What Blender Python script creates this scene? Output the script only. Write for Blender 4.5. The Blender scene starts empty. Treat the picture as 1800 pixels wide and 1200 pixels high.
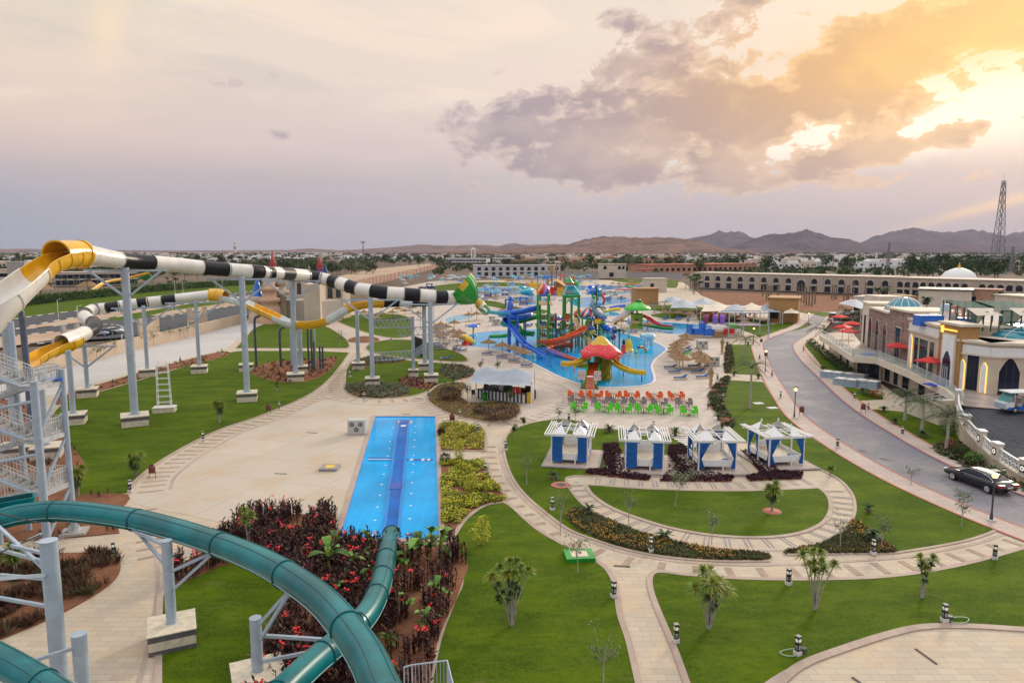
import bpy, bmesh, math, random
from math import sin, cos, pi, radians as R, atan2, atan, tan, sqrt
from mathutils import Vector, Matrix, noise
RND = random.Random(7)
S = bpy.context.scene
COL = S.collection
# ------------------------------------------------------------------ camera
F, H, HOR = 1250.0, 18.5, 441.0
PITCH = atan((600 - HOR) / F)
cam = bpy.data.objects.new('camera', bpy.data.cameras.new('camera'))
COL.objects.link(cam)
cam.location = (0, 0, H)
cam.rotation_euler = (pi / 2 - PITCH, 0, 0)
cam.data.sensor_width = 36
cam.data.lens = 36 * F / 1800
cam.data.clip_start = 0.5
cam.data.clip_end = 40000
S.camera = cam
FW = Vector((0, cos(PITCH), -sin(PITCH))); UP = Vector((0, sin(PITCH), cos(PITCH)))
def ray(px, py): return FW * F + Vector((px - 900, 0, 0)) + UP * (600 - py)
def G(px, py, z=0.0):
    d = ray(px, py); t = (z - H) / d.z
    return Vector((d.x * t, d.y * t, z))
def V(px, py, Y):
    d = ray(px, py); t = Y / d.y
    return Vector((d.x * t, Y, H + d.z * t))
# ------------------------------------------------------------------ colour management
S.view_settings.view_transform = 'Standard'; S.view_settings.look = 'None'
S.view_settings.exposure = 0.0; S.view_settings.gamma = 1.0
S.cycles.max_bounces = 6; S.cycles.diffuse_bounces = 3; S.cycles.glossy_bounces = 3
S.cycles.transmission_bounces = 4; S.cycles.volume_bounces = 0; S.cycles.transparent_max_bounces = 8
S.cycles.caustics_reflective = False; S.cycles.caustics_refractive = False
def s2l(c):
    return tuple(((v / 255) / 12.92 if v / 255 <= .04045 else (((v / 255) + .055) / 1.055) ** 2.4) for v in c[:3]) + (1,)
# ------------------------------------------------------------------ node helper
class N:
    def __init__(s, tree): s.t = tree; s.t.nodes.clear()
    def n(s, ty, **kw):
        x = s.t.nodes.new(ty)
        for k, v in kw.items(): setattr(x, k, v)
        return x
    def link(s, a, b): s.t.links.new(a, b)
    def put(s, sock, v):
        if hasattr(v, 'node'): s.link(v, sock)
        else: sock.default_value = v
    def m(s, op, a, b=0.0, c=None, clamp=False):
        x = s.n('ShaderNodeMath', operation=op, use_clamp=clamp)
        s.put(x.inputs[0], a); s.put(x.inputs[1], b)
        if c is not None: s.put(x.inputs[2], c)
        return x.outputs[0]
    def vec(s, x, y, z=0.0):
        q = s.n('ShaderNodeCombineXYZ')
        for i, v in enumerate((x, y, z)): s.put(q.inputs[i], v)
        return q.outputs[0]
    def noise(s, v, scale, detail=4, rough=.5, dist=0.0):
        x = s.n('ShaderNodeTexNoise'); s.put(x.inputs['Vector'], v)
        x.inputs['Scale'].default_value = scale; x.inputs['Detail'].default_value = detail
        x.inputs['Roughness'].default_value = rough; x.inputs['Distortion'].default_value = dist
        return x.outputs['Fac']
    def mix(s, f, a, b, blend='MIX'):
        x = s.n('ShaderNodeMix', data_type='RGBA', blend_type=blend)
        s.put(x.inputs[0], f); s.put(x.inputs[6], a); s.put(x.inputs[7], b)
        return x.outputs[2]
    def ramp(s, f, stops, interp='LINEAR'):
        x = s.n('ShaderNodeValToRGB'); x.color_ramp.interpolation = interp
        e = x.color_ramp.elements
        while len(e) < len(stops): e.new(.5)
        for i, (p, c) in enumerate(stops): e[i].position = p; e[i].color = c
        s.put(x.inputs[0], f)
        return x.outputs[0]
    def step(s, v, a, b):
        x = s.n('ShaderNodeMapRange', interpolation_type='SMOOTHSTEP')
        s.put(x.inputs[0], v); x.inputs[1].default_value = a; x.inputs[2].default_value = b
        return x.outputs[0]
# ------------------------------------------------------------------ world: hazy dusk sky with clouds
SUN_AZ, SUN_EL = R(36), R(17)
W = bpy.data.worlds.new("World"); S.world = W; W.use_nodes = True
w = N(W.node_tree)
tc = w.n('ShaderNodeTexCoord').outputs['Generated']
sep = w.n('ShaderNodeSeparateXYZ'); w.link(tc, sep.inputs[0])
az = w.m('ARCTAN2', sep.outputs[0], sep.outputs[1]); el = w.m('ARCSINE', sep.outputs[2])
def AE(px, py):
    d = ray(px, py).normalized(); return atan2(d.x, d.y), math.asin(d.z)
sky = w.n('ShaderNodeTexSky', sky_type='NISHITA'); sky.sun_disc = False
sky.sun_elevation = SUN_EL; sky.sun_rotation = SUN_AZ; sky.air_density = 1.6; sky.dust_density = 3.0
def blob(px, py, rx, ry, ang=0.0, p=1.0):
    a0, e0 = AE(px, py); ca, sa = cos(R(ang)), sin(R(ang))
    da = w.m('SUBTRACT', az, a0); de = w.m('SUBTRACT', el, e0)
    u = w.m('ADD', w.m('MULTIPLY', da, ca / (rx / F)), w.m('MULTIPLY', de, sa / (rx / F)))
    v = w.m('ADD', w.m('MULTIPLY', da, -sa / (ry / F)), w.m('MULTIPLY', de, ca / (ry / F)))
    d2 = w.m('ADD', w.m('MULTIPLY', u, u), w.m('MULTIPLY', v, v))
    x = w.m('EXPONENT', w.m('MULTIPLY', d2, -1.0))
    return w.m('MULTIPLY', x, p) if p != 1 else x
def addall(l):
    r = l[0]
    for x in l[1:]: r = w.m('ADD', r, x)
    return r
cv = w.vec(w.m('MULTIPLY', az, 1.0), w.m('MULTIPLY', el, 1.7), 0.3)
wv = w.vec(w.m('MULTIPLY', az, 1.0), w.m('MULTIPLY', el, 6.0), 2.0)
base = w.ramp(w.m('ADD', el, w.m('MULTIPLY', w.m('SUBTRACT', w.noise(wv, 2.2, 5, .55), .5), .09)),
    [(0.0, s2l((170, 168, 184))), (.05, s2l((173, 168, 182))), (.10, s2l((184, 172, 182))), (.15, s2l((216, 196, 194))),
     (.20, s2l((231, 212, 201))), (.30, s2l((233, 217, 201))), (.42, s2l((226, 218, 208)))])
# faint streaks of high haze
st = w.noise(w.vec(w.m('MULTIPLY', az, 1.2), w.m('MULTIPLY', el, 5.0), 5.0), 3.0, 7, .6, .6)
base = w.mix(w.m('MULTIPLY', w.step(st, .48, .75), w.m('MULTIPLY', w.step(el, .08, .2), .75)), base, s2l((248, 232, 212)))
base = w.mix(blob(60, 200, 260, 150, 0, .35), base, s2l((246, 214, 184)))
base = w.mix(blob(140, 20, 170, 50, 10, .3), base, s2l((205, 205, 182)))
base = w.mix(blob(-60, 400, 260, 80, 0, .6), base, s2l((140, 160, 185)))
hz = w.noise(w.vec(w.m('ADD', w.m('MULTIPLY', az, 1.0), w.m('MULTIPLY', el, .8)), w.m('MULTIPLY', el, 4.2), 9.0), 2.6, 8, .62, .8)
base = w.mix(w.m('MULTIPLY', w.step(hz, .50, .66), w.m('MULTIPLY', w.step(el, .10, .22), .6)), base, s2l((206, 196, 186)))
base = w.mix(w.m('MULTIPLY', w.step(hz, .46, .34), w.m('MULTIPLY', w.step(el, .10, .2), .6)), base, s2l((252, 226, 204)))
base = w.mix(blob(190, 45, 26, 60, -12, .6), base, s2l((255, 226, 190)))
# glow around the hidden sun
g1 = blob(1640, 195, 400, 62, 10, .85); g2 = blob(1800, 240, 900, 300, 0, .5)
base = w.mix(g2, base, s2l((250, 230, 208)))
base = w.mix(g1, base, (1.15, 1.07, .93, 1))
# low lavender bank in front of the glow
bank = w.m('MULTIPLY', w.step(w.m('ADD', el, w.m('MULTIPLY', w.m('SUBTRACT', w.noise(cv, 7, 6, .6), .5), .05)), .125, .085), .8)
bank = w.m('MULTIPLY', bank, w.step(az, -.1, .25))
base = w.mix(bank, base, s2l((190, 178, 188)))
base = w.mix(blob(1740, 362, 120, 8, 16, .8), base, s2l((255, 216, 175)))
# cumulus
n1 = w.noise(cv, 7.5, 10, .58, .25); n2 = w.noise(cv, 24.0, 8, .62, .3)
fb = w.m('ADD', w.m('ADD', w.m('MULTIPLY', n1, 1.9), w.m('MULTIPLY', n2, 1.2)), -1.05)
mask = addall([blob(1100, 235, 270, 90, 4, .22), blob(1330, 262, 220, 50, 6, .13), blob(1270, 190, 250, 62, 16, .24), blob(1480, 140, 240, 44, 22, .22), blob(960, 260, 150, 45, 0, .12),
    blob(1700, 60, 320, 62, 10, .33), blob(1220, 75, 130, 60, 20, .26), blob(940, 175, 100, 50, 10, .2),
    blob(1660, 245, 170, 18, 12, .17), blob(870, 250, 80, 40, 0, .24), blob(1180, 300, 170, 24, 0, .2), blob(1345, 240, 34, 20, 0, .24),
    blob(1085, 40, 34, 20, 0, .22), blob(480, 238, 60, 10, 0, .17), blob(430, 140, 60, 13, 10, .17), blob(1560, 262, 150, 16, 8, .19), blob(1680, 300, 200, 20, 4, .15), blob(1000, 300, 130, 24, 0, .17), blob(1740, 215, 120, 14, 10, .14),
    blob(1400, 300, 400, 26, 4, .12)])
cm = w.m('ADD', fb, w.m('MULTIPLY', mask, 1.2))
cover = w.m('MULTIPLY', w.step(cm, .69, .77), w.step(mask, .05, .12))
thick = w.step(cm, .74, 1.02)
cshade = w.noise(cv, 11, 6, .55, .2)
cc = w.mix(thick, s2l((214, 194, 190)), s2l((160, 146, 158)))
cc = w.mix(w.m('MULTIPLY', w.step(cshade, .4, .65), .5), cc, s2l((205, 186, 182)))
ow = addall([blob(1660, 70, 400, 170, 8, 1.0)])
co = w.mix(thick, s2l((248, 196, 128)), s2l((198, 146, 96)))
co = w.mix(w.m('MULTIPLY', w.step(cshade, .4, .65), .6), co, s2l((240, 184, 104)))
cc = w.mix(w.m('MINIMUM', ow, 1.0), cc, co)
skyc = w.mix(w.m('MULTIPLY', cover, .93), base, cc)
skyc = w.mix(blob(1800, 40, 300, 75, 6, .6), skyc, s2l((255, 196, 96)))
# brighter towards the zenith, as under thin high cloud
zf = w.step(el, .36, 1.0)
skyc = w.mix(zf, skyc, (.86, .83, .82, 1))
skyc = w.mix(w.m('MULTIPLY', w.step(w.m('ABSOLUTE', az), .75, 1.5), .75), skyc, w.ramp(el, [(0, (.30, .33, .42, 1)), (.3, (.58, .60, .68, 1)), (1, (.86, .83, .82, 1))]))
zen = w.m('ADD', 1.0, w.m('MULTIPLY', zf, .5))
vs = w.n('ShaderNodeVectorMath', operation='SCALE'); w.link(skyc, vs.inputs[0]); w.link(zen, vs.inputs['Scale'])
bg1 = w.n('ShaderNodeBackground'); w.link(sky.outputs[0], bg1.inputs[0]); bg1.inputs[1].default_value = 0.08
bg2 = w.n('ShaderNodeBackground'); w.link(vs.outputs[0], bg2.inputs[0]); bg2.inputs[1].default_value = 1.13
mx = w.n('ShaderNodeMixShader'); mx.inputs[0].default_value = .93
w.link(bg1.outputs[0], mx.inputs[1]); w.link(bg2.outputs[0], mx.inputs[2])
wo = w.n('ShaderNodeOutputWorld'); w.link(mx.outputs[0], wo.inputs[0])
W.cycles.sampling_method = 'MANUAL'; W.cycles.sample_map_resolution = 512
# ------------------------------------------------------------------ sun behind thin cloud, low on the right
sl = bpy.data.lights.new('sun', 'SUN'); sl.energy = 2.4; sl.angle = R(13); sl.color = (1, .86, .68)
so = bpy.data.objects.new('sun', sl); COL.objects.link(so)
sd = Vector((sin(SUN_AZ) * cos(SUN_EL), cos(SUN_AZ) * cos(SUN_EL), sin(SUN_EL)))
so.rotation_euler = sd.to_track_quat('Z', 'Y').to_euler()
# ------------------------------------------------------------------ materials
MATS = {}
def mat(name, col, rough=.6, metal=0.0, var=.12, scale=2.0, bump=0.0, bscale=20, spec=None, col2=None, emit=None, trans=0, coat=0, det=5):
    if name in MATS: return MATS[name]
    M = bpy.data.materials.new(name); M.use_nodes = True; MATS[name] = M
    g = N(M.node_tree); b = g.n('ShaderNodeBsdfPrincipled'); o = g.n('ShaderNodeOutputMaterial')
    g.link(b.outputs[0], o.inputs[0])
    c = tuple(col[:3]) + (1,)
    if var or col2:
        t = g.n('ShaderNodeTexCoord').outputs['Object']
        f = g.noise(t, scale, det, .6)
        c2 = (tuple(col2[:3]) + (1,)) if col2 else tuple(min(1, v * (1 - var)) for v in col[:3]) + (1,)
        c1 = c if col2 else tuple(min(1, v * (1 + var)) for v in col[:3]) + (1,)
        cc = g.mix(g.step(f, .35, .65), c1, c2); g.link(cc, b.inputs['Base Color'])
    else: b.inputs['Base Color'].default_value = c
    b.inputs['Roughness'].default_value = rough; b.inputs['Metallic'].default_value = metal
    if spec is not None: b.inputs['Specular IOR Level'].default_value = spec
    if coat: b.inputs['Coat Weight'].default_value = coat; b.inputs['Coat Roughness'].default_value = .08
    if trans: b.inputs['Alpha'].default_value = 1 - trans
    if emit: b.inputs['Emission Color'].default_value = tuple(emit[:3]) + (1,); b.inputs['Emission Strength'].default_value = emit[3]
    if bump:
        t = g.n('ShaderNodeTexCoord').outputs['Object']
        q = g.n('ShaderNodeBump'); q.inputs['Strength'].default_value = bump; q.inputs['Distance'].default_value = .05
        g.link(g.noise(t, bscale, 4, .6), q.inputs['Height']); g.link(q.outputs[0], b.inputs['Normal'])
    return M
def gmat(name, fn, rough=.8, spec=.3):
    """material from a function building (colour, height) sockets out of object coordinates"""
    M = bpy.data.materials.new(name); M.use_nodes = True; MATS[name] = M
    g = N(M.node_tree); b = g.n('ShaderNodeBsdfPrincipled'); o = g.n('ShaderNodeOutputMaterial'); g.link(b.outputs[0], o.inputs[0])
    t = g.n('ShaderNodeTexCoord').outputs['Object']
    c, h, dist = fn(g, t); g.link(c, b.inputs['Base Color']); b.inputs['Roughness'].default_value = rough
    b.inputs['Specular IOR Level'].default_value = spec
    if h is not None:
        q = g.n('ShaderNodeBump'); q.inputs['Strength'].default_value = .6; q.inputs['Distance'].default_value = dist
        g.link(h, q.inputs['Height']); g.link(q.outputs[0], b.inputs['Normal'])
    return M
def tiles(ca, cb, joint, bw, bh, mortar=.012, stain=(.5, .42, .32), sc=.35, st=.35, rot=0.0, offset=.5):
    def fn(g, t):
        mp = g.n('ShaderNodeMapping'); g.link(t, mp.inputs[0]); mp.inputs['Rotation'].default_value = (0, 0, rot)
        k = g.n('ShaderNodeTexBrick'); g.link(mp.outputs[0], k.inputs['Vector']); k.offset = offset
        k.inputs['Color1'].default_value = ca + (1,); k.inputs['Color2'].default_value = cb + (1,); k.inputs['Mortar'].default_value = joint + (1,)
        k.inputs['Scale'].default_value = 1; k.inputs['Brick Width'].default_value = bw; k.inputs['Row Height'].default_value = bh
        k.inputs['Mortar Size'].default_value = mortar; k.inputs['Mortar Smooth'].default_value = .2; k.inputs['Bias'].default_value = 0
        c = g.mix(g.m('MULTIPLY', g.step(g.noise(t, sc, 7, .65), .45, .7), st), k.outputs[0], stain + (1,))
        c = g.mix(g.m('MULTIPLY', g.step(g.noise(t, 4, 5, .6), .4, .7), .18), c, tuple(v * .72 for v in ca) + (1,))
        return c, None, 0
    return fn
PAVE = gmat('travertine_paving', tiles((.55, .47, .365), (.47, .40, .31), (.33, .27, .21), .9, .45, .012, (.60, .44, .27), .4, .6))
PLAZ = gmat('plaza_slabs', tiles((.54, .475, .39), (.50, .44, .36), (.29, .25, .2), 5.2, 5.2, .018, (.50, .37, .24), .22, .75, .32, 0))
DECK = gmat('deck_paving', tiles((.55, .475, .41), (.46, .39, .335), (.32, .27, .23), .9, .9, .01, (.56, .51, .46), .2, .6, .7, 0))
BORD = gmat('border_stone', tiles((.44, .34, .285), (.39, .30, .245), (.30, .23, .19), .6, 5, .01, (.6, .5, .4), .5, .4))
ROAD = gmat('road_pavers', tiles((.27, .26, .29), (.20, .20, .23), (.13, .12, .13), .42, .21, .02, (.36, .32, .29), .16, .75, .5))
DARKP = gmat('dark_setts', tiles((.05, .055, .068), (.02, .022, .03), (.12, .12, .13), .5, .28, .04, (.09, .09, .10), .2, .5, 1.0))
SIDE = gmat('sidewalk_pavers', tiles((.50, .41, .36), (.44, .36, .31), (.35, .28, .24), .4, .4, .01, (.66, .58, .48), .4, .4, .4, 0))
CONC = gmat('service_road_concrete', tiles((.52, .50, .48), (.47, .46, .44), (.33, .32, .32), 4, 7, .02, (.58, .55, .52), .12, .5, .9, 0))
def grass_fn(g, t):
    mp = g.n('ShaderNodeMapping'); g.link(t, mp.inputs[0]); mp.inputs['Scale'].default_value = (1, 2.2, 1)
    a = g.noise(mp.outputs[0], .22, 6, .62); b2 = g.noise(mp.outputs[0], 1.6, 6, .7, .4); d = g.noise(t, 8, 5, .75)
    c = g.mix(g.step(a, .35, .68), (.038, .086, .001, 1), (.094, .152, .002, 1))
    c = g.mix(g.m('MULTIPLY', g.step(b2, .42, .7), .55), c, (.020, .052, .001, 1))
    c = g.mix(g.m('MULTIPLY', g.step(g.noise(mp.outputs[0], .5, 6, .72), .56, .74), .6), c, (.17, .155, .05, 1))
    c = g.mix(g.m('MULTIPLY', g.step(d, .42, .62), .5), c, (.12, .155, .008, 1))
    return c, g.noise(t, 22, 5, .75), .05
GRASS = gmat('lawn_grass', grass_fn, .9, .1)
def earth_fn(ca, cb, cc, sc=.6):
    def fn(g, t):
        c = g.mix(g.step(g.noise(t, sc, 7, .65), .38, .64), ca + (1,), cb + (1,))
        c = g.mix(g.m('MULTIPLY', g.step(g.noise(t, 5, 6, .7), .5, .75), .5), c, cc + (1,))
        return c, g.noise(t, 7, 6, .7), .12
    return fn
EARTH = gmat('red_earth', earth_fn((.27, .125, .07), (.20, .09, .05), (.13, .06, .035)), .95, .1)
DESERT = gmat('desert_ground', earth_fn((.20, .145, .11), (.13, .10, .075), (.07, .065, .045), .02), .95, .1)
SAND = gmat('pale_sand', earth_fn((.50, .38, .28), (.42, .29, .2), (.35, .23, .16), .03), .95, .1)
def rock_fn(ca, cb, cc, sc):
    def fn(g, t):
        mp = g.n('ShaderNodeMapping'); g.link(t, mp.inputs[0]); mp.inputs['Scale'].default_value = (1, 1, 3.5)
        c = g.mix(g.step(g.noise(mp.outputs[0], sc, 9, .68, .5), .36, .62), ca + (1,), cb + (1,))
        c = g.mix(g.m('MULTIPLY', g.step(g.noise(t, sc * 5, 7, .7), .42, .66), .5), c, cc + (1,))
        return c, g.noise(t, sc * 4, 8, .7), 25
    return fn
ROCKA = gmat('brown_ridge_rock', rock_fn((.25, .15, .11), (.10, .06, .05), (.36, .24, .18), .005), 1, 0)
ROCKB = gmat('far_mountain_rock', rock_fn((.13, .085, .09), (.04, .028, .035), (.21, .15, .14), .0022), 1, 0)
def pool_fn(ca, cb, cj, sz, sc):
    def fn(g, t):
        k = g.n('ShaderNodeTexBrick'); g.link(t, k.inputs['Vector']); k.offset = 0
        k.inputs['Color1'].default_value = ca + (1,); k.inputs['Color2'].default_value = cb + (1,); k.inputs['Mortar'].default_value = cj + (1,)
        k.inputs['Scale'].default_value = 1; k.inputs['Brick Width'].default_value = sz * 2; k.inputs['Row Height'].default_value = sz
        k.inputs['Mortar Size'].default_value = .02
        c = g.mix(g.m('MULTIPLY', g.step(g.noise(t, sc, 4, .5), .38, .66), .6), k.outputs[0], tuple(v * .62 for v in ca) + (1,))
        return c, g.noise(t, 5, 3, .5), .012
    return fn
POOL = gmat('pool_water', pool_fn((.006, .36, .80), (.008, .39, .84), (.02, .47, .90), .35, .15), .08, .06)
LAGO = gmat('lagoon_water', pool_fn((.002, .34, .68), (.003, .36, .70), (.006, .42, .74), 1.2, .07), .05, .06)
AQUA = gmat('shallow_water', pool_fn((.05, .46, .62), (.055, .48, .64), (.07, .50, .66), 1.2, .1), .05, .2)
SEA = mat('sea_water', (.20, .25, .30), .35, var=.1, scale=.002)
STEEL = mat('painted_steel', (.38, .46, .54), .42, var=.07, scale=1.5, spec=.5)
STEELD = mat('galvanised_steel', (.55, .57, .58), .5, .3, var=.15, scale=3)
CREAM = mat('white_fibreglass', (.78, .75, .68), .28, var=.05, scale=.8, coat=.3)
WHITEG = mat('cool_white_fibreglass', (.70, .78, .78), .28, var=.06, scale=.8, coat=.3)
BLACKG = mat('black_fibreglass', (.010, .010, .016), .35, var=.2, scale=.8, spec=.3)
YELG = mat('yellow_fibreglass', (.80, .44, .012), .28, var=.1, scale=.8, coat=.4)
YEL2 = mat('bright_yellow_fibreglass', (.80, .52, .02), .3, var=.1, scale=.8, coat=.3)
TURQ = mat('turquoise_fibreglass', (.0, .19, .21), .3, var=.25, scale=.4, coat=.12, spec=.35, col2=(.0, .105, .12))
TURQD = mat('turquoise_seam', (.01, .10, .11), .4, var=.1)
TURQL = mat('pale_seam', (.35, .55, .56), .4, var=.1)
BLUEG = mat('blue_fibreglass', (.005, .13, .62), .28, var=.12, scale=.8, coat=.4)
GREENG = mat('green_fibreglass', (.012, .30, .03), .3, var=.15, scale=.8, coat=.4)
LIMEG = mat('lime_green_fibreglass', (.03, .50, .02), .32, var=.15, scale=.8, coat=.3)
DGREEN = mat('dark_green_fibreglass', (.01, .12, .025), .35, var=.2, scale=.8, coat=.2)
ORANG = mat('orange_fibreglass', (.72, .10, .012), .3, var=.12, scale=.8, coat=.4)
REDG = mat('red_fibreglass', (.60, .015, .02), .32, var=.12, scale=.8, coat=.3)
PINKG = mat('pink_red_fibreglass', (.70, .008, .03), .35, var=.15, scale=.5, col2=(.76, .06, .05))
PURPG = mat('purple_fibreglass', (.25, .12, .55), .35, var=.1)
CYANG = mat('cyan_fibreglass', (.10, .50, .58), .35, var=.1)
STONE = mat('footing_cream_stone', (.66, .58, .45), .8, var=.12, scale=3)
DSTONE = mat('footing_dark_stone', (.12, .11, .115), .7, var=.15, scale=4)
WHITE = mat('white_paint', (.80, .80, .79), .5, var=.04, scale=2)
BLACK = mat('black_metal', (.02, .02, .022), .4, var=.1)
DARK = mat('dark_charcoal', (.05, .05, .055), .6, var=.1)
GLASSD = mat('dark_window_glass', (.010, .018, .04), .08, var=.2, scale=.6, spec=.4)
GLASSB = mat('blue_dome_glass', (.01, .22, .30), .08, var=.25, scale=.5, spec=.8)
GLASSR = mat('balustrade_glass', (.55, .70, .68), .05, trans=.6, var=0)
BEIGE = mat('beige_render', (.60, .50, .38), .85, var=.08, scale=.6)
BEIGEL = mat('light_beige_render', (.70, .62, .50), .85, var=.07, scale=.6)
GREYR = mat('grey_render', (.40, .37, .35), .85, var=.07, scale=.5)
OCHRE = mat('ochre_render', (.40, .22, .08), .8, var=.08, scale=.6)
TAN = mat('tan_render', (.58, .45, .33), .85, var=.08, scale=.2)
PINKST = mat('pink_stone', (.48, .27, .20), .9, var=.15, scale=1)
THATCH = mat('straw_thatch', (.27, .165, .08), .95, var=.3, scale=6, bump=.8, bscale=14)
WOOD = mat('wood', (.33, .18, .08), .7, var=.2, scale=4)
WOODL = mat('pale_wood', (.50, .32, .16), .7, var=.2, scale=4)
CUSH = mat('blue_cushion', (.01, .10, .34), .8, var=.15, scale=2)
CURT = mat('blue_curtain', (.008, .12, .42), .8, var=.2, scale=3)
CHO = mat('orange_plastic', (.78, .13, .02), .4, var=.1)
CHG = mat('grey_plastic', (.25, .22, .22), .5, var=.1)
CHL = mat('lime_plastic', (.10, .62, .02), .4, var=.1)
TABT = mat('table_top_brown', (.26, .18, .15), .5, var=.15)
TENT = mat('pale_grey_canvas', (.33, .38, .44), .75, var=.08, scale=.8)
TENTB = mat('beige_canvas', (.66, .58, .47), .8, var=.06, scale=.8)
REDC = mat('red_canvas', (.62, .035, .03), .7, var=.12, scale=1)
LAMP = mat('warm_lamp_glass', (1, .8, .5), .4, var=0, emit=(1, .62, .25, 2.2))
LAMPW = mat('pale_lamp_disc', (.8, .8, .75), .4, var=0, emit=(1, .9, .75, .55))
COVE = mat('yellow_cove_light', (1, .7, .2), .5, var=0, emit=(1, .55, .06, 1.3))
COVEW = mat('white_lit_niche', (.85, .85, .88), .6, var=.05)
ASPH = mat('asphalt', (.05, .052, .06), .85, var=.2, scale=.3)
REDK = mat('red_kerb', (.46, .16, .12), .8, var=.1)
BLUEK = mat('blue_grey_kerb', (.14, .17, .24), .8, var=.1)
WHK = mat('white_kerb', (.66, .63, .60), .8, var=.1)
BARP = mat('paving_band_brown', (.34, .25, .19), .85, var=.12, scale=2)
BARG = mat('paving_band_grey', (.30, .27, .27), .85, var=.12, scale=2)
JOINT = mat('joint_dark', (.10, .08, .07), .9, var=.1)
BARK = mat('bark', (.20, .15, .11), .9, var=.25, scale=6, bump=.4)
BARKL = mat('pale_bark', (.40, .36, .31), .9, var=.25, scale=6)
def leafm(name, a, b, tr=0): return mat(name, a, .6, var=0, col2=b, scale=1.3, spec=.25)
LEAF = leafm('green_leaf', (.045, .10, .02), (.085, .16, .03))
LEAFD = leafm('dark_green_leaf', (.018, .042, .014), (.04, .08, .02))
LEAFO = leafm('olive_leaf', (.09, .10, .04), (.13, .14, .06))
LEAFY = leafm('yellow_green_leaf', (.40, .40, .02), (.60, .56, .06))
LEAFYD = leafm('olive_yellow_leaf', (.24, .27, .02), (.36, .34, .03))
LEAFB = leafm('banana_leaf', (.10, .24, .035), (.20, .36, .08))
LEAFR = leafm('maroon_leaf', (.026, .008, .010), (.085, .030, .024))
LEAFP = leafm('purple_leaf', (.05, .016, .03), (.085, .03, .045))
LEAFA = leafm('grey_green_leaf', (.17, .20, .13), (.26, .28, .19))
LEAFBR = leafm('brown_twigs', (.11, .05, .035), (.17, .08, .05))
PALMG = leafm('palm_frond', (.075, .10, .045), (.13, .15, .07))
FLR = mat('red_flower', (.75, .012, .02), .6, var=.1)
FLO = mat('orange_flower', (.58, .27, .01), .6, var=.1)
HEDGE = mat('hedge_leaf', (.035, .075, .012), .8, var=0, col2=(.075, .12, .02), scale=1.2, bump=1, bscale=3)
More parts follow.
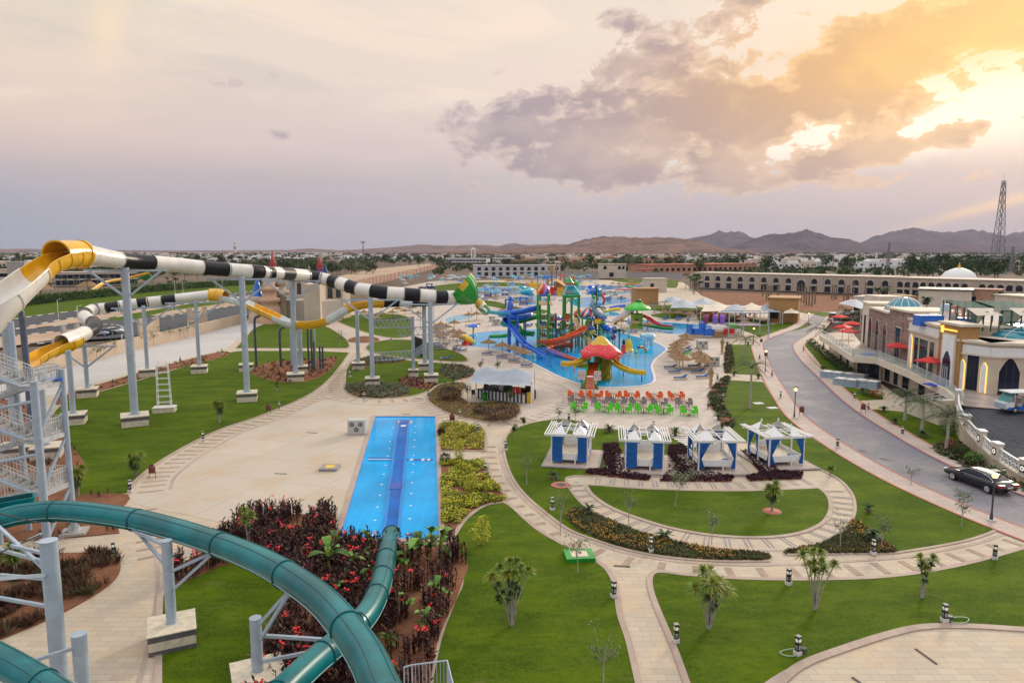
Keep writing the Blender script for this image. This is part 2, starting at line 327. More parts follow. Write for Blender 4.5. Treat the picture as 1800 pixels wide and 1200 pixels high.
# ------------------------------------------------------------------ mesh builder
class MB:
    def __init__(s): s.v = []; s.f = []; s.mi = []; s.sm = []; s.mats = []
    def k(s, m):
        if m not in s.mats: s.mats.append(m)
        return s.mats.index(m)
    def face(s, pts, m, smooth=False):
        i = len(s.v); s.v += [tuple(p) for p in pts]; s.f.append(list(range(i, i + len(pts)))); s.mi.append(s.k(m)); s.sm.append(smooth)
    def grid(s, rows, m, close=False, smooth=True, alt=None):
        i = len(s.v); n = len(rows[0])
        for r in rows: s.v += [tuple(p) for p in r]
        for a in range(len(rows) - 1):
            mm = s.k(m if alt is None else alt(a))
            for b in range(n if close else n - 1):
                c = (b + 1) % n
                s.f.append([i + a * n + b, i + a * n + c, i + (a + 1) * n + c, i + (a + 1) * n + b]); s.mi.append(mm); s.sm.append(smooth)
        return s
    def box(s, c, sz, m, rz=0.0):
        x, y, z = sz[0] / 2, sz[1] / 2, sz[2] / 2; ca, sa = cos(rz), sin(rz)
        P = [(c[0] + a * x * ca - b * y * sa, c[1] + a * x * sa + b * y * ca, c[2] + d * z) for d in (-1, 1) for a, b in ((-1, -1), (1, -1), (1, 1), (-1, 1))]
        i = len(s.v); s.v += P
        for q in ((0, 3, 2, 1), (4, 5, 6, 7), (0, 1, 5, 4), (1, 2, 6, 5), (2, 3, 7, 6), (3, 0, 4, 7)):
            s.f.append([i + j for j in q]); s.mi.append(s.k(m)); s.sm.append(False)
        return s
    def beam(s, p, q, w, h, m):
        p = Vector(p); q = Vector(q); d = (q - p).normalized()
        u = Vector((0, 0, 1)).cross(d)
        u = Vector((1, 0, 0)) if u.length < 1e-4 else u.normalized()
        n = d.cross(u)
        i = len(s.v)
        for e in (p, q):
            for a, b in ((-1, -1), (1, -1), (1, 1), (-1, 1)): s.v.append(tuple(e + u * a * w / 2 + n * b * h / 2))
        for qd in ((0, 3, 2, 1), (4, 5, 6, 7), (0, 1, 5, 4), (1, 2, 6, 5), (2, 3, 7, 6), (3, 0, 4, 7)):
            s.f.append([i + j for j in qd]); s.mi.append(s.k(m)); s.sm.append(False)
        return s
    def cyl(s, p, q, r0, m, r1=None, n=12, caps=True):
        return s.tube([p, q], [r0, r0 if r1 is None else r1], m, n, caps)
    def tube(s, path, r, m, n=12, caps=True, a0=0.0, a1=2 * pi, thick=0, alt=None):
        P = [Vector(p) for p in path]; k = len(P)
        if not hasattr(r, '__len__'): r = [r] * k
        rows = []; inner = []
        full = a1 - a0 > 2 * pi - 1e-3
        up = None
        for i in range(k):
            d = (P[min(i + 1, k - 1)] - P[max(i - 1, 0)]).normalized()
            if abs(d.z) > .98:
                u = Vector((1, 0, 0)) - d * d.x; u.normalize()
            else: u = d.cross(Vector((0, 0, 1))).normalized()
            n2 = u.cross(d)
            cnt = n if full else n + 1
            rows.append([P[i] + (u * cos(a0 + (a1 - a0) * j / n) + n2 * sin(a0 + (a1 - a0) * j / n)) * r[i] for j in range(cnt)])
            if thick: inner.append([P[i] + (u * cos(a0 + (a1 - a0) * j / n) + n2 * sin(a0 + (a1 - a0) * j / n)) * (r[i] - thick) for j in range(cnt)])
        s.grid(rows, m, close=full, alt=alt)
        if thick:
            s.grid(inner, m, close=full, alt=alt)
            if not full:
                for j in (0, -1): s.grid([[a[j], b[j]] for a, b in zip(rows, inner)], m, smooth=False, alt=alt)
            for i in (0, -1): s.grid([rows[i] + ([rows[i][0]] if full else []), inner[i] + ([inner[i][0]] if full else [])], m, smooth=False)
        elif caps and full:
            s.face(rows[0], m if alt is None else alt(0)); s.face(rows[-1][::-1], m if alt is None else alt(k - 2))
        return s
    def lathe(s, c, prof, m, n=16, a0=0, a1=2 * pi, alt=None):
        full = a1 - a0 > 2 * pi - 1e-3; cnt = n if full else n + 1
        if alt is None:
            s.grid([[(c[0] + r * cos(a0 + (a1 - a0) * j / n), c[1] + r * sin(a0 + (a1 - a0) * j / n), c[2] + z) for j in range(cnt)] for r, z in prof], m, close=full)
        else:
            for j in range(n):
                A = [a0 + (a1 - a0) * t / n for t in (j, j + .5, j + 1)]
                s.grid([[(c[0] + r * cos(a), c[1] + r * sin(a), c[2] + z) for a in A] for r, z in prof], alt(j))
        return s
    def prism(s, pts, z0, z1, m, mside=None):
        a = [Vector((p[0], p[1], z1)) for p in pts]; b = [Vector((p[0], p[1], z0)) for p in pts]
        ar = sum(pts[i][0] * pts[(i + 1) % len(pts)][1] - pts[(i + 1) % len(pts)][0] * pts[i][1] for i in range(len(pts)))
        if ar < 0: a.reverse(); b.reverse()
        s.face(a, m)
        n = len(a)
        for i in range(n): s.face([b[i], b[(i + 1) % n], a[(i + 1) % n], a[i]], mside or m)
        return s
    def build(s, name, parent=None, off=None, loc=None, rz=0.0):
        me = bpy.data.meshes.new(name)
        v = s.v if off is None else [(p[0] - off[0], p[1] - off[1], p[2] - off[2]) for p in s.v]
        me.from_pydata(v, [], s.f)
        for m in s.mats: me.materials.append(m)
        me.polygons.foreach_set('material_index', s.mi); me.polygons.foreach_set('use_smooth', s.sm)
        me.update()
        o = bpy.data.objects.new(name, me); COL.objects.link(o)
        if parent is not None: o.parent = parent
        if loc is not None: o.location = loc; o.rotation_euler = (0, 0, rz)
        return o
def thing(name, label, cat, loc=(0, 0, 0), rz=0.0, group=None):
    o = bpy.data.objects.new(name, None); COL.objects.link(o); o.location = loc; o.rotation_euler = (0, 0, rz)
    o.empty_display_size = .3
    return tag(o, label, cat, group)
def tag(o, label=None, cat=None, group=None, kind=None):
    if label: o['label'] = label
    if cat: o['category'] = cat
    if group: o['group'] = group
    if kind: o['kind'] = kind
    return o
def struct(mb, name, kind='structure', label=None):
    o = mb.build(name); o['kind'] = kind
    if label: o['label'] = label
    return o
def dup(r, loc=None, rz=None, label=None, sc=None):
    def cp(o, par):
        c = o.copy(); COL.objects.link(c)
        if par is not None: c.parent = par
        for ch in [x for x in o.children]: cp(ch, c)
        return c
    c = cp(r, None)
    if loc is not None: c.location = loc
    if rz is not None: c.rotation_euler = (0, 0, rz)
    if sc is not None: c.scale = (sc, sc, sc) if not hasattr(sc, '__len__') else sc
    if label: c['label'] = label
    return c
ORD = ['zeroth', 'first', 'second', 'third', 'fourth', 'fifth', 'sixth', 'seventh', 'eighth', 'ninth', 'tenth', 'eleventh', 'twelfth', 'thirteenth', 'fourteenth', 'fifteenth', 'sixteenth', 'seventeenth', 'eighteenth', 'nineteenth']
TENS = {2: 'twent', 3: 'thirt', 4: 'fort', 5: 'fift', 6: 'sixt', 7: 'sevent', 8: 'eight', 9: 'ninet'}
def ordn(i):
    if i < 20: return ORD[i]
    if i >= 100: return 'hundred and ' + (ordn(i - 100) if i > 100 else 'first')
    return TENS[i // 10] + ('ieth' if i % 10 == 0 else 'y-' + ORD[i % 10])
def number(objs, fmt, key=None, side='left'):
    """labels of a row of look-alikes, told apart by their place counted from one end"""
    L = sorted(objs, key=key or (lambda o: o.location.x / max(o.location.y, 1)))
    for i, o in enumerate(L):
        o['label'] = fmt.replace('#', ('leftmost' if i == 0 else 'rightmost' if i == len(L) - 1 else ordn(i + 1) + ' from the ' + side))
# ------------------------------------------------------------------ curves
def smooth(pts, n=6, closed=False):
    """pts: (vector, corner flag); Catmull-Rom through them, straight at corners"""
    P = [Vector(p[0]) if isinstance(p, tuple) and hasattr(p[0], '__len__') else Vector(p) for p in pts]
    C = [bool(p[1]) if isinstance(p, tuple) and hasattr(p[0], '__len__') else False for p in pts]
    k = len(P); out = []
    def T(i):
        if C[i % k] : return None
        if closed: return (P[(i + 1) % k] - P[(i - 1) % k]) * .5
        if i == 0: return P[1] - P[0]
        if i == k - 1: return P[-1] - P[-2]
        return (P[i + 1] - P[i - 1]) * .5
    for i in range(k if closed else k - 1):
        a, b = P[i], P[(i + 1) % k]; ta, tb = T(i), T((i + 1) % k if closed else i + 1); L = b - a
        if ta is None: ta = L
        if tb is None: tb = L
        ta = ta.normalized() * min(ta.length, L.length * 1.2) if ta.length > 0 else ta
        tb = tb.normalized() * min(tb.length, L.length * 1.2) if tb.length > 0 else tb
        for j in range(n):
            t = j / n; t2, t3 = t * t, t * t * t
            out.append(a * (2 * t3 - 3 * t2 + 1) + ta * (t3 - 2 * t2 + t) + b * (-2 * t3 + 3 * t2) + tb * (t3 - t2))
    if not closed: out.append(P[-1])
    return out
def gp(px, z=0.0, n=6):
    """closed ground outline from picture points (x, y[, 1 for a sharp corner])"""
    return smooth([(G(p[0], p[1], z), len(p) > 2 and p[2]) for p in px], n, True)
def gl(px, z=0.0, n=6):
    return smooth([(G(p[0], p[1], z), len(p) > 2 and p[2]) for p in px], n, False)
def offset(line, d, closed=False):
    out = []; k = len(line)
    for i in range(k):
        a = line[(i - 1) % k] if closed or i > 0 else line[i]; b = line[(i + 1) % k] if closed or i < k - 1 else line[i]
        t = Vector((b.x - a.x, b.y - a.y, 0))
        if t.length < 1e-6: t = Vector((1, 0, 0))
        t.normalize(); out.append(line[i] + Vector((-t.y, t.x, 0)) * d)
    return out
def inside(pt, poly):
    x, y = pt[0], pt[1]; c = False; n = len(poly); j = n - 1
    for i in range(n):
        xi, yi, xj, yj = poly[i][0], poly[i][1], poly[j][0], poly[j][1]
        if (yi > y) != (yj > y) and x < (xj - xi) * (y - yi) / (yj - yi) + xi: c = not c
        j = i
    return c
def area(poly): return sum(poly[i][0] * poly[(i + 1) % len(poly)][1] - poly[(i + 1) % len(poly)][0] * poly[i][1] for i in range(len(poly))) / 2
def scatter(poly, n, rnd=RND):
    xs = [p[0] for p in poly]; ys = [p[1] for p in poly]; out = []; t = 0
    while len(out) < n and t < n * 30:
        t += 1; q = (rnd.uniform(min(xs), max(xs)), rnd.uniform(min(ys), max(ys)))
        if inside(q, poly): out.append(q)
    return out
# ================================================================== GROUND
def sheet(name, px, z, m, n=6, kind='structure', label=None):
    P = gp(px, 0, n); b = MB(); b.prism(P, z - .12, z, m); o = struct(b, name, kind, label); return P
def strip(b, line, w, z, m, off=0.0, h=.05, closed=False):
    A = offset(line, off, closed); B2 = offset(line, off + w, closed)
    if closed: A = A + [A[0]]; B2 = B2 + [B2[0]]
    up = [[Vector((a.x, a.y, z)), Vector((c.x, c.y, z))] for a, c in zip(A, B2)]
    b.grid(up, m, smooth=False)
    if h:
        b.grid([[Vector((a.x, a.y, z - h)), Vector((a.x, a.y, z))] for a in A], m, smooth=False)
        b.grid([[Vector((c.x, c.y, z)), Vector((c.x, c.y, z - h))] for c in B2], m, smooth=False)
b = MB(); b.face([(-16000, -400, -.5), (16000, -400, -.5), (16000, 16000, -.5), (-16000, 16000, -.5)], DESERT); struct(b, 'ground')
b = MB(); b.face([G(-1500, 452, -.3), G(330, 450.2, -.3), G(400, 447.0, -.3), G(-1500, 445.4, -.3)], SAND); struct(b, 'coastal_sand')
b = MB(); b.prism([(-9000, 3400), (-2800, 3400), (-1500, 6000), (-1500, 15900), (-9000, 15900)], -.4, -.1, SEA); struct(b, 'sea')
# park paving: the sheet everything in the water park stands on
PARK = [(-900, 1700, 1), (-900, 700, 1), (-60, 690, 1), (60, 668, 1), (165, 634, 1), (290, 605, 1), (360, 588, 1), (440, 570, 1), (560, 556, 1), (640, 530, 1), (680, 510, 1), (760, 494, 1), (900, 492, 1), (1050, 492, 1), (1200, 496, 1), (1235, 520, 1), (1300, 545, 1), (1430, 548, 1), (1450, 556, 1),
        (1436, 575, 1), (1500, 640, 1), (1700, 780, 1), (1900, 880, 1), (2700, 1100, 1), (2700, 1700, 1)]
b = MB(); b.prism(gp(PARK, 0, 1), -.5, 0, PAVE); struct(b, 'paving')
sheet('plaza_floor', [(330, 905), (230, 880), (262, 840), (330, 800), (400, 768), (470, 745), (540, 712), (590, 700), (660, 705), (740, 710), (776, 722), (790, 738, 1), (790, 952, 1), (587, 960, 1), (470, 935)], .012, PLAZ)
# deck around the lagoon
sheet('pool_deck', [(905, 718), (960, 745), (1100, 758), (1250, 772), (1268, 758), (1262, 735), (1248, 718), (1252, 690), (1268, 668), (1275, 650), (1272, 610), (1240, 592), (1300, 575), (1330, 560), (1300, 548, 1), (1180, 524), (1000, 503), (820, 505), (770, 530), (705, 580), (760, 610), (815, 625), (840, 640), (835, 668), (900, 700)], .008, DECK)
GRA = [  # lawns
 [(120, 872, 1), (222, 868, 1), (240, 840), (300, 798), (380, 757), (450, 733), (530, 700), (572, 672), (598, 642), (613, 620, 1), (540, 617), (470, 617), (415, 618), (392, 625), (300, 652), (200, 682), (135, 700), (100, 720), (60, 800)],
 [(415, 612, 1), (430, 596), (452, 575), (490, 566), (560, 570), (600, 590), (614, 607), (610, 612, 1)],
 [(608, 665), (612, 645), (625, 632), (660, 628), (720, 634), (790, 640), (832, 650), (828, 662), (790, 672), (745, 690), (715, 697), (660, 700), (622, 696), (610, 685)],
 [(645, 614), (655, 603), (690, 597), (740, 600), (800, 618), (820, 630), (812, 636), (750, 632), (680, 625)],
 [(590, 563, 1), (628, 553), (690, 552), (722, 561), (724, 590), (690, 594), (650, 586), (610, 572)],
 [(285, 1290, 1), (287, 1050), (300, 1026, 1), (350, 1012), (400, 992), (480, 998), (520, 1035), (495, 1105), (445, 1180), (430, 1290, 1)],
 [(745, 1290, 1), (775, 1130), (800, 1060), (815, 1020), (803, 970), (796, 945), (830, 900), (875, 884), (895, 890), (940, 930), (1000, 965), (1040, 985), (1063, 1002), (1077, 1030), (1084, 1080), (1100, 1130), (1135, 1290, 1)],
 [(1245, 1290, 1), (1195, 1150), (1165, 1080), (1150, 1040), (1148, 1015), (1160, 1007), (1200, 1012), (1300, 1019), (1420, 1021), (1560, 1016), (1680, 998), (1800, 966), (1960, 915, 1), (1960, 1110, 1), (1780, 1102), (1700, 1098), (1620, 1099), (1560, 1111), (1480, 1136), (1400, 1168), (1330, 1212), (1260, 1290, 1)],
 [(888, 785), (896, 762), (930, 745), (985, 737), (1020, 742), (1040, 752), (1100, 757), (1160, 766), (1215, 776, 1), (1240, 800, 1), (1310, 838, 1), (1010, 836, 1), (994, 840), (997, 855), (1020, 885), (1052, 905), (1110, 930), (1180, 950), (1260, 966), (1340, 972, 1), (1350, 985, 1), (1260, 985), (1180, 979), (1110, 967), (1050, 949), (1000, 929), (958, 898), (928, 872), (905, 843), (892, 812)],
 [(1033, 853, 1), (1045, 870), (1078, 892), (1130, 912), (1190, 929), (1260, 940), (1340, 943), (1400, 936), (1438, 921), (1454, 902), (1456, 882), (1449, 868), (1438, 859, 1), (1300, 864), (1150, 861)],
 [(1240, 770, 1), (1262, 768), (1275, 752), (1270, 732), (1256, 716), (1258, 692), (1276, 668, 1), (1342, 672, 1), (1362, 705), (1385, 735), (1430, 772), (1490, 806), (1570, 852), (1640, 886), (1700, 905), (1748, 920), (1745, 932), (1700, 948), (1640, 960), (1570, 971, 1), (1380, 974, 1), (1400, 966), (1440, 957), (1480, 937), (1500, 915), (1506, 893), (1500, 868), (1480, 845), (1450, 828), (1420, 818, 1), (1330, 780, 1)],
 [(1274, 656, 1), (1284, 635), (1282, 606, 1), (1322, 606, 1), (1330, 630), (1346, 660, 1)],
 [(1287, 560), (1330, 575), (1380, 572), (1330, 590), (1343, 594), (1310, 582), (1282, 570)],
 [(1228, 542, 1), (1270, 548), (1330, 562), (1372, 578), (1342, 592), (1322, 582), (1290, 570), (1230, 565)],
 [(1355, 572), (1385, 567), (1420, 567), (1425, 572), (1400, 580), (1380, 580)],
 [(1405, 548), (1440, 548), (1475, 553), (1500, 560), (1470, 560), (1430, 553)],
 [(1418, 600), (1424, 598), (1440, 612), (1450, 625), (1480, 645), (1500, 660), (1488, 662), (1452, 650), (1430, 625), (1416, 608)],
 [(1482, 680, 1), (1505, 682), (1548, 694), (1552, 702, 1), (1502, 704, 1)],
 [(1526, 722), (1545, 720), (1600, 726), (1650, 732), (1674, 745), (1684, 768), (1712, 800), (1742, 824), (1800, 852), (1800, 866), (1740, 840), (1700, 824), (1650, 800), (1600, 775), (1555, 745)],
 [(1140, 538), (1200, 536), (1255, 545), (1248, 552), (1180, 548), (1135, 544)],
 [(1145, 553), (1180, 550), (1208, 555), (1190, 560), (1155, 558)],
 [(836, 527), (870, 530), (910, 540), (960, 545), (950, 552), (905, 546), (860, 538), (840, 534)],
 [(750, 505), (830, 496), (925, 498), (922, 503), (850, 504), (780, 512)],
 [(1076, 491), (1180, 492), (1185, 498), (1110, 498)],
 [(1100, 500), (1135, 501), (1138, 507), (1105, 507)],
 [(1165, 498), (1190, 496), (1188, 506), (1168, 505)],
]
lawnP = []
for i, px in enumerate(GRA):
    P = gp(px, 0, 5); b = MB(); b.prism(P, -.02, .045 + i * .0002, GRASS)
    o = tag(b.build('lawn'), None, None, None, 'stuff'); lawnP.append(P)
BED = [ # (name, px outline, z)
 ('bed', [(440, 650), (480, 636), (550, 632), (592, 628), (585, 645), (560, 664), (520, 673), (480, 670), (450, 660)]),
 ('bed', [(100, 700), (200, 668), (300, 640), (390, 618), (398, 626), (300, 651), (200, 681), (135, 699), (105, 712)]),
 ('bed', [(0, 700, 1), (60, 720), (130, 790), (150, 820), (138, 850), (122, 870, 1), (225, 870), (205, 905), (210, 937, 1), (140, 944, 1), (85, 948, 1), (-40, 955, 1)]),
 ('bed', [(-40, 975, 1), (85, 973), (190, 972), (208, 980), (211, 1003), (190, 1030), (130, 1067), (60, 1100), (-40, 1140, 1)]),
 ('bed', [(608, 678), (640, 674), (700, 676), (720, 690), (700, 698), (655, 700), (618, 695)]),
 ('bed', [(618, 640), (650, 628), (712, 632), (695, 638), (660, 640), (625, 652)]),
 ('bed', [(776, 645), (800, 641), (832, 650), (828, 662), (800, 667), (778, 660)]),
 ('bed', [(700, 668), (720, 660), (750, 668), (768, 676), (750, 685), (712, 678)]),
 ('bed', [(611, 600), (618, 594), (640, 591), (660, 593), (667, 598), (655, 602), (625, 602.5)]),
 ('bed', [(752, 700), (758, 688), (775, 676), (800, 672), (820, 676), (812, 688), (812, 700), (830, 708), (870, 706), (905, 710), (914, 722), (900, 735), (860, 741), (810, 733), (772, 718)]),
 ('bed', [(772, 745, 1), (800, 744), (840, 752), (851, 765), (851, 792, 1), (775, 792, 1)]),
 ('bed', [(775, 813, 1), (846, 813), (862, 845), (888, 878), (850, 888), (815, 912), (792, 944), (780, 946, 1)]),
 ('bed', [(308, 1030), (312, 1000), (335, 982), (375, 962), (395, 940), (420, 915), (470, 905), (590, 905, 1), (590, 957, 1), (794, 957, 1), (822, 990), (815, 1018), (800, 1060), (780, 1100), (765, 1150), (745, 1290, 1), (430, 1290, 1), (445, 1180), (492, 1108), (520, 1045), (502, 1015), (470, 998), (405, 992), (350, 1012)]),
 ('bed', [(995, 905), (1015, 893), (1050, 905), (1110, 931), (1180, 951), (1260, 967), (1342, 973), (1350, 984), (1260, 984), (1180, 977), (1110, 965), (1050, 947), (1010, 925)]),
 ('bed', [(1380, 972), (1400, 965), (1445, 955), (1482, 936), (1502, 915), (1530, 935), (1572, 965), (1570, 972)]),
 ('bed', [(1246, 770), (1262, 764), (1268, 745), (1262, 728), (1247, 712), (1248, 690), (1266, 668), (1284, 662), (1275, 690), (1272, 715), (1290, 740), (1280, 760)]),
 ('bed', [(1273, 655), (1276, 610), (1285, 606), (1290, 640), (1284, 654)]),
 ('bed', [(1060, 782, 1), (1086, 779, 1), (1103, 829, 1), (1144, 838, 1), (1139, 845, 1), (1029, 834, 1), (1032, 826, 1), (1063, 826, 1)]),
 ('bed', [(1174, 784, 1), (1200, 782, 1), (1250, 832, 1), (1290, 838, 1), (1285, 847, 1), (1160, 846, 1), (1176, 828, 1)]),
 ('bed', [(1302, 794, 1), (1312, 792, 1), (1372, 828, 1), (1412, 831, 1), (1408, 842, 1), (1318, 846, 1), (1310, 838, 1), (1338, 832, 1)]),
 ('bed', [(1640, 790), (1690, 778), (1742, 826), (1800, 853), (1800, 866), (1740, 840), (1700, 824)]),
 ('bed', [(1225, 545), (1262, 548), (1300, 562), (1300, 572), (1250, 560), (1226, 556)]),
]
bedP = []
for i, (nm, px) in enumerate(BED):
    P = gp(px, 0, 4); b = MB(); b.prism(P, -.02, .062 + i * .0005, EARTH); o = tag(b.build('planting_bed'), None, None, None, 'structure'); bedP.append(P)
# kerbs and border stones along lawns and beds
b = MB()
for i in (0, 1, 2, 3, 4, 5, 6, 7, 9):
    P = lawnP[i]; s = 1 if area(P) < 0 else -1
    strip(b, P, .32 * s, .062, BORD, 0.0, .07, True)
for i in (8, 10):
    P = lawnP[i]; s = 1 if area(P) < 0 else -1
    strip(b, P, .22 * s, .060, BORD, 0.0, .06, True)
for i in (9, 10, 11):
    P = bedP[i]; s = 1 if area(P) < 0 else -1
    strip(b, P, .3 * s, .07, BORD, 0.0, .07, True)
struct(b, 'border_kerbs')
# promenade bands
def bars(b, line, w0, w1, step, bw, m, z=.016, pair=0.0, skip=0):
    acc = skip
    for i in range(len(line) - 1):
        a, c = line[i], line[i + 1]; d = c - a; L = d.length
        if L < 1e-6: continue
        d = d / L; n = Vector((-d.y, d.x, 0)); t = acc
        while t < L:
            for q in ((0,) if not pair else (-pair, pair)):
                p = a + d * (t + q); k = m
                b.face([(p + n * w0 - d * bw / 2).xy[:] + (z,), (p + n * w0 + d * bw / 2).xy[:] + (z,), (p + n * w1 + d * bw / 2).xy[:] + (z,), (p + n * w1 - d * bw / 2).xy[:] + (z,)], k)
            t += step
        acc = t - L
b = MB()
bars(b, gl([(222, 868), (240, 840), (300, 798), (380, 757), (450, 733), (530, 700), (572, 672), (598, 642), (613, 620)], 0, 8), -.75, -2.6, 1.35, .32, BARP)
bars(b, gl([(612, 645), (608, 665), (610, 685), (622, 697), (660, 701), (715, 698), (745, 691), (790, 673), (828, 663)], 0, 8), -.7, -2.4, 1.35, .32, BARP)
bars(b, gl([(752, 700), (772, 718), (810, 733), (860, 741), (900, 737), (930, 728), (965, 712), (980, 698), (970, 683), (945, 672), (915, 664)], 0, 8), -.6, -2.2, 1.3, .3, BARP)
bars(b, gl([(888, 785), (892, 812), (905, 843), (928, 872), (958, 898), (1000, 929), (1050, 949), (1110, 967), (1180, 979), (1260, 985), (1350, 986), (1440, 982), (1570, 974), (1640, 962), (1700, 950), (1748, 935)], 0, 8), -.9, -2.35, 1.75, .42, BARP)
bars(b, gl([(205, 905), (208, 940), (208, 980), (212, 1005)], 0, 8), 1.0, 2.6, 1.5, .34, BARP)
RIN = [(1033, 853), (1045, 870), (1078, 892), (1130, 912), (1190, 929), (1260, 940), (1340, 943), (1400, 936), (1438, 921), (1454, 902), (1456, 882), (1449, 868), (1438, 859)]
bars(b, gl(RIN, 0, 8), -.35, -1.75, 1.15, .10, BARG, .02, .14)
bars(b, gl([(1050, 850), (1150, 856), (1300, 859), (1430, 852)], 0, 4), .0, 1.6, 1.15, .10, BARG, .02, .14)
struct(b, 'paving_bands')
b = MB()
for ln, o1 in (([(222, 868), (240, 840), (300, 798), (380, 757), (450, 733), (530, 700), (590, 690)], -2.9), ([(590, 690), (660, 703), (715, 701), (745, 700)], -2.7), (RIN, -2.0),
               ([(888, 785), (892, 812), (905, 843), (928, 872), (958, 898), (1000, 929), (1050, 949), (1110, 967), (1180, 979), (1260, 985), (1350, 986), (1440, 982), (1570, 974), (1640, 962), (1700, 950), (1748, 935)], -.36)):
    strip(b, gl(ln, 0, 8), -.28, .018, BORD, o1, 0)
strip(b, gl([(260, 940), (272, 985), (272, 1050), (262, 1110), (240, 1200), (225, 1280)], 0, 8), .22, .018, BORD, 0, 0)
strip(b, gl([(945, 675), (975, 686), (990, 702), (975, 722), (930, 741), (880, 748)], 0, 8), .1, .018, BARG, 0, 0)
strip(b, gl([(945, 668), (990, 680), (1008, 702), (1000, 722), (960, 738)], 0, 8), .1, .018, BARG, 0, 0)
strip(b, gl([(1345, 1212), (1400, 1166), (1480, 1135), (1560, 1110), (1620, 1098), (1700, 1097), (1800, 1103)], 0, 8), -.45, .07, BORD, 0, .07)
for pts in ([(990, 690), (1240, 706)], [(960, 740), (1260, 752)], [(1020, 702), (1000, 745)], [(1120, 705), (1130, 760)], [(1230, 690), (1255, 740)]):
    pass
struct(b, 'border_bands')
# plaza joints, drains, small covers
b = MB()
for a, c in (((270, 1010), (330, 845)),):
    pass
for x0, y0, x1, y1 in ((539, 760, 558, 761), (483, 832, 504, 833), (706, 727, 721, 728), (1079, 994, 1108, 996)):
    p, q = G(x0, y0), G(x1, y1); b.beam(p + Vector((0, 0, .02)), q + Vector((0, 0, .02)), .16, .02, JOINT)
for x0, y0, x1, y1 in ((1609, 1140, 1647, 1167), (1498, 1190, 1515, 1202), (1440, 1158, 1445, 1161)):
    p, q = G(x0, y0), G(x1, y1); b.beam(p + Vector((0, 0, .02)), q + Vector((0, 0, .02)), .12, .02, JOINT)
struct(b, 'drain_grates')
b = MB(); P = G(580, 824); b.box((P.x, P.y, .12), (1.5, 1.5, .22), BARG); b.box((P.x, P.y, .236), (.75, .75, .016), YEL2)
tag(b.build('access_hatch'), 'low stone access hatch with pale yellow lid on the empty plaza', 'hatch')
for x, y, lb in ((1358, 717, 'pale square inspection cover in the lawn by the road lamp post'), (1333, 709, 'small brown inspection cover on the lawn near the palm trunk'), (1075, 820, 'small pale cover beside the first gazebo path')):
    P = G(x, y, .05); b = MB(); b.box((0, 0, .03), (1.2, .9, .06), WHK); tag(b.build('inspection_cover', loc=P, rz=.2), lb, 'cover')
b = MB(); P = G(1018, 979, .05); b.box((0, 0, .12), (1.75, 1.45, .24), GREENG); b.box((0, 0, .244), (1.0, .85, .012), STONE)
tag(b.build('drain_box', loc=(P.x, P.y, .045), rz=.08), 'bright green square drain box with cream middle on the lawn', 'drain box')
b = MB(); P = G(986, 852, .06); b.lathe((0, 0, 0), [(.0, .05), (.75, .05), (.8, .02)], REDK, 20); b.lathe((0, 0, 0), [(0, .055), (.4, .055)], JOINT, 16)
tag(b.build('tree_ring', loc=(P.x, P.y, .05)), 'round reddish soil ring in the lawn below the first gazebo', 'tree ring')
b = MB(); P = G(1357, 898, .06); b.lathe((0, 0, 0), [(.0, .04), (.62, .04), (.66, .0)], REDK, 18)
tag(b.build('tree_ring', loc=(P.x, P.y, .05)), 'round reddish soil ring under the small palm inside the half-round lawn', 'tree ring')
# ------------------------------------------------ plunge pool
zc = .10
P4 = [G(660, 733), G(765, 733), G(772, 948), G(597, 948)]
O4 = [G(655, 731), G(770, 731), G(783, 953), G(586, 954)]
b = MB()
b.face([p + Vector((0, 0, .03)) for p in P4[::-1]], POOL); struct(b, 'pool_water')
b = MB()
for i in range(4):
    j = (i + 1) % 4
    q = [O4[i], O4[j], P4[j], P4[i]]; b.face([v + Vector((0, 0, zc)) for v in q], BORD)
    b.face([P4[i] + Vector((0, 0, .02)), P4[j] + Vector((0, 0, .02)), P4[j] + Vector((0, 0, zc)), P4[i] + Vector((0, 0, zc))], BLUEG)
    b.face([O4[i], O4[j], O4[j] + Vector((0, 0, zc)), O4[i] + Vector((0, 0, zc))], BORD)
struct(b, 'pool_kerb')
DBL = gmat('run_out_water', pool_fn((.001, .12, .50), (.002, .14, .54), (.004, .17, .58), .35, .3), .08, .06)
root = thing('splash_lane', 'long deep blue braking lane down the middle of the rectangular pool', 'slide lane', G(700, 850))
off = root.location
b = MB(); A, B_, C_, D_ = G(702, 738), G(717, 738), G(697, 936), G(678, 936); b.face([p + Vector((0, 0, .05)) for p in (D_, C_, B_, A)], DBL); b.build('lane_floor', root, off)
LBL = mat('lane_wall_blue', (.01, .20, .62), .3, var=.1)
for p, q in ((G(699, 738), G(674, 937)), (G(720, 738), G(701, 937))):
    b = MB(); b.beam(p + Vector((0, 0, .10)), q + Vector((0, 0, .10)), .10, .16, LBL); b.build('lane_wall', root, off)
b = MB(); BK = mat('navy_tile', (.004, .07, .42), .3, var=.1)
for (x0, x1, y, w) in ((646, 688, 804, .16), (646, 689, 809, .16)):
    b.beam(G(x0, y, .05), G(x1, y, .05), w, .012, BK)
b.build('tile_marking', root, off); b = MB(); b.beam(G(646, 806.5, .045), G(688, 806.5, .045), .14, .012, WHK); b.build('tile_marking', root, off); b = MB()
for i, x in enumerate((714, 721, 727, 735, 741, 746, 751, 756)):
    b.beam(G(x, 807.5, .05), G(x + (5 if i != 2 else 8), 807.5, .05), .55, .012, BK if i not in (1, 4, 6) else WHK)
b.build('tile_marking', root, off)
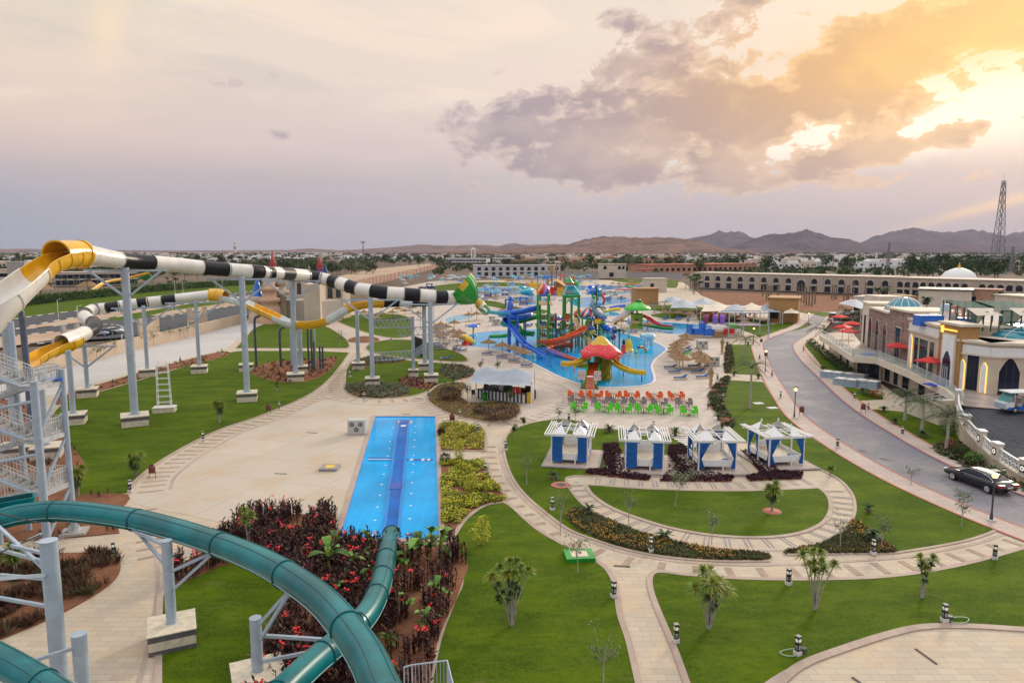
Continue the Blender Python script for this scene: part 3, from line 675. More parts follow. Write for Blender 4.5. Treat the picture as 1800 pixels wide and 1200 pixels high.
for x, y, w_, h_, m in ((710, 742, .9, .9, BK), (709, 748, .5, .6, WHITE), (696, 853, 1.0, 1.6, BK)): b = MB(); b.box(tuple(G(x, y, .065 + (.006 if m is WHITE else 0))), (w_, h_, .012), m); b.build('tile_marking', root, off)
for x in (700, 722):
    b = MB(); P = G(x, 741.5, .05); b.box(tuple(P), (.5, 1.2, .012), WHK)
    for i in range(3):
        for j in range(2): b.box((P.x - .15 + .3 * j, P.y - .35 + i * .35, .062), (.16, .18, .012), BLACK)
    b.build('tile_marking', root, off)
b = MB()
for x, y in ((691, 752), (688, 763), (685.5, 775), (684, 788), (681.5, 801), (678, 817), (674.5, 833), (671, 851), (668, 870), (663.5, 891), (659, 914), (654, 940),
             (730, 749), (729.5, 760), (729, 773), (728, 785), (727, 800), (726, 815), (725, 830), (724, 848), (723, 867), (722, 888), (720, 911), (718, 937)):
    P = G(x, y, .045); b = MB(); b.lathe(tuple(P), [(0, .012), (.08, .008), (.1, 0)], WHITE, 8); b.build('water_jet', root, off)
# ------------------------------------------------ lagoons
def pool(px, m, name='lagoon_water', z=.03, kerb=WHK, edge=None):
    P = gp(px, 0, 6); b = MB(); P2 = P if area(P) > 0 else P[::-1]
    b.face([Vector((p.x, p.y, z)) for p in P2], m); struct(b, name)
    b = MB(); s = -1
    strip(b, P2, .35 * s, .07, kerb, 0, .06, True); strip(b, P2, -.22 * s, .045, edge or BLUEG, 0, .03, True); struct(b, 'lagoon_kerb')
    return P2
LAG = pool([(806, 600), (812, 592), (840, 585), (890, 581), (940, 579), (1010, 579), (1080, 583), (1110, 590), (1140, 598), (1160, 606), (1170, 614), (1162, 622), (1150, 632), (1144, 645), (1148, 660), (1147, 671), (1132, 677), (1100, 680), (1060, 680), (1020, 674), (985, 662), (955, 647), (925, 632), (895, 620), (860, 612), (825, 608)], LAGO)
pool([(782, 561), (800, 555), (830, 553), (835, 556), (812, 563), (790, 567)], AQUA)
pool([(1098, 566), (1112, 561), (1165, 566), (1230, 571), (1270, 577), (1262, 587), (1230, 589), (1160, 585), (1115, 576)], LAGO)
pool([(1050, 553), (1075, 548), (1090, 552), (1080, 556), (1060, 556)], AQUA)
pool([(848, 545), (880, 547), (893, 551), (850, 551)], AQUA, edge=CYANG)
pool([(826, 512), (860, 505), (905, 507), (915, 512), (880, 516), (850, 519)], LAGO)
pool([(890, 527), (915, 522), (960, 524), (955, 533), (920, 535)], LAGO)
pool([(985, 505), (1060, 502), (1120, 503), (1100, 508), (1020, 510)], LAGO)
pool([(1000, 528), (1040, 522), (1100, 524), (1110, 530), (1070, 536), (1020, 540)], LAGO)
pool([(1020, 515), (1060, 512), (1110, 513), (1080, 518), (1040, 518)], AQUA)
pool([(900, 500), (940, 498), (990, 499), (960, 503), (915, 503)], LAGO)
# ------------------------------------------------ road and sidewalks on the right
RL = [(1432, 552), (1410, 573), (1372, 588), (1348, 598), (1342, 608), (1346, 622), (1360, 652), (1383, 688), (1410, 725), (1440, 751), (1500, 790), (1560, 824), (1620, 854), (1700, 889), (1770, 917), (1900, 965)]
RR = [(1452, 556), (1440, 572), (1420, 588), (1398, 602), (1394, 612), (1406, 632), (1438, 664), (1480, 704), (1520, 734), (1565, 762), (1610, 789), (1660, 815), (1720, 842), (1800, 873), (1900, 908)]
rl, rr = gl(RL, 0, 6), gl(RR, 0, 6)
b = MB(); P = rl + rr[::-1]; b.prism(P, -.1, .02, ROAD); struct(b, 'road')
b = MB(); strip(b, rl, -2.1, .075, SIDE, -.02, .06); strip(b, rr, 1.9, .075, SIDE, .02, .06); struct(b, 'sidewalk')
b = MB(); strip(b, rl, -.15, .095, REDK, 0, .08); strip(b, rr, .15, .095, REDK, 0, .08)
strip(b, rl, -.16, .096, REDK, -2.1, .08); strip(b, rr, .2, .097, REDK, 1.9, .08)
strip(b, rr, -.32, .026, BLUEK, -.02, 0); strip(b, rl, .2, .026, BLUEK, .02, 0); struct(b, 'road_kerb')
b = MB(); b.prism([G(1437, 548), G(1460, 548), G(1600, 536), G(1452, 558), G(1430, 556)], -.1, .015, ROAD); struct(b, 'road')
for x, y in ((1557, 807), (1518, 792)):
    P = G(x, y); b = MB(); b.lathe((0, 0, 0), [(0, .014), (.42, .014), (.45, 0)], DARK, 18)
    tag(b.build('manhole_cover', loc=(P.x, P.y, .02)), 'round dark manhole cover in the grey road, ' + ('nearer' if x > 1540 else 'farther') + ' of the two', 'manhole cover')
# service road beyond the lawn on the left
sheet('service_road', [(-100, 740, 1), (60, 700, 1), (95, 694), (200, 664), (300, 636), (392, 614), (412, 600), (432, 580), (440, 566, 1), (360, 584, 1), (290, 603, 1), (165, 632, 1), (60, 662, 1), (-100, 700, 1)], .02, CONC)
sheet('forecourt', [(362, 592), (420, 576), (445, 560), (500, 558), (520, 565), (480, 570), (460, 580), (420, 595)], .03, CONC)
sheet('path', [(415, 615, 1), (540, 612, 1), (620, 614, 1), (640, 606), (700, 600), (720, 594), (650, 590), (600, 574), (590, 566, 1), (570, 562, 1), (600, 590), (590, 602)], .024, SIDE)
# street beyond the boundary wall
sheet('grass_verge', [(-200, 575, 1), (105, 552, 1), (210, 540, 1), (330, 528, 1), (470, 512, 1), (560, 500, 1), (560, 494, 1), (300, 507, 1), (45, 535, 1), (-200, 556, 1)], .02, GRASS)
sheet('street', [(-200, 600, 1), (0, 583, 1), (140, 556, 1), (300, 537, 1), (560, 505, 1), (560, 499, 1), (300, 530, 1), (130, 547, 1), (0, 564, 1), (-200, 580, 1)], .03, ASPH)
sheet('roadside_earth', [(-200, 640, 1), (100, 596, 1), (230, 566, 1), (420, 535, 1), (560, 512, 1), (560, 504, 1), (300, 538, 1), (140, 557, 1), (0, 584, 1), (-200, 600, 1)], .02, SAND)
sheet('street', [(-200, 610, 1), (0, 592, 1), (140, 577, 1), (230, 566, 1), (300, 556, 1), (240, 553, 1), (140, 567, 1), (0, 583, 1), (-200, 598, 1)], .035, ASPH)
sheet('parking_lot', [(40, 606, 1), (110, 600, 1), (230, 592, 1), (330, 578, 1), (450, 552, 1), (470, 535, 1), (420, 536, 1), (330, 548, 1), (230, 564, 1), (170, 570, 1), (180, 580, 1), (90, 598, 1)], .045, ASPH)
sheet('grass_verge', [(168, 562, 1), (240, 550, 1), (340, 533, 1), (400, 526, 1), (395, 533, 1), (300, 546, 1), (225, 563, 1)], .05, GRASS)
b = MB()
def kstrip(px, w=.5, z=.12, step=2.2):
    L = gl(px, 0, 6)
    A = offset(L, w)
    acc = 0; 
    for i in range(len(L) - 1):
        d = (L[i + 1] - L[i]).length; k = max(1, int(d / step))
        for j in range(k):
            p, q = L[i].lerp(L[i + 1], j / k), L[i].lerp(L[i + 1], (j + 1) / k)
            b.beam(p + Vector((0, 0, .08)), q + Vector((0, 0, .08)), w, .16, WHK if acc % 2 == 0 else DARK); acc += 1
kstrip([(0, 564), (130, 547), (300, 530), (470, 509)], .6); kstrip([(0, 584), (140, 557), (300, 538), (470, 515)], .5); kstrip([(-30, 586), (140, 568), (230, 553)], .6); kstrip([(40, 606), (110, 600), (170, 582)], .6)
kstrip([(170, 570), (205, 572), (215, 578), (180, 584), (150, 582)], .6); kstrip([(230, 566), (330, 550), (420, 536)], .6); kstrip([(-30, 592), (30, 590), (105, 582)], .6)
struct(b, 'street_kerb')
# bare earth in the distance and roads
sheet('bare_earth', [(560, 507, 1), (640, 500, 1), (700, 482, 1), (762, 468, 1), (755, 463, 1), (660, 472, 1), (600, 484, 1), (545, 492, 1)], -.1, SAND)
sheet('bare_earth', [(1236, 520, 1), (1300, 545, 1), (1440, 549, 1), (1600, 540, 1), (1640, 526, 1), (1500, 520, 1), (1340, 515, 1), (1222, 512, 1)], -.02, EARTH)
# ================================================================== MOUNTAINS
def interp(pr, x):
    for (a, ya), (c, yc) in zip(pr, pr[1:]):
        if a <= x <= c: return ya + (yc - ya) * (x - a) / (c - a)
    return pr[-1][1] if x > pr[-1][0] else pr[0][1]
def ridge(name, prof, Y, depth, m, amp, fr, seed, step=3, rows=22, foot=-8):
    x0, x1 = prof[0][0], prof[-1][0]; nx = int((x1 - x0) / step); g = []
    for r in range(rows):
        t = r / (rows - 1); Yr = Y + depth * (t - .55)
        prof_t = (t / .55) ** 1.25 if t < .55 else max(0, 1 - (t - .55) / .45) ** 1.1
        row = []
        for i in range(nx + 1):
            px = x0 + (x1 - x0) * i / nx; py = interp(prof, px); hh = (HOR - py) * Y / F + H; hh *= 1.04 + .12 * noise.fractal(Vector((px * .045, seed, 0)), .7, 2.2, 6)
            X = (px - 900) / F * Yr * (1 / cos(PITCH))
            q = Vector((X * fr, Yr * fr, seed))
            nz = noise.fractal(q, .9, 2.1, 6) * amp
            rd = 1 - abs(noise.noise(Vector((X * fr * 2.2, Yr * fr * .9, seed + 9)))) * 2
            z = hh * prof_t + nz * hh * (.5 if .3 < t < .62 else .9) * min(1, 4 * t, 4 * (1 - t)) * (.35 + .65 * abs(t - .55) / .55) + rd * amp * hh * .35 * prof_t * (1 if t < .5 else .2) + noise.noise(q * 9) * hh * .03
            row.append((X, Yr, max(z, foot) if 0 < r < rows - 1 else foot))
        g.append(row)
    b = MB(); b.grid(g, m); struct(b, name)
ridge('far_mountains', [(1480, 436), (1500, 426), (1540, 412), (1575, 403), (1600, 402), (1640, 410), (1660, 408), (1690, 403), (1705, 406), (1712, 404), (1735, 412), (1760, 413), (1790, 405), (1840, 404), (1900, 412), (2100, 420)], 9500, 2600, ROCKB, .22, .0012, 3)
ridge('far_mountains', [(1180, 438), (1200, 421), (1215, 418), (1245, 412), (1258, 407), (1275, 409), (1290, 407), (1310, 416), (1335, 421), (1400, 430), (1430, 440)], 9000, 2200, ROCKB, .22, .0014, 5)
ridge('mountains', [(1260, 441), (1290, 430), (1320, 420), (1345, 413), (1380, 410), (1395, 406), (1410, 405), (1430, 410), (1460, 417), (1500, 425), (1530, 428), (1580, 424), (1640, 427), (1700, 430), (1800, 433), (1950, 430)], 7200, 2200, ROCKB, .22, .0014, 8)
ridge('far_hills', [(-200, 438), (0, 438.5), (60, 437), (90, 439), (330, 440.5), (440, 440), (520, 439), (545, 436.5), (600, 440), (690, 435), (740, 430), (790, 432), (840, 430), (870, 432), (905, 428), (930, 431), (980, 429), (1040, 432), (1200, 436)], 8000, 1500, ROCKA, .2, .0014, 11)
ridge('brown_hills', [(780, 447), (880, 441), (930, 434), (990, 432), (1010, 425), (1040, 418), (1080, 416), (1130, 418), (1180, 417.5), (1220, 423), (1270, 436), (1330, 443), (1500, 446)], 4200, 1500, ROCKA, .22, .003, 14)
ridge('low_hills', [(560, 448), (700, 445), (800, 442), (900, 441), (1000, 442), (1180, 444), (1260, 447)], 3300, 700, ROCKA, .3, .004, 17)
ridge('low_hills', [(1160, 455), (1240, 450), (1300, 449), (1316, 445), (1330, 450), (1390, 450), (1450, 448), (1500, 451), (1570, 447), (1600, 448), (1650, 450), (1760, 449), (1850, 450), (2000, 452)], 2100, 500, ROCKB, .35, .006, 21)
# ================================================================== BACKGROUND TREES
def leafball(b, c, r, n, sz, m, rnd, flat=1.0, hollow=.35):
    for _ in range(n):
        while True:
            d = Vector((rnd.uniform(-1, 1), rnd.uniform(-1, 1), rnd.uniform(-1, 1)))
            if hollow < d.length < 1: break
        p = Vector(c) + Vector((d.x * r, d.y * r, d.z * r * flat))
        u = Vector((rnd.gauss(0, 1), rnd.gauss(0, 1), rnd.gauss(0, 1))).normalized(); v = u.orthogonal().normalized(); s = sz * rnd.uniform(.6, 1.4)
        b.face([p - u * s, p + v * s * .6, p + u * s, p - v * s * .6], m)
def bgtree(kind, rnd):
    t = thing('tree', 'bushy tree', 'tree'); b = MB()
    if kind == 0:
        b.cyl((0, 0, 0), (0, 0, 3), .25, BARK, .15, 6); b.build('trunk', t); b = MB()
        for _ in range(9): leafball(b, (rnd.uniform(-2, 2), rnd.uniform(-2, 2), rnd.uniform(3, 6)), rnd.uniform(1.2, 2.2), 42, .42, LEAFD if rnd.random() < .7 else LEAF, rnd)
        b.build('crown', t)
    elif kind == 1:
        b.cyl((0, 0, 0), (0, 0, 3), .2, BARK, .1, 6); b.build('trunk', t); b = MB()
        for _ in range(7): leafball(b, (rnd.uniform(-2.2, 2.2), rnd.uniform(-2.2, 2.2), rnd.uniform(2, 4.5)), rnd.uniform(1, 1.9), 40, .4, LEAFO if rnd.random() < .6 else LEAFD, rnd)
        b.build('crown', t)
    else:
        b.cyl((0, 0, 0), (.3, 0, 7), .22, BARK, .16, 6); b.build('trunk', t); b = MB()
        for k in range(22):
            a = k * 2.4; e = rnd.uniform(-.2, 1.1); L = rnd.uniform(2.0, 2.8); P = [Vector((.3, 0, 7))]
            for q in range(4):
                P.append(P[-1] + Vector((cos(a) * cos(e), sin(a) * cos(e), sin(e))) * L / 4); e -= .38
            pr = Vector((-sin(a), cos(a), 0))
            b.grid([[p - pr * w + Vector((0, 0, -w * .8)), p, p + pr * w + Vector((0, 0, -w * .8))] for p, w in zip(P, (.06, .32, .36, .28, .04))], PALMG if k % 3 else LEAFD, smooth=False)
        b.build('crown', t)
    return t
TR = [bgtree(0, RND), bgtree(0, RND), bgtree(1, RND), bgtree(1, RND), bgtree(2, RND), bgtree(2, RND)]
used_tr = set()
def place_tree(k, px, py, s, z=0):
    P = G(px, py, z); o = TR[k]
    if k in used_tr: o = dup(TR[k])
    used_tr.add(k); o.location = P; o.rotation_euler = (0, 0, RND.uniform(0, 6)); o.scale = (s * RND.uniform(.85, 1.25), s * RND.uniform(.85, 1.25), s)
    return o
def grove(n, x0, x1, y0, y1, s0, s1, kinds, fmt, group):
    L = []
    for i in range(n):
        x = x0 + (x1 - x0) * (i + RND.random()) / n; y = RND.uniform(y0, y1) if not callable(y0) else y0(x) + RND.uniform(-1, 1) * y1
        L.append(place_tree(RND.choice(kinds), x, y, RND.uniform(s0, s1)))
    for o in L: o['group'] = group; o['name_'] = 0; del o['name_']
    number(L, fmt); return L
grove(80, 430, 660, 467, 484, 1.0, 1.7, (0, 2, 3, 4, 5, 2, 3), 'tree in the olive grove behind the castle, #', 'trees of the grove behind the castle')
grove(34, 640, 790, 454, 470, 1.1, 1.9, (0, 1, 2), 'dark tree among the white houses left of the white tower, #', 'trees among the white houses')
grove(20, 800, 900, 457, 466, .8, 1.5, (0, 1, 2, 3), 'dark tree near the long white hotel and its tower, #', 'trees round the white hotel')
grove(60, 890, 1110, 458, 480, 1.0, 2.0, (0, 2, 3, 4), 'tree in front of the red clay village, #', 'trees before the red village')
grove(30, 1100, 1240, 464, 482, 1.1, 2.0, (0, 1, 4, 5, 0), 'dark tree right of the two-storey lookout villa, #', 'dark trees right of the lookout villa')
grove(30, 1270, 1560, 456, 478, 1.0, 2.1, (0, 1), 'dark tree among the far white houses, #', 'dark trees among the far white houses')
grove(24, 1590, 1830, 466, 494, 1.3, 2.4, (0, 1, 0), 'dark tree around the white dome, #', 'dark trees around the white dome')
grove(46, -20, 430, 452, 478, 1.1, 2.2, (0, 1, 4), 'tree between the seaside houses, #', 'trees between the seaside houses')
grove(26, 60, 340, 504, 516, .5, .8, (4, 5, 4), 'short palm behind the clipped hedge, #', 'palms behind the hedge')
grove(12, 100, 430, 484, 500, .7, 1.0, (4, 5), 'tall palm before the row hotel, #', 'palms before the row hotel')
grove(16, 1510, 1800, 532, 566, .5, .9, (4, 5, 0, 4), 'palm or bush behind the domed building, #', 'plants behind the domed building')
grove(9, 1212, 1232, 503, 520, .7, 1.0, (4, 5), 'palm at the left end of the arcaded hotel, #', 'palms at the arcaded hotel')
# bare palm trunks planted in the earth field
t0 = thing('palm_trunk', 'bare palm trunk', 'palm trunk'); b = MB(); b.cyl((0, 0, 0), (.1, 0, 5.6), .28, BARK, .24, 8); b.build('trunk', t0)
b = MB()
for k in range(9):
    a = k * .7; b.beam((.1, 0, 5.5), (.1 + cos(a) * .45, sin(a) * .45, 6.5 + .15 * (k % 3)), .08, .05, LEAFO)
b.build('tied_fronds', t0)
L = []
for i, (x, y) in enumerate(((1341, 520), (1347, 527), (1351, 528), (1355, 528), (1366, 529), (1369, 525), (1403, 524), (1408, 530), (1413, 532), (1417, 536), (1422, 537), (1427, 538), (1432, 534), (1462, 525), (1466, 526), (1470, 526), (1483, 529), (1488, 529), (1491, 529), (1500, 520), (1520, 522))):
    o = t0 if i == 0 else dup(t0); o.location = G(x, y); o.rotation_euler = (0, 0, i); o.scale = (1, 1, RND.uniform(.75, 1)); o['group'] = 'bare palm trunks in the earth field'; L.append(o)
number(L, 'bare palm trunk standing in the brown earth field, #')
# low scrub, walls and gardens of the far town that nobody could count
b = MB(); rs = random.Random(3)
for _ in range(3400):
    py = 447.5 + 38 * rs.random() ** 1.7; px = rs.uniform(-60, 1860)
    if (1150 < px and py > 486) or (560 < px < 770 and py > 462) or (780 < px < 1150 and py > 478) or (px < 60 and py > 478): continue
    P = G(px, py, -.4); s = rs.uniform(1.2, 2.6) * (1 + P.y / 1500)
    for _ in range(4):
        u = Vector((rs.uniform(-1, 1), rs.uniform(-.3, .3), rs.uniform(-.2, 1))).normalized(); v = Vector((rs.uniform(-1, 1), 0, rs.uniform(.3, 1))).normalized(); c = P + Vector((rs.uniform(-s, s), rs.uniform(-s, s), s * .8)); b.face([c - u * s, c - v * s * .7, c + u * s, c + v * s * .7], LEAFD if rs.random() < .6 else LEAFO)
tag(b.build('far_scrub'), 'dark scrub and garden greenery spread through the far town', 'scrub', None, 'stuff')
b = MB()
for _ in range(900):
    P = G(rs.uniform(-60, 1860), 446.6 + 6 * rs.random() ** 1.3, -.4); s = rs.uniform(6, 16); b.box((P.x, P.y, 2.5), (s * rs.uniform(1, 2.2), s, rs.uniform(4, 8)), mat('white_house_wall', (.72, .71, .70), .85, var=.06, scale=.2) if rs.random() < .6 else TAN, rs.uniform(-.5, .5))
tag(b.build('far_town'), 'far pale town houses reading as one band below the hills', 'town', None, 'stuff')
# ================================================================== HOUSES
def house(kind, rnd, wall):
    b = MB(); w, d, h = rnd.uniform(9, 13), rnd.uniform(8, 11), rnd.uniform(5.5, 7)
    t = thing('house', 'house', 'house')
    b.box((0, 0, h / 2), (w, d, h), wall); b.box((w * .22, .3, h + 1.1), (w * .42, d * .5, 2.2), wall); b.box((-w * .62, -.5, h * .25), (w * .3, d * .7, h * .5), wall)
    for s in (-1, 1): b.box((s * (w / 2 - .1), 0, h + .3), (.2, d, .6), wall)
    b.box((0, -d / 2 + .1, h + .3), (w - .4, .2, .6), wall)
    if kind == 1: b.lathe((-w * .2, 0, h), [(2.0, 0), (1.9, .8), (1.3, 1.6), (0, 2.0)], wall, 12)
    b.build('walls', t); 
    b = MB()
    for f in range(2):
        for i in range(4):
            if rnd.random() < .8: b.box((-w / 2 + w * (i + .5) / 4, -d / 2 - .02, 1.5 + f * 3), (1.3, .1, 1.6 if f else 1.9), GLASSD)
    for f in range(2):
        for s in (-1, 1): b.box((s * (w / 2 + .02), 0, 1.6 + f * 3), (.1, 1.4, 1.4), GLASSD)
    b.build('windows_strip', t)
    return t
WH1 = mat('white_house_wall', (.72, .71, .70), .85, var=.06, scale=.2); WH2 = mat('cream_house_wall', (.62, .53, .44), .85, var=.08, scale=.2)
WH3 = mat('clay_house_wall', (.48, .24, .15), .85, var=.15, scale=.2); WH4 = mat('red_tile_roof', (.42, .10, .06), .8, var=.15, scale=.5)
def protos(walls): return [house(i % 2, RND, w_) for i, w_ in enumerate(walls)]
HS = {'w': protos([WH1, WH1, WH1, WH2]), 'c': protos([WH3, WH2, WH3, WH2]), 'm': protos([WH1, WH2, WH2, WH1])}
for k in HS.values():
    for o in k:
        for c in o.children:
            if c.name.startswith('windows'): c.name = 'window'
used_h = set()
def village(n, x0, x1, y0, y1, key, fmt, group, s0=.8, s1=1.3):
    L = []
    for i in range(n):
        P = G(x0 + (x1 - x0) * (i + RND.random()) / n, RND.uniform(y0, y1), -.3); o = RND.choice(HS[key])
        if o.name in used_h: o = dup(o)
        used_h.add(o.name); o.location = P; o.rotation_euler = (0, 0, RND.choice((0, .2, -.25, .5, 1.2))); s = RND.uniform(s0, s1); o.scale = (s * RND.uniform(1, 1.6), s, s * RND.uniform(.8, 1.05)); o['group'] = group; L.append(o)
    number(L, fmt)
village(56, -20, 430, 449.5, 466, 'w', 'white seaside house on the left, #', 'white seaside houses')
village(10, -20, 200, 463, 476, 'm', 'low pale house nearer than the seaside rows, #', 'nearer pale houses on the left', 1, 1.4)
village(34, 440, 790, 449, 460, 'w', 'white house beyond the grove, #', 'white houses beyond the grove')
village(60, 900, 1190, 449.5, 470, 'c', 'clay or cream house of the far red village, #', 'houses of the red village', .9, 1.5)
village(22, 1190, 1320, 450, 460, 'm', 'small pale house under the brown hill, #', 'pale houses under the brown hill')
village(36, 1310, 1520, 455, 476, 'w', 'white house above the arcaded hotel, #', 'white houses above the arcaded hotel', 1, 1.5)
village(26, 1500, 1830, 455, 478, 'm', 'pale house around the white dome, #', 'pale houses round the dome', 1, 1.6)
# ------------------------------------------------ facades
def arch_pts(w, h, n=8, point=0.0):
    """outline of an opening: flat bottom, straight jambs, round (or pointed) head; x across, y up"""
    r = w / 2; hh = r * (1 + point); P = [(-r, 0), (r, 0)]
    for i in range(n + 1):
        a = pi * i / n; x = r * cos(a); y = h - hh + hh * (sin(a) if not point else (1 - abs(cos(a)) ** 1.6))
        P.append((x, y))
    return P
def panel(b, P, ux, nrm, c, t, m):
    """extrude the 2-D outline P standing on c along ux, proud by t along nrm"""
    f = [c + ux * x + Vector((0, 0, y)) + nrm * t for x, y in P]; g = [p - nrm * t for p in f]; b.face(f, m); k = len(P)
    for i in range(k): b.face([g[i], g[(i + 1) % k], f[(i + 1) % k], f[i]], m)
def facade(name, label, cat, P, Q, h, d, wall, wins, cornice=.3, group=None, trim=None, z=0.0):
    """building whose front runs from P to Q; wins: (fraction, sill, width, height, arched, frame) are parts"""
    P = Vector((P.x, P.y, z)); Q = Vector((Q.x, Q.y, z)); L = (Q - P).length; u = (Q - P) / L; n = Vector((u.y, -u.x, 0))
    if n.y > 0 and abs(u.x) > .3: n = -n
    rz = atan2(u.y, u.x); t = thing(name, label, cat, P, 0, group)
    b = MB(); c = (u * L / 2 - n * d / 2); b.box((c.x, c.y, h / 2), (L, d, h), wall, rz); b.build('wall', t)
    if cornice:
        b = MB(); b.box((c.x, c.y, h + .15), (L + cornice * 2, d + cornice * 2, .3), trim or wall, rz); b.build('cornice', t)
    for (f, s, ww, hh, ar, fr) in wins:
        cc = u * L * f + Vector((0, 0, s)); b = MB()
        panel(b, arch_pts(ww, hh) if ar else [(-ww / 2, 0), (ww / 2, 0), (ww / 2, hh), (-ww / 2, hh)], u, n, cc, .06, GLASSD); wo_ = b.build('window', t)
        if fr:
            b = MB(); o = [(-ww / 2 - .25, -.2), (ww / 2 + .25, -.2), (ww / 2 + .25, hh + .35), (-ww / 2 - .25, hh + .35)]; panel(b, o, u, n, cc, .03, fr); b.build('window_frame', wo_)
    return t, u, n, L
HOT = mat('arcade_hotel_wall', (.50, .42, .33), .85, var=.07, scale=.3); HOTL = mat('arcade_hotel_trim', (.56, .49, .40), .85, var=.05)
def pilaster(t, u, n, fs, L, w, h, m, nm='pilaster'):
    for f in fs:
        b = MB(); c = u * L * f; b.box((c.x + n.x * .1, c.y + n.y * .1, h / 2), (w, .35, h), m, atan2(u.y, u.x)); b.build(nm, t)
P, Q = G(1215, 505), G(1568, 519)
bays = 16; wn = []
for i in range(bays):
    if i == 9: wn.append(((i + .5) / bays, 0, 3.6, 5.4, True, WH2)); continue
    wn += [((i + .5) / bays, 3.7, 2.6, 2.4, True, HOTL), ((i + .5) / bays, .2, 2.6, 2.6, False, HOTL)]
t, u, n, L = facade('arcaded_hotel', 'long two-storey beige hotel with one arched window per bay behind the bare palms', 'hotel', P, Q, 7.4, 18, HOT, wn, .3, 'arcaded hotel wings', HOTL)
pilaster(t, u, n, [i / bays for i in range(bays + 1)], L, 2.0, 7.0, mat('arcade_pilaster', (.47, .39, .32), .85, var=.06))
P, Q = G(1574, 520), G(1850, 533); wn = []; bays = 9
for i in range(bays):
    for s in (-.25, .25):
        if i == 4 and s > 0: continue
        wn += [((i + .5 + s) / bays, 3.7, 2.4, 2.3, True, HOTL), ((i + .5 + s) / bays, .2, 2.4, 2.6, False, HOTL)]
t, u, n, L = facade('arcaded_hotel', 'two-storey beige hotel wing with paired arched windows in front of the white dome', 'hotel', P, Q, 7.4, 18, HOT, wn, .3, 'arcaded hotel wings', HOTL)
pilaster(t, u, n, [i / bays for i in range(bays + 1)], L, 1.0, 7.0, MATS['arcade_pilaster'])
facade('hotel', 'grey and white two-storey hotel with arched windows behind the green funnel slide', 'hotel', G(836, 487), G(985, 486), 8.2, 14, mat('pale_hotel', (.55, .54, .54), .8, var=.05, scale=.2),
    [((i + .5) / 12, 4.6, 2.6, 2.4, i % 2 == 1, None) for i in range(12)] + [((i + .5) / 12, .8, 2.6, 2.6, False, None) for i in range(12)], .4)
t, u, n, L = facade('hotel', 'long low white hotel with dark balcony bands left of the slender white tower', 'hotel', G(783, 465.5), G(855, 466), 8.8, 14, WH1,
    [((i + .5) / 12, 4.9, 4.6, 2, False, None) for i in range(12)] + [((i + .5) / 12, 1.3, 4.6, 2, False, None) for i in range(12)], .5)
facade('hotel', 'second long white hotel half hidden behind trees right of the slender white tower', 'hotel', G(866, 462), G(905, 462), 8, 12, WH1, [((i + .5) / 8, 4, 3, 2, False, None) for i in range(8)], .4)
t, u, n, L = facade('row_hotel', 'white two-storey row hotel with dark balconies behind the big slide columns', 'hotel', G(98, 503), G(242, 500), 7.0, 12, WH2,
    [((i + .5) / 14, 3.8, 2.6, 2.2, False, None) for i in range(14)] + [((i + .5) / 14, .4, 2.6, 2.6, False, None) for i in range(14)], .3)
facade('row_hotel', 'grey blank block at the left edge beside the white slide trough', 'hotel', G(14, 490), G(30, 488), 11, 10, GREYR, [], .2)
facade('row_hotel', 'pale two-storey house row at the far left edge under the trough', 'hotel', G(-30, 500), G(14, 499), 8, 10, WH2, [((i + .5) / 5, 4, 2.6, 2, False, None) for i in range(5)], .3)
facade('villa', 'stepped cream lookout villa with lit arched windows and red awning', 'villa', G(1054, 489), G(1100, 489), 9.5, 10, WH2, [(.2, 6, 2.2, 2.4, True, None), (.75, 6, 2.2, 2.4, True, None), (.9, 6, 1.6, 2.4, True, None), (.45, 1, 3, 3, False, None)], .5)
t, u, n, L = facade('red_hotel', 'long low terracotta hotel block behind the arcaded hotel', 'hotel', G(1148, 483), G(1330, 479), 7.5, 30, WH3, [((i + .5) / 20, 2.6, 3, 2.4, False, None) for i in range(20)], .5, None, WH4)
facade('red_hotel', 'lower terracotta hotel block among the trees, left of the long one', 'hotel', G(1125, 484), G(1148, 484), 4.5, 12, WH3, [(.3, 1, 2, 2, False, None)], .4, None, WH4)
facade('garden_wall', 'long pale grey wall behind the second water park', 'wall', G(950, 490), G(1052, 489), 4.5, .5, GREYR, [], .1)
facade('garden_wall', 'pale grey wall right of the lookout villa', 'wall', G(1102, 489), G(1200, 491), 4.0, .5, GREYR, [], .1)
facade('kiosk_building', 'square ochre building with flat roof behind the green frog slide', 'building', G(1117, 536), G(1157, 536), 5.4, 9, OCHRE, [], .3, None, OCHRE)
t, _, _, _ = facade('kiosk_building', 'long ochre building with flat roof behind the shade sails by the road', 'building', G(1350, 566), G(1402, 568), 6.2, 10, OCHRE, [(.2, 1, 2, 2.4, True, None)], .3, None, OCHRE)
facade('gate_lodge', 'small grey block with ochre tower behind the ochre kiosk', 'building', G(1135, 514), G(1172, 514), 6, 8, HOTL, [(.3, 2, 1.6, 2, False, None)], .3)
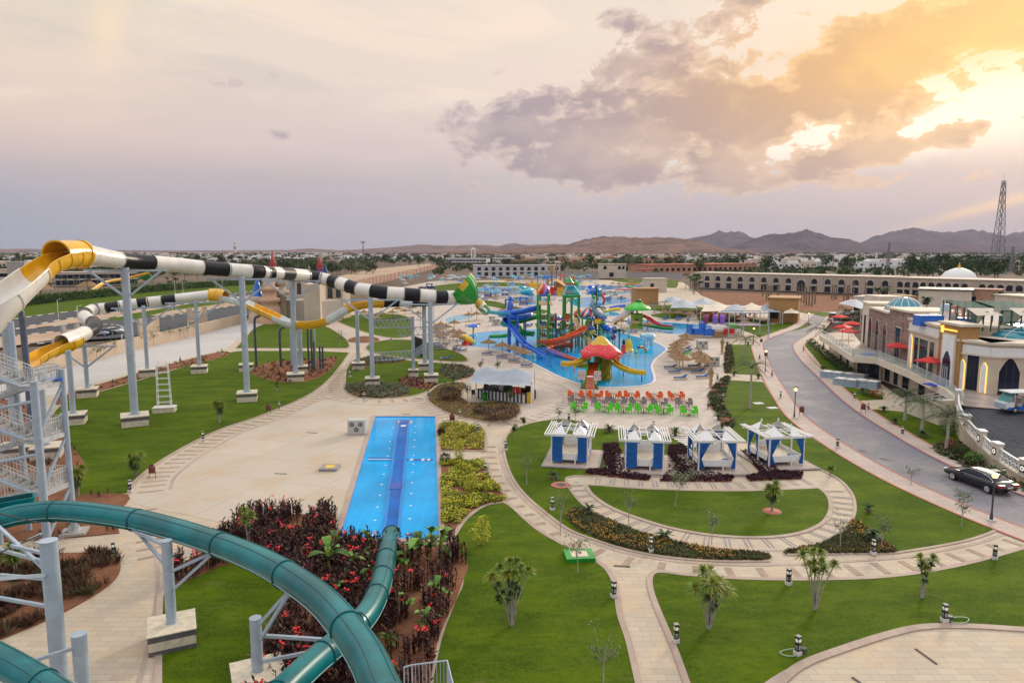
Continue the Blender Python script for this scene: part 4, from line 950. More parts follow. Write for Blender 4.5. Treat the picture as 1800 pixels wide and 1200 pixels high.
# white dome, towers and masts
P = G(1684, 500, 0); P = V(1684, 497, 380); P.z = 0; t = thing('dome', 'large white dome with golden finial behind the hotel wing', 'dome', P)
b = MB(); b.lathe((0, 0, 0), [(9.2, 0), (9.2, 1.8), (8.9, 3.4), (8.0, 5.4), (6.4, 7.3), (4.2, 8.6), (2.0, 9.4), (0, 9.7)], WHITE, 32); b.build('shell', t)
b = MB(); b.lathe((0, 0, 9.5), [(1.0, 0), (.9, .5), (.4, .8), (.8, 1.3), (.3, 1.8), (.4, 2.2), (0, 3.2)], mat('gold', (.75, .42, .05), .3, .8, var=0), 12); b.build('finial', t)
def lattice(name, label, base, h, w0, w1, n, m, r=.12, cat='mast'):
    t = thing(name, label, cat, base); b = MB()
    lv = [(w0 + (w1 - w0) * (i / n) ** .7, h * i / n) for i in range(n + 1)]
    cr = [[Vector((sx * w / 2, sy * w / 2, z)) for sx, sy in ((-1, -1), (1, -1), (1, 1), (-1, 1))] for w, z in lv]
    for k in range(4): b.tube([c[k] for c in cr], r * 1.5, m, 5)
    b.build('corner_frame', t); b = MB()
    for i in range(n):
        for k in range(4):
            j = (k + 1) % 4; b.cyl(cr[i + 1][k], cr[i + 1][j], r, m, n=4, caps=False); b.cyl(cr[i][k], cr[i + 1][j], r * .8, m, n=4, caps=False); b.cyl(cr[i][j], cr[i + 1][k], r * .8, m, n=4, caps=False)
    b.build('bracing', t); return t
P = V(1750, 492, 560); P.z = 0
MST = mat('mast_grey', (.22, .23, .27), .6, var=.1)
t = lattice('telecom_tower', 'tall steel lattice telecom tower rising above the mountains on the right', P, 72, 9.5, 1.8, 11, MST, .17, 'tower')
b = MB()
for z in (68, 63, 57):
    for a in (0, 2.1, 4.2): b.box((cos(a) * 1.7, sin(a) * 1.7, z), (.5, .5, 2.4), WHITE, a)
b.cyl((0, 0, 72), (0, 0, 77), .1, MST, n=5); b.build('antenna', t)
P = V(1560, 476, 700); P.z = 0; lattice('radio_mast', 'dark radio mast left of the white dome', P, 27, 2.6, 1.2, 10, MST, .16)
P = V(1777, 480, 620); P.z = 0; lattice('radio_mast', 'shorter radio mast beside the big lattice tower', P, 22, 2.4, 1.4, 8, MST, .16)
P = V(414, 458, 1100); P.z = 0; t = thing('minaret', 'slim pale minaret on the left skyline', 'minaret', P); b = MB()
b.lathe((0, 0, 0), [(2.2, 0), (2.2, 16), (3.2, 16.4), (3.2, 17.4), (1.9, 17.6), (1.9, 24), (2.7, 24.4), (2.7, 25.2), (1.5, 25.4), (1.5, 29), (1.9, 30), (1.0, 31.5), (.2, 33)], WH2, 10); b.build('shaft', t)
for x, y, Y, hh, nm, lb in ((639, 462, 900, 30, 'mast', 'tall dark pole disguised as a palm on the skyline'), (430, 460, 1000, 22, 'mast', 'thin mast beside the minaret'), (604, 458, 1000, 20, 'mast', 'thin mast left of the palm-shaped pole')):
    P = V(x, y, Y); P.z = 0; t = thing(nm, lb, 'mast', P); b = MB(); b.cyl((0, 0, 0), (0, 0, hh), .9 if hh == 30 else .5, MST, .6 if hh == 30 else .3, 8); b.build('pole', t)
    if hh == 30:
        b = MB()
        for k in range(14): a = k * .45; b.beam((0, 0, 29.5), (cos(a) * 3.5, sin(a) * 3.5, 30.5 - (k % 3)), .5, .2, DARK)
        b.build('top_fronds', t)
P = V(832, 464, 980); P.z = 0; t = thing('lookout_tower', 'slender white tower with flared top on the white hotel', 'tower', P); b = MB()
for s in (-1, 1):
    for q in (-1, 1): b.box((s * 2.2, q * 2.2, 10), (1.2, 1.2, 20), WHITE)
b.box((0, 0, 10), (3.4, 3.4, 20), GREYR); b.build('shaft', t); b = MB(); b.box((0, 0, 20.5), (7.5, 7.5, 1), WHITE); b.box((0, 0, 17.6), (6.4, 6.4, .6), WHITE); b.box((0, 0, 22), (4, 4, 2), WHITE); b.build('lookout_top', t)
P = V(1540, 463, 1200); P.z = 0; t = thing('minaret', 'small white pointed minaret left of the radio mast', 'minaret', P); b = MB(); b.lathe((0, 0, 0), [(2, 0), (2, 9), (1, 11), (1, 14), (0, 17)], WH1, 8); b.build('shaft', t)
# ------------------------------------------------ hedge, boundary wall, brick-panel wall, castle
L = gl([(-120, 560), (45, 537), (170, 523), (300, 510), (440, 500), (560, 491)], 0, 8)
b = MB(); g = []
for i, p in enumerate(L):
    q = L[min(i + 1, len(L) - 1)] - L[max(i - 1, 0)]; q.normalize(); nn = Vector((-q.y, q.x, 0)); j = .25 * noise.noise(p * .3)
    g.append([p - nn * (1 + j), p - nn * (1.1 + j) + Vector((0, 0, 2.9 + j)), p - nn * .8 + Vector((0, 0, 3.3 + j)), p + nn * .8 + Vector((0, 0, 3.3 - j)), p + nn + Vector((0, 0, 0))])
b.grid(g, HEDGE, smooth=False)
for i in range(len(L) - 1):
    for _ in range(260):
        p = L[i].lerp(L[i + 1], RND.random()); s = .22; zz = RND.uniform(.1, 3.4)
        q = (L[i + 1] - L[i]).normalized(); nn = Vector((q.y, -q.x, 0)); c = p + nn * RND.uniform(.9, 1.35) if zz < 3.1 else p + nn * RND.uniform(-1, 1.2)
        uu = Vector((RND.gauss(0, 1), RND.gauss(0, 1), RND.gauss(0, 1))).normalized(); vv = uu.orthogonal(); c = c + Vector((0, 0, zz)); b.face([c - uu * s, c + vv * s, c + uu * s, c - vv * s], LEAFD if RND.random() < .5 else LEAF)
tag(b.build('hedge'), 'long clipped green hedge along the street on the left', 'hedge')
L = [G(20, 668), G(110, 646), G(165, 633), G(210, 621), G(290, 603), G(350, 588), G(427, 568)]
root = thing('boundary_wall', 'cream boundary wall with stepped gate piers along the service road', 'wall', L[0]); off = L[0]
b = MB()
for p, q in zip(L, L[1:]): b.beam(p + Vector((0, 0, 1.2)), q + Vector((0, 0, 1.2)), .35, 2.4, TAN)
b.build('wall_face', root, off)
for (x0, y0, x1, y1, hh) in ((109, 622, 139, 616, 5.0), (243, 602, 278, 595, 4.8), (330, 582, 363, 578, 5.4)):
    p, q = G(x0, y0), G(x1, y1); b = MB(); u = (q - p); Lg = u.length; u.normalize(); n = Vector((u.y, -u.x, 0))
    pts = [(0, 0), (Lg, 0), (Lg, hh), (Lg * .82, hh), (Lg * .78, hh * .82), (Lg * .6, hh * .68), (Lg * .4, hh * .66), (Lg * .25, hh * .8), (Lg * .2, hh), (0, hh)]
    panel(b, pts, u, n, p, .5, GREYR if x0 < 200 else TAN); b.build('gate_pier', root, off)
root = thing('panel_wall', 'long tan wall with reddish brick panels beside the bare earth', 'wall', G(620, 512)); off = root.location
L = [G(622, 511), G(650, 502), G(690, 493), G(730, 482), G(766, 472)]
for k in range(26):
    f = k / 25 * 4; i = min(3, int(f)); p = L[i].lerp(L[i + 1], f - i); f2 = (k + 1) / 25 * 4; i2 = min(3, int(f2)); q = L[i2].lerp(L[i2 + 1], f2 - i2) if k < 25 else L[4]
    b = MB(); b.box((p.x, p.y, 2.3), (1.0, 1.0, 4.6), TAN); b.build('pillar', root, off)
    if k < 25: b = MB(); b.beam(p.lerp(q, .2) + Vector((0, 0, 2.4)), p.lerp(q, .8) + Vector((0, 0, 2.4)), .3, 4.0, PINKST); b.build('brick_panel', root, off)
# castle
root = thing('castle', 'pale castle-like building with arched openings and pointed turrets beyond the slides', 'castle', G(530, 560)); off = root.location.copy()
def cblock(x0, y0, x1, y1, h, d, m, nm='wall', z=0.0, wins=()):
    p, q = G(x0, y0), G(x1, y1); u = (q - p); Lg = u.length; u.normalize(); n = Vector((u.y, -u.x, 0)); c = (p + q) / 2 - n * d / 2
    b = MB(); b.box((c.x, c.y, z + h / 2), (Lg, d, h), m, atan2(u.y, u.x)); w0 = b.build(nm, root, off)
    for f, s, ww, hh in wins:
        b = MB(); panel(b, arch_pts(ww, hh), u, n, p + u * Lg * f + Vector((0, 0, s + z)), .06, DARK if ww < 3 else GLASSD); b.build('window', w0, off)
CAS = mat('castle_stone', (.56, .46, .36), .85, var=.08, scale=.4)
cblock(494, 564, 566, 568, 5.6, 8, mat('castle_grey', (.50, .44, .38), .85, var=.06))
cblock(494, 558, 604, 560, 11.0, 5, CAS, 'arcade_wall', 0, [(.05, 6.2, 1.5, 3.8), (.2, 6.4, 1.2, 3.4), (.31, 6.4, 1.2, 3.4), (.44, 6.2, 1.2, 3.6), (.56, 6, 1.4, 4.2), (.8, 5.6, 1.4, 4), (.93, 5.8, 1.4, 3.8)])
cblock(564, 570, 575, 562, 10.2, 4, CAS, 'corner_wall'); cblock(573, 560, 606, 548, 6.5, 8, CAS, 'shop_wing', 0, [(.15, .4, 1.6, 4.4), (.35, .4, 1.6, 4.4), (.6, .4, 1.6, 4.4), (.8, .4, 1.6, 4.4)])
for x, y, r, prof in ((455, 566, 2.0, [(2.6, 0), (2.4, 2), (1.9, 3), (1.8, 4.6), (2.6, 5.4), (2.6, 6.6), (1.9, 6.8)]), (476, 568, 2, [(2.9, 0), (2.5, 4), (2.0, 5.2), (2.6, 5.6), (2.6, 6.4), (1.9, 6.7), (1.8, 8.2), (2.4, 8.6), (2.4, 9.2), (1.5, 9.4), (1.5, 12.5)])):
    P = G(x, y); b = MB(); b.lathe(tuple(P), prof, TAN if x < 460 else mat('peach_plaster', (.60, .38, .25), .85, var=.08), 16); tw = b.build('turret', root, off)
P = G(455, 566); b = MB(); b.lathe((P.x, P.y, 6.7), [(1.6, 0), (1.1, 1.2), (.7, 3), (.4, 4.2), (0, 4.4)], BLUEG, 12); b.build('turret_roof', root, off)
b = MB(); b.lathe((P.x, P.y, 11), [(0, 0), (.6, .3), (.6, 1.0), (0, 1.3)], REDG, 8); b.build('roof_ball', root, off)
for x, zb, zt, r in ((484, 13.0, 18.2, 1.4), (565, 13.6, 17.2, 1.1)):
    P = G(x, 566 if x == 484 else 556); b = MB(); b.lathe((P.x, P.y, 0), [(r * .75, zb - 6), (r * .75, zb), (r * 1.1, zb + .1)], PURPG if x == 565 else CAS, 12); b.build('turret', root, off)
    b = MB(); pr = []
    for k in range(7): rr_ = r * (1 - k / 7.0); pr += [(rr_ * 1.05, zb + k * (zt - zb) / 7), (rr_ * .8, zb + (k + .9) * (zt - zb) / 7)]
    b.lathe((P.x, P.y, 0), pr + [(0, zt + .6)], mat('castle_red_tile', (.45, .07, .07), .6, var=.1), 12); b.build('turret_roof', root, off)
for x, r, zb, m in ((575, .9, 11.5, mat('deep_blue_roof', (.02, .07, .25), .6, var=.1)), (546, .8, 11.5, LEAFA)):
    P = G(x, 556); b = MB(); b.lathe((P.x, P.y, zb), [(r, 0), (r * .4, 2), (0, 3.6)], m, 10); b.build('turret_roof', root, off)
for x in (488, 497):
    P = G(x, 566); b = MB(); b.lathe((P.x, P.y, 0), [(1.3, 0), (1.2, 7), (1.9, 7.3), (1.9, 8.3), (1.2, 8.4), (1.1, 9.5), (1.6, 10), (1.6, 11), (0, 11.2)], PURPG if x == 488 else CAS, 12); b.build('turret', root, off)
# small coloured far slides on the left
b = MB(); b.tube(smooth([V(165, 508, 300), V(185, 495, 310), (V(205, 491, 320)), V(225, 487, 330), V(262, 478, 340)], 5), 1.0, YELG, 8, False, pi, 2 * pi, .1); tag(b.build('yellow_slide'), 'distant yellow open slide behind the hedge', 'slide')
b = MB()
for k in range(5): b.tube(smooth([V(236 + k * 3, 494 - k * 2, 330), V(248 + k * 2, 488 - k, 330), V(262, 492 - k * 2.6, 330), V(276 - k * 2, 484 + k, 330)], 4), .55, GREENG, 6, False, pi, 2 * pi, .1)
tag(b.build('green_slide'), 'distant bundle of dark and light green slide lanes behind the hedge', 'slide')
for x, y in ((72, 518), (155, 512)):
    P = G(x, y); b = MB(); b.lathe(tuple(P), [(5, 2.4), (2.5, 4), (0, 5.4)], THATCH, 14); b.lathe(tuple(P), [(.3, 0), (.3, 2.6)], WOOD, 6); tag(b.build('thatched_roof'), 'wide grey thatched roof behind the hedge, ' + ('left' if x < 100 else 'right') + ' one', 'roof')
# ================================================================== BIG SLIDES ON COLUMNS
def sections(root, pts, r, names='tube_section', n=14, sub=4, flange=.05, off=None):
    """pts: (px, py, Y, radius or None, material of the stretch that follows)"""
    C = smooth([V(p[0], p[1], p[2]) for p in pts], sub); k = len(pts); rad = [p[3] or r for p in pts]
    i = 0
    while i < k - 1:
        j = i + 1
        while j < k - 1 and pts[j][4] is pts[i][4]: j += 1
        P = C[i * sub:j * sub + 1]; rr_ = []
        for q in range(i * sub, j * sub + 1):
            a = min(q // sub, k - 2); f = q / sub - a; rr_.append(rad[a] + (rad[a + 1] - rad[a]) * f)
        b = MB(); b.tube(P, rr_, pts[i][4], n, False, thick=.05)
        for q in (0, -1):
            d = (P[1] - P[0]) if q == 0 else (P[-1] - P[-2]); d.normalize(); b.tube([P[q] - d * .05, P[q] + d * .05], rr_[q] + flange, pts[i][4], n, False, thick=.1)
        for q in range(4, len(P) - 2, 4):
            d = (P[q + 1] - P[q]).normalized(); b.tube([P[q] - d * .03, P[q] + d * .03], rr_[q] + .035, pts[i][4], n, False)
        b.build(names, root, off); i = j
def trough(root, pts, r, name='trough_section', n=10, sub=4, off=None, a0=pi - .25, a1=2 * pi + .25, lip=.12):
    C = smooth([V(p[0], p[1], p[2]) for p in pts], sub); k = len(pts); i = 0
    while i < k - 1:
        j = i + 1
        while j < k - 1 and pts[j][4] is pts[i][4]: j += 1
        P = C[i * sub:j * sub + 1]; rr_ = []
        for q in range(i * sub, j * sub + 1):
            a = min(q // sub, k - 2); f = q / sub - a; ra, rb = pts[a][3] or r, pts[a + 1][3] or r; rr_.append(ra + (rb - ra) * f)
        b = MB(); b.tube(P, rr_, pts[i][4], n, False, a0, a1, .06)
        for q in range(0, len(P), 4):
            d = (P[min(q + 1, len(P) - 1)] - P[max(q - 1, 0)]).normalized(); b.tube([P[q] - d * .06, P[q] + d * .06], rr_[q] + .07, pts[i][4], n, False, a0, a1, .1)
        if lip:
            for s in (0, -1):
                ln = []
                for q, c in enumerate(P):
                    d = (P[min(q + 1, len(P) - 1)] - P[max(q - 1, 0)]).normalized(); u = d.cross(Vector((0, 0, 1))).normalized(); n2 = u.cross(d); a = a0 if s == 0 else a1
                    ln.append(c + (u * cos(a) + n2 * sin(a)) * rr_[q])
                b.tube(ln, lip * .6, pts[i][4], 6)
                ln2 = [p - Vector((0, 0, rr_[0] * .45)) + (C[min(q + i * sub, len(C) - 1)] - p) * -.02 for q, p in enumerate(ln)]
        b.build(name, root, off); i = j
def column(root, off, px, py, tx, ty, wpx, foot=2.2, rz=.35, arms=True, hasfoot=True, fh=1.15, dir_=None, m=STEEL, blank=False):
    P = G(px, py); Y = P.y; top = V(tx, ty, Y).z; r = wpx * Y / F / 2; b = MB()
    b.cyl((P.x, P.y, .9 if hasfoot else 0), (P.x, P.y, top), r, m, n=18); b.tube([(P.x, P.y, top * .45), (P.x, P.y, top * .45 + .12)], r * 1.12, m, 18)
    b.tube([(P.x, P.y, fh), (P.x, P.y, fh + .06)], r * 1.5, m, 18); c = b.build('support_column', root, off)
    if hasfoot:
        b = MB(); b.box((P.x, P.y, (fh - .45) / 2), (foot, foot, fh - .45), STONE, rz); b.box((P.x, P.y, fh - .28), (foot + .06, foot + .06, .34), DSTONE, rz); b.box((P.x, P.y, fh - .055), (foot + .12, foot + .12, .11), STONE, rz)
        b.build('footing', root, off)
    if arms:
        for s in (-1, 1):
            b = MB(); d = Vector((cos(dir_ or 0), sin(dir_ or 0), 0)) * s; p = Vector((P.x, P.y, top - .35))
            b.beam(p, p + d * 4.2 + Vector((0, 0, .05)), .18, .2, m); b.beam(Vector((P.x, P.y, top - 2.9)) + d * r, p + d * 3.7, .2, .2, m); b.build('bracket', root, off)
    return P, top
root = thing('tube_slide', 'high black and white tube slide with yellow mouth on tall grey columns', 'water slide', G(435, 703)); off = root.location.copy()
W_, K_, Yl = CREAM, BLACKG, YELG
trough(root, [(-110, 632, 54, 1.8, W_), (-40, 570, 57, 1.65, W_), (10, 522, 59, 1.5, W_), (62, 478, 63, 1.3, Yl), (85, 461, 64.5, 1.2, Yl), (106, 452, 66, 1.22, Yl)], 1.2, off=off)
b = MB(); P = [V(100, 449, 66), V(112, 447, 67), V(126, 446.5, 68), V(140, 447, 69)]
b.tube(P, [1.32, 1.3, 1.3, 1.3], Yl, 20, False, -.45, pi + .45, .06); b.tube([P[0] - (P[1] - P[0]) * .06, P[0]], 1.42, Yl, 20, False, -.45, pi + .45, .16); b.build('mouth_hood', root, off)
trough(root, [(106, 452, 66, 1.22, Yl), (125, 449, 67.6, 1.22, Yl), (141, 448, 69, 1.22, Yl)], 1.2, 'mouth_trough', off=off)
b = MB(); P = [V(140, 447, 69), V(143.5, 447.2, 69.3)]; b.tube(P, 1.4, Yl, 22, False, thick=.16); b.build('mouth_collar', root, off)
T1 = [(142, 447.5, 69.2, 1.12, W_), (160, 449, 70.5, 1.0, W_), (185, 453, 72.5, .9, W_), (209, 456.5, 74.3, .84, K_), (236, 459.5, 76.5, .83, K_), (267, 462, 78.5, .83, W_), (310, 465.5, 81.5, .83, W_), (353, 470, 84, .83, K_), (400, 474, 87, .84, W_), (439, 477, 89, .86, K_),
      (458, 478, 90.5, .86, W_), (467, 479.5, 91.5, .86, K_), (477, 480.5, 92.5, .85, W_), (490, 480.5, 94, .84, K_), (511, 482, 98, .86, W_), (538, 484.5, 103, .88, K_), (563, 489, 104.5, .9, W_), (581, 493.5, 104, .92, K_),
      (597, 498, 103, .94, W_), (613, 503, 102, .94, K_), (631, 508, 101, .94, W_), (654, 511.5, 100, .94, K_), (681, 515, 100, .94, W_), (710, 517, 100.5, .94, K_), (738, 519, 101, .95, W_), (765, 521.5, 101.5, .95, K_), (783, 522, 102, .95, W_), (797, 522, 103, .95, K_), (804, 522, 103.5, .8, K_)]
sections(root, T1, .84, off=off, n=20)
for a in ((238, 746, 231, 470, 13.5, 2.6, .5), (435, 704, 433, 486, 10.5, 2.3, .3), (520, 669, 518, 490, 8.6, 2.3, .3), (655, 677, 653, 523, 8.2, 1.9, .15), (758, 671, 757, 531, 8.2, 1.9, .15)):
    column(root, off, *a[:5], a[5], a[6], True, dir_=.05)
column(root, off, 747, 650, 747, 531, 7.5, 2.0, .15, False); column(root, off, 32, 802, 27, 545, 16.5, 2.6, .4, False)
# funnel at the end of the tube
b = MB(); A = V(807, 504, 104); B_ = V(837, 529, 104); d = (B_ - A).normalized(); R_ = 2.55
rw = []; side = Vector((0, 1, 0)); upv = d.cross(side).normalized()
for t, rr_ in ((0, R_ * 1.04), (.28, R_ * .97), (.55, R_ * .76), (.82, R_ * .46), (1.0, .5)):
    rw.append([A + (B_ - A) * t + (side * cos(q * 2 * pi / 20) + upv * sin(q * 2 * pi / 20)) * rr_ for q in range(20)])
MG = mat('funnel_green', (.012, .33, .03), .35, var=.12, coat=.3); MY = mat('funnel_yellow', (.66, .42, .03), .35, var=.1)
for i in range(4):
    for q in range(20):
        m = MY if (i == 0 and (q // 2) % 2 == 0) or (i == 1 and (q // 2) % 2 == 1 and q % 4 == 2 and False) else MG
        b.face([rw[i][q], rw[i][(q + 1) % 20], rw[i + 1][(q + 1) % 20], rw[i + 1][q]], m, True)
for q in range(0, 20, 2):
    for i in range(4): b.beam(rw[i][q], rw[i + 1][q], .07, .05, DGREEN)
b.build('funnel', root, off)
b = MB(); b.tube([B_ - d * .1, B_ + d * .9], [.5, .55], MY, 12, False, thick=.05); b.tube([B_ + d * .9, B_ + d * 1.3], [.58, .6], W_, 12, False, thick=.05); b.build('funnel_outlet', root, off)
b = MB(); b.tube(smooth([V(841, 532, 105), V(846, 537, 105), V(850, 542, 106), V(854, 546, 108)], 4), .72, GREENG, 12, False, 0 - .4, pi * 2 - .9, .06); b.build('exit_tube', root, off)
b = MB(); b.tube([V(852, 545, 107), V(880, 548.5, 125), V(893, 550, 133)], .5, CYANG, 8, False, pi, 2 * pi, .05); b.build('run_out', root, off)
for x, y in ((829, 560), (838, 560)):
    P = G(x, y); b = MB(); b.cyl(P, (P.x, P.y, 3.2), .1, YEL2, n=6); b.build('funnel_leg', root, off)
# ---- lower slide
root = thing('half_pipe_slide', 'lower winding slide changing from black and white tube to open yellow and white half pipe', 'water slide', G(351, 655)); off = root.location.copy()
trough(root, [(56, 634, 78, .9, Yl), (70, 624, 80, .95, Yl), (92, 613, 83, 1.0, Yl), (120, 603, 85, 1.02, Yl), (132, 597, 86.5, 1.02, Yl)], .8, 'entry_trough', off=off)
sections(root, [(108, 602, 84.5, .98, W_), (130, 594, 87, .95, W_), (150, 585, 90, .92, K_), (162, 579, 92, .92, K_), (167, 573, 94, .9, K_), (163, 567, 96, .9, W_), (155, 562, 98, .9, W_), (149, 556, 99.5, .9, K_), (150, 551, 101, .88, W_), (157, 547, 103, .86, W_), (163, 544.5, 104, .84, K_), (172, 542.5, 105, .82, W_),
    (187, 541, 105, .78, K_), (209, 537, 106, .75, W_), (240, 533, 107, .75, K_), (259, 530.5, 108, .75, W_), (285, 528, 108.5, .75, K_), (309, 525, 109, .75, W_), (345, 521, 110, .78, W_), (370, 518.5, 110, .82, W_)], .78, off=off, n=14)
sections(root, [(370, 518.5, 110, .95, Yl), (385, 518.5, 110, .97, Yl), (398, 520.5, 109.5, .97, Yl)], .95, 'yellow_collar', off=off, n=16)
trough(root, [(395, 522, 109.5, None, WHITEG), (420, 528, 108, None, WHITEG), (440, 536, 106.5, None, Yl), (462, 546, 105, None, Yl), (486, 557, 103, None, WHITEG), (504, 565, 102, None, WHITEG), (518, 568, 101.5, None, Yl), (545, 568, 101, None, Yl), (574, 561, 101, None, WHITEG), (592, 551, 101.5, None, WHITEG), (608, 541.5, 102, None, Yl), (630, 534.5, 103, None, Yl), (650, 531.5, 104, None, Yl), (671, 531, 105, None, Yl)], .82, off=off)
sections(root, [(669, 532, 105, None, K_), (700, 531, 106.5, None, WHITEG), (721, 531, 107.5, None, K_), (742, 530.5, 109, None, K_), (790, 528, 113, None, WHITEG), (810, 527, 116, None, WHITEG)], .72, off=off)
for a in ((155, 697, 152, 604, 7.4, 2.2, .4), (260, 661, 258, 537, 6.6, 2.2, .4), (351, 655, 348, 528, 6.4, 2.2, .3), (433, 652, 432, 560, 5.8, 2.0, .3), (529, 655, 527, 574, 8, 2.0, .3), (630, 649, 629, 545, 6.6, 1.9, .2), (727, 662, 726, 556, 6, 1.4, .1)):
    column(root, off, *a[:5], a[5], a[6], a[0] < 400, dir_=.4 if a[0] > 200 else 0)
column(root, off, 130, 744, 123, 616, 9.4, 2.3, .4, False); column(root, off, 84, 803, 76, 645, 9.5, 2.3, .4, False)
for x0, x1, y0 in ((450, 462, 583), (499, 499, 572)):
    pass
for px, py, tx, ty in ((451, 645, 450, 555), (494, 645, 494, 575)):
    P = G(px, py); z = V(tx, ty, P.y).z; b = MB(); b.tube(smooth([P, Vector((P.x, P.y, z - .9)), Vector((P.x + .3, P.y, z - .2)), Vector((P.x + 1.0, P.y, z))], 5), .2, mat('dark_slide_steel', (.06, .075, .11), .4, var=.1), 10); b.build('curved_post', root, off)
for px, y0, y1 in ((543, 572, 650), (549, 574, 650), (553, 600, 652), (563, 608, 648), (568, 608, 648), (514, 575, 645), (555, 578, 650)):
    P = G(px, y1); z = V(px, y0, P.y).z; b = MB(); b.cyl(P, (P.x, P.y, z), .15 if px != 514 else .25, MATS['dark_slide_steel'] if px not in (514, 555) else STEEL, n=8); b.build('pump_pipe', root, off)
for (x0, y0, x1, y1, Y) in ((657, 563, 727, 560, 103), (660, 620, 727, 616, 103), (727, 616, 748, 602, 104), (700, 577, 790, 572, 104)):
    A_, B_ = V(x0, y0, Y), V(x1, y1, Y); hh = Vector((0, 0, 1.15)); b = MB(); b.beam(A_, B_, .12, .12, STEEL); b.beam(A_ - hh, B_ - hh, .12, .12, STEEL); n_ = 9
    for i in range(n_):
        p, q = A_.lerp(B_, i / n_), A_.lerp(B_, (i + .5) / n_) - hh; b.beam(p, q, .07, .07, STEEL); b.beam(q, A_.lerp(B_, (i + 1) / n_), .07, .07, STEEL)
    b.build('truss', root, off)
for i in range(6):
    P = G(731 + i * 2.6, 622 + i * 1.2); b = MB(); b.cyl((P.x, P.y, 0), (P.x, P.y, 3.2), .2, BLACK, n=8); b.build('black_pump', root, off)
# ================================================================== STAIR TOWER
root = thing('stair_tower', 'grey steel stair tower with railed landings at the left edge', 'stair tower', G(70, 950)); off = root.location.copy()
A1 = G(84, 962); A2 = G(131, 938)
def rail(a, c, n_, h=1.05, up=Vector((0, 0, 0)), m=STEELD, nm='railing'):
    b = MB(); 
    for hh in (h, h * .78, .12): b.beam(a + Vector((0, 0, hh)), c + Vector((0, 0, hh)), .05, .05, m)
    for i in range(n_ + 1):
        p = a.lerp(c, i / n_); b.beam(p, p + Vector((0, 0, h)), .05 if i % 5 == 0 else .022, .05 if i % 5 == 0 else .022, m)
    b.build(nm, root, off)
b = MB(); b.cyl((A1.x, A1.y, 0), (A1.x, A1.y, 10.6), .24, STEEL, n=16); b.build('tower_post', root, off)
b = MB(); b.cyl((A2.x, A2.y, 0), (A2.x, A2.y, 11.0), .19, STEEL, n=16); b.build('tower_post', root, off)
b = MB(); b.box((A2.x, A2.y, .12), (1.5, 1.3, .24), GREYR, .3); b.cyl((A2.x, A2.y, .24), (A2.x, A2.y, .34), .42, STEELD, n=16)
for k in range(8): b.box((A2.x + cos(k * pi / 4) * .3, A2.y + sin(k * pi / 4) * .3, .42), (.03, .14, .3), STEELD, k * pi / 4)
b.build('post_base', root, off)
ax = (A2 - A1); ax.z = 0; LL = ax.length; ax.normalize(); lf = Vector((-ax.y, ax.x, 0))
if lf.x > 0: lf = -lf
for pz, k in ((A1 + lf * 3.4, 0), (A2 + lf * 3.4, 1)):
    b = MB(); b.cyl((pz.x, pz.y, 0), (pz.x, pz.y, 14), .18, STEEL, n=12); b.build('tower_post', root, off)
GRATE = mat('step_grating', (.50, .49, .46), .6, .2, var=.25, scale=8)
for li, z in enumerate((10.3, 6.95, 3.6)):
    p0, p1 = A1 + Vector((0, 0, z)), A2 + Vector((0, 0, z)); b = MB(); c = (p0 + p1) / 2 + lf * .5; b.box((c.x, c.y, z), (LL + .3, 1.0, .06), GRATE, atan2(ax.y, ax.x)); b.build('landing', root, off)
    b = MB(); b.beam(p0 - Vector((0, 0, .16)) - ax * .1, p1 - Vector((0, 0, .16)) + ax * .1, .14, .30, STEELD); b.beam(p0 + lf * 1.0 - Vector((0, 0, .16)), p1 + lf * 1.0 - Vector((0, 0, .16)), .12, .26, STEELD)
    b.beam(p1 - Vector((0, 0, .16)), p1 + lf * 1.0 - Vector((0, 0, .16)), .12, .26, STEELD); b.beam(p0 - Vector((0, 0, .16)), p0 + lf * 1.0 - Vector((0, 0, .16)), .12, .26, STEELD); b.build('landing_beam', root, off)
    rail(p0 + ax * .1 + lf * .05, p1 - ax * .1 + lf * .05, 22); rail(p1 - ax * .1 + lf * .1, p1 - ax * .1 + lf * .95, 5)
    b = MB(); b.cyl(p0 - Vector((0, 0, 3.1)), p1 - Vector((0, 0, .3)), .10, STEEL, n=10); b.build('brace', root, off)
    b = MB(); b.cyl(p0 - Vector((0, 0, .3)), p0 + lf * 5 + Vector((0, 0, 1.2)), .11, STEEL, n=10); b.build('brace', root, off)
    b = MB(); b.cyl(p0 - Vector((0, 0, .9)), p0 + lf * 5 - Vector((0, 0, 2.0)), .11, STEEL, n=10); b.build('brace', root, off)
    # flights running off to the left: one up, one down
    for s, aa in ((1, .55), (-1, LL - .75)):
        st = A1 + ax * aa + lf * 1.0 + Vector((0, 0, z)); en = st + lf * 5.0 + Vector((0, 0, 1.68 * s)); w_ = 1.0
        b = MB(); n_ = 9
        for i in range(n_):
            q = st.lerp(en, (i + .5) / n_); b.box((q.x, q.y, q.z + .02), (w_, .34, .05), GRATE, atan2(ax.y, ax.x)); b.box((q.x - lf.x * .15, q.y - lf.y * .15, q.z - .07), (w_, .03, .14), STEELD, atan2(ax.y, ax.x))
        b.build('stair_treads', root, off)
        for e in (-.5, .5):
            b = MB(); b.beam(st + ax * e * w_ - Vector((0, 0, .12)), en + ax * e * w_ - Vector((0, 0, .12)), .07, .28, STEELD); b.build('stringer', root, off)
            rail(st + ax * e * w_, en + ax * e * w_, 20)
b = MB(); b.box((A1.x + lf.x * .5 + ax.x * 2, A1.y + lf.y * .5 + ax.y * 2, 10.40), (1.2, 1.2, .1), BLUEG, .4); b.build('blue_mat', root, off)
st = G(100, 968); b = MB()
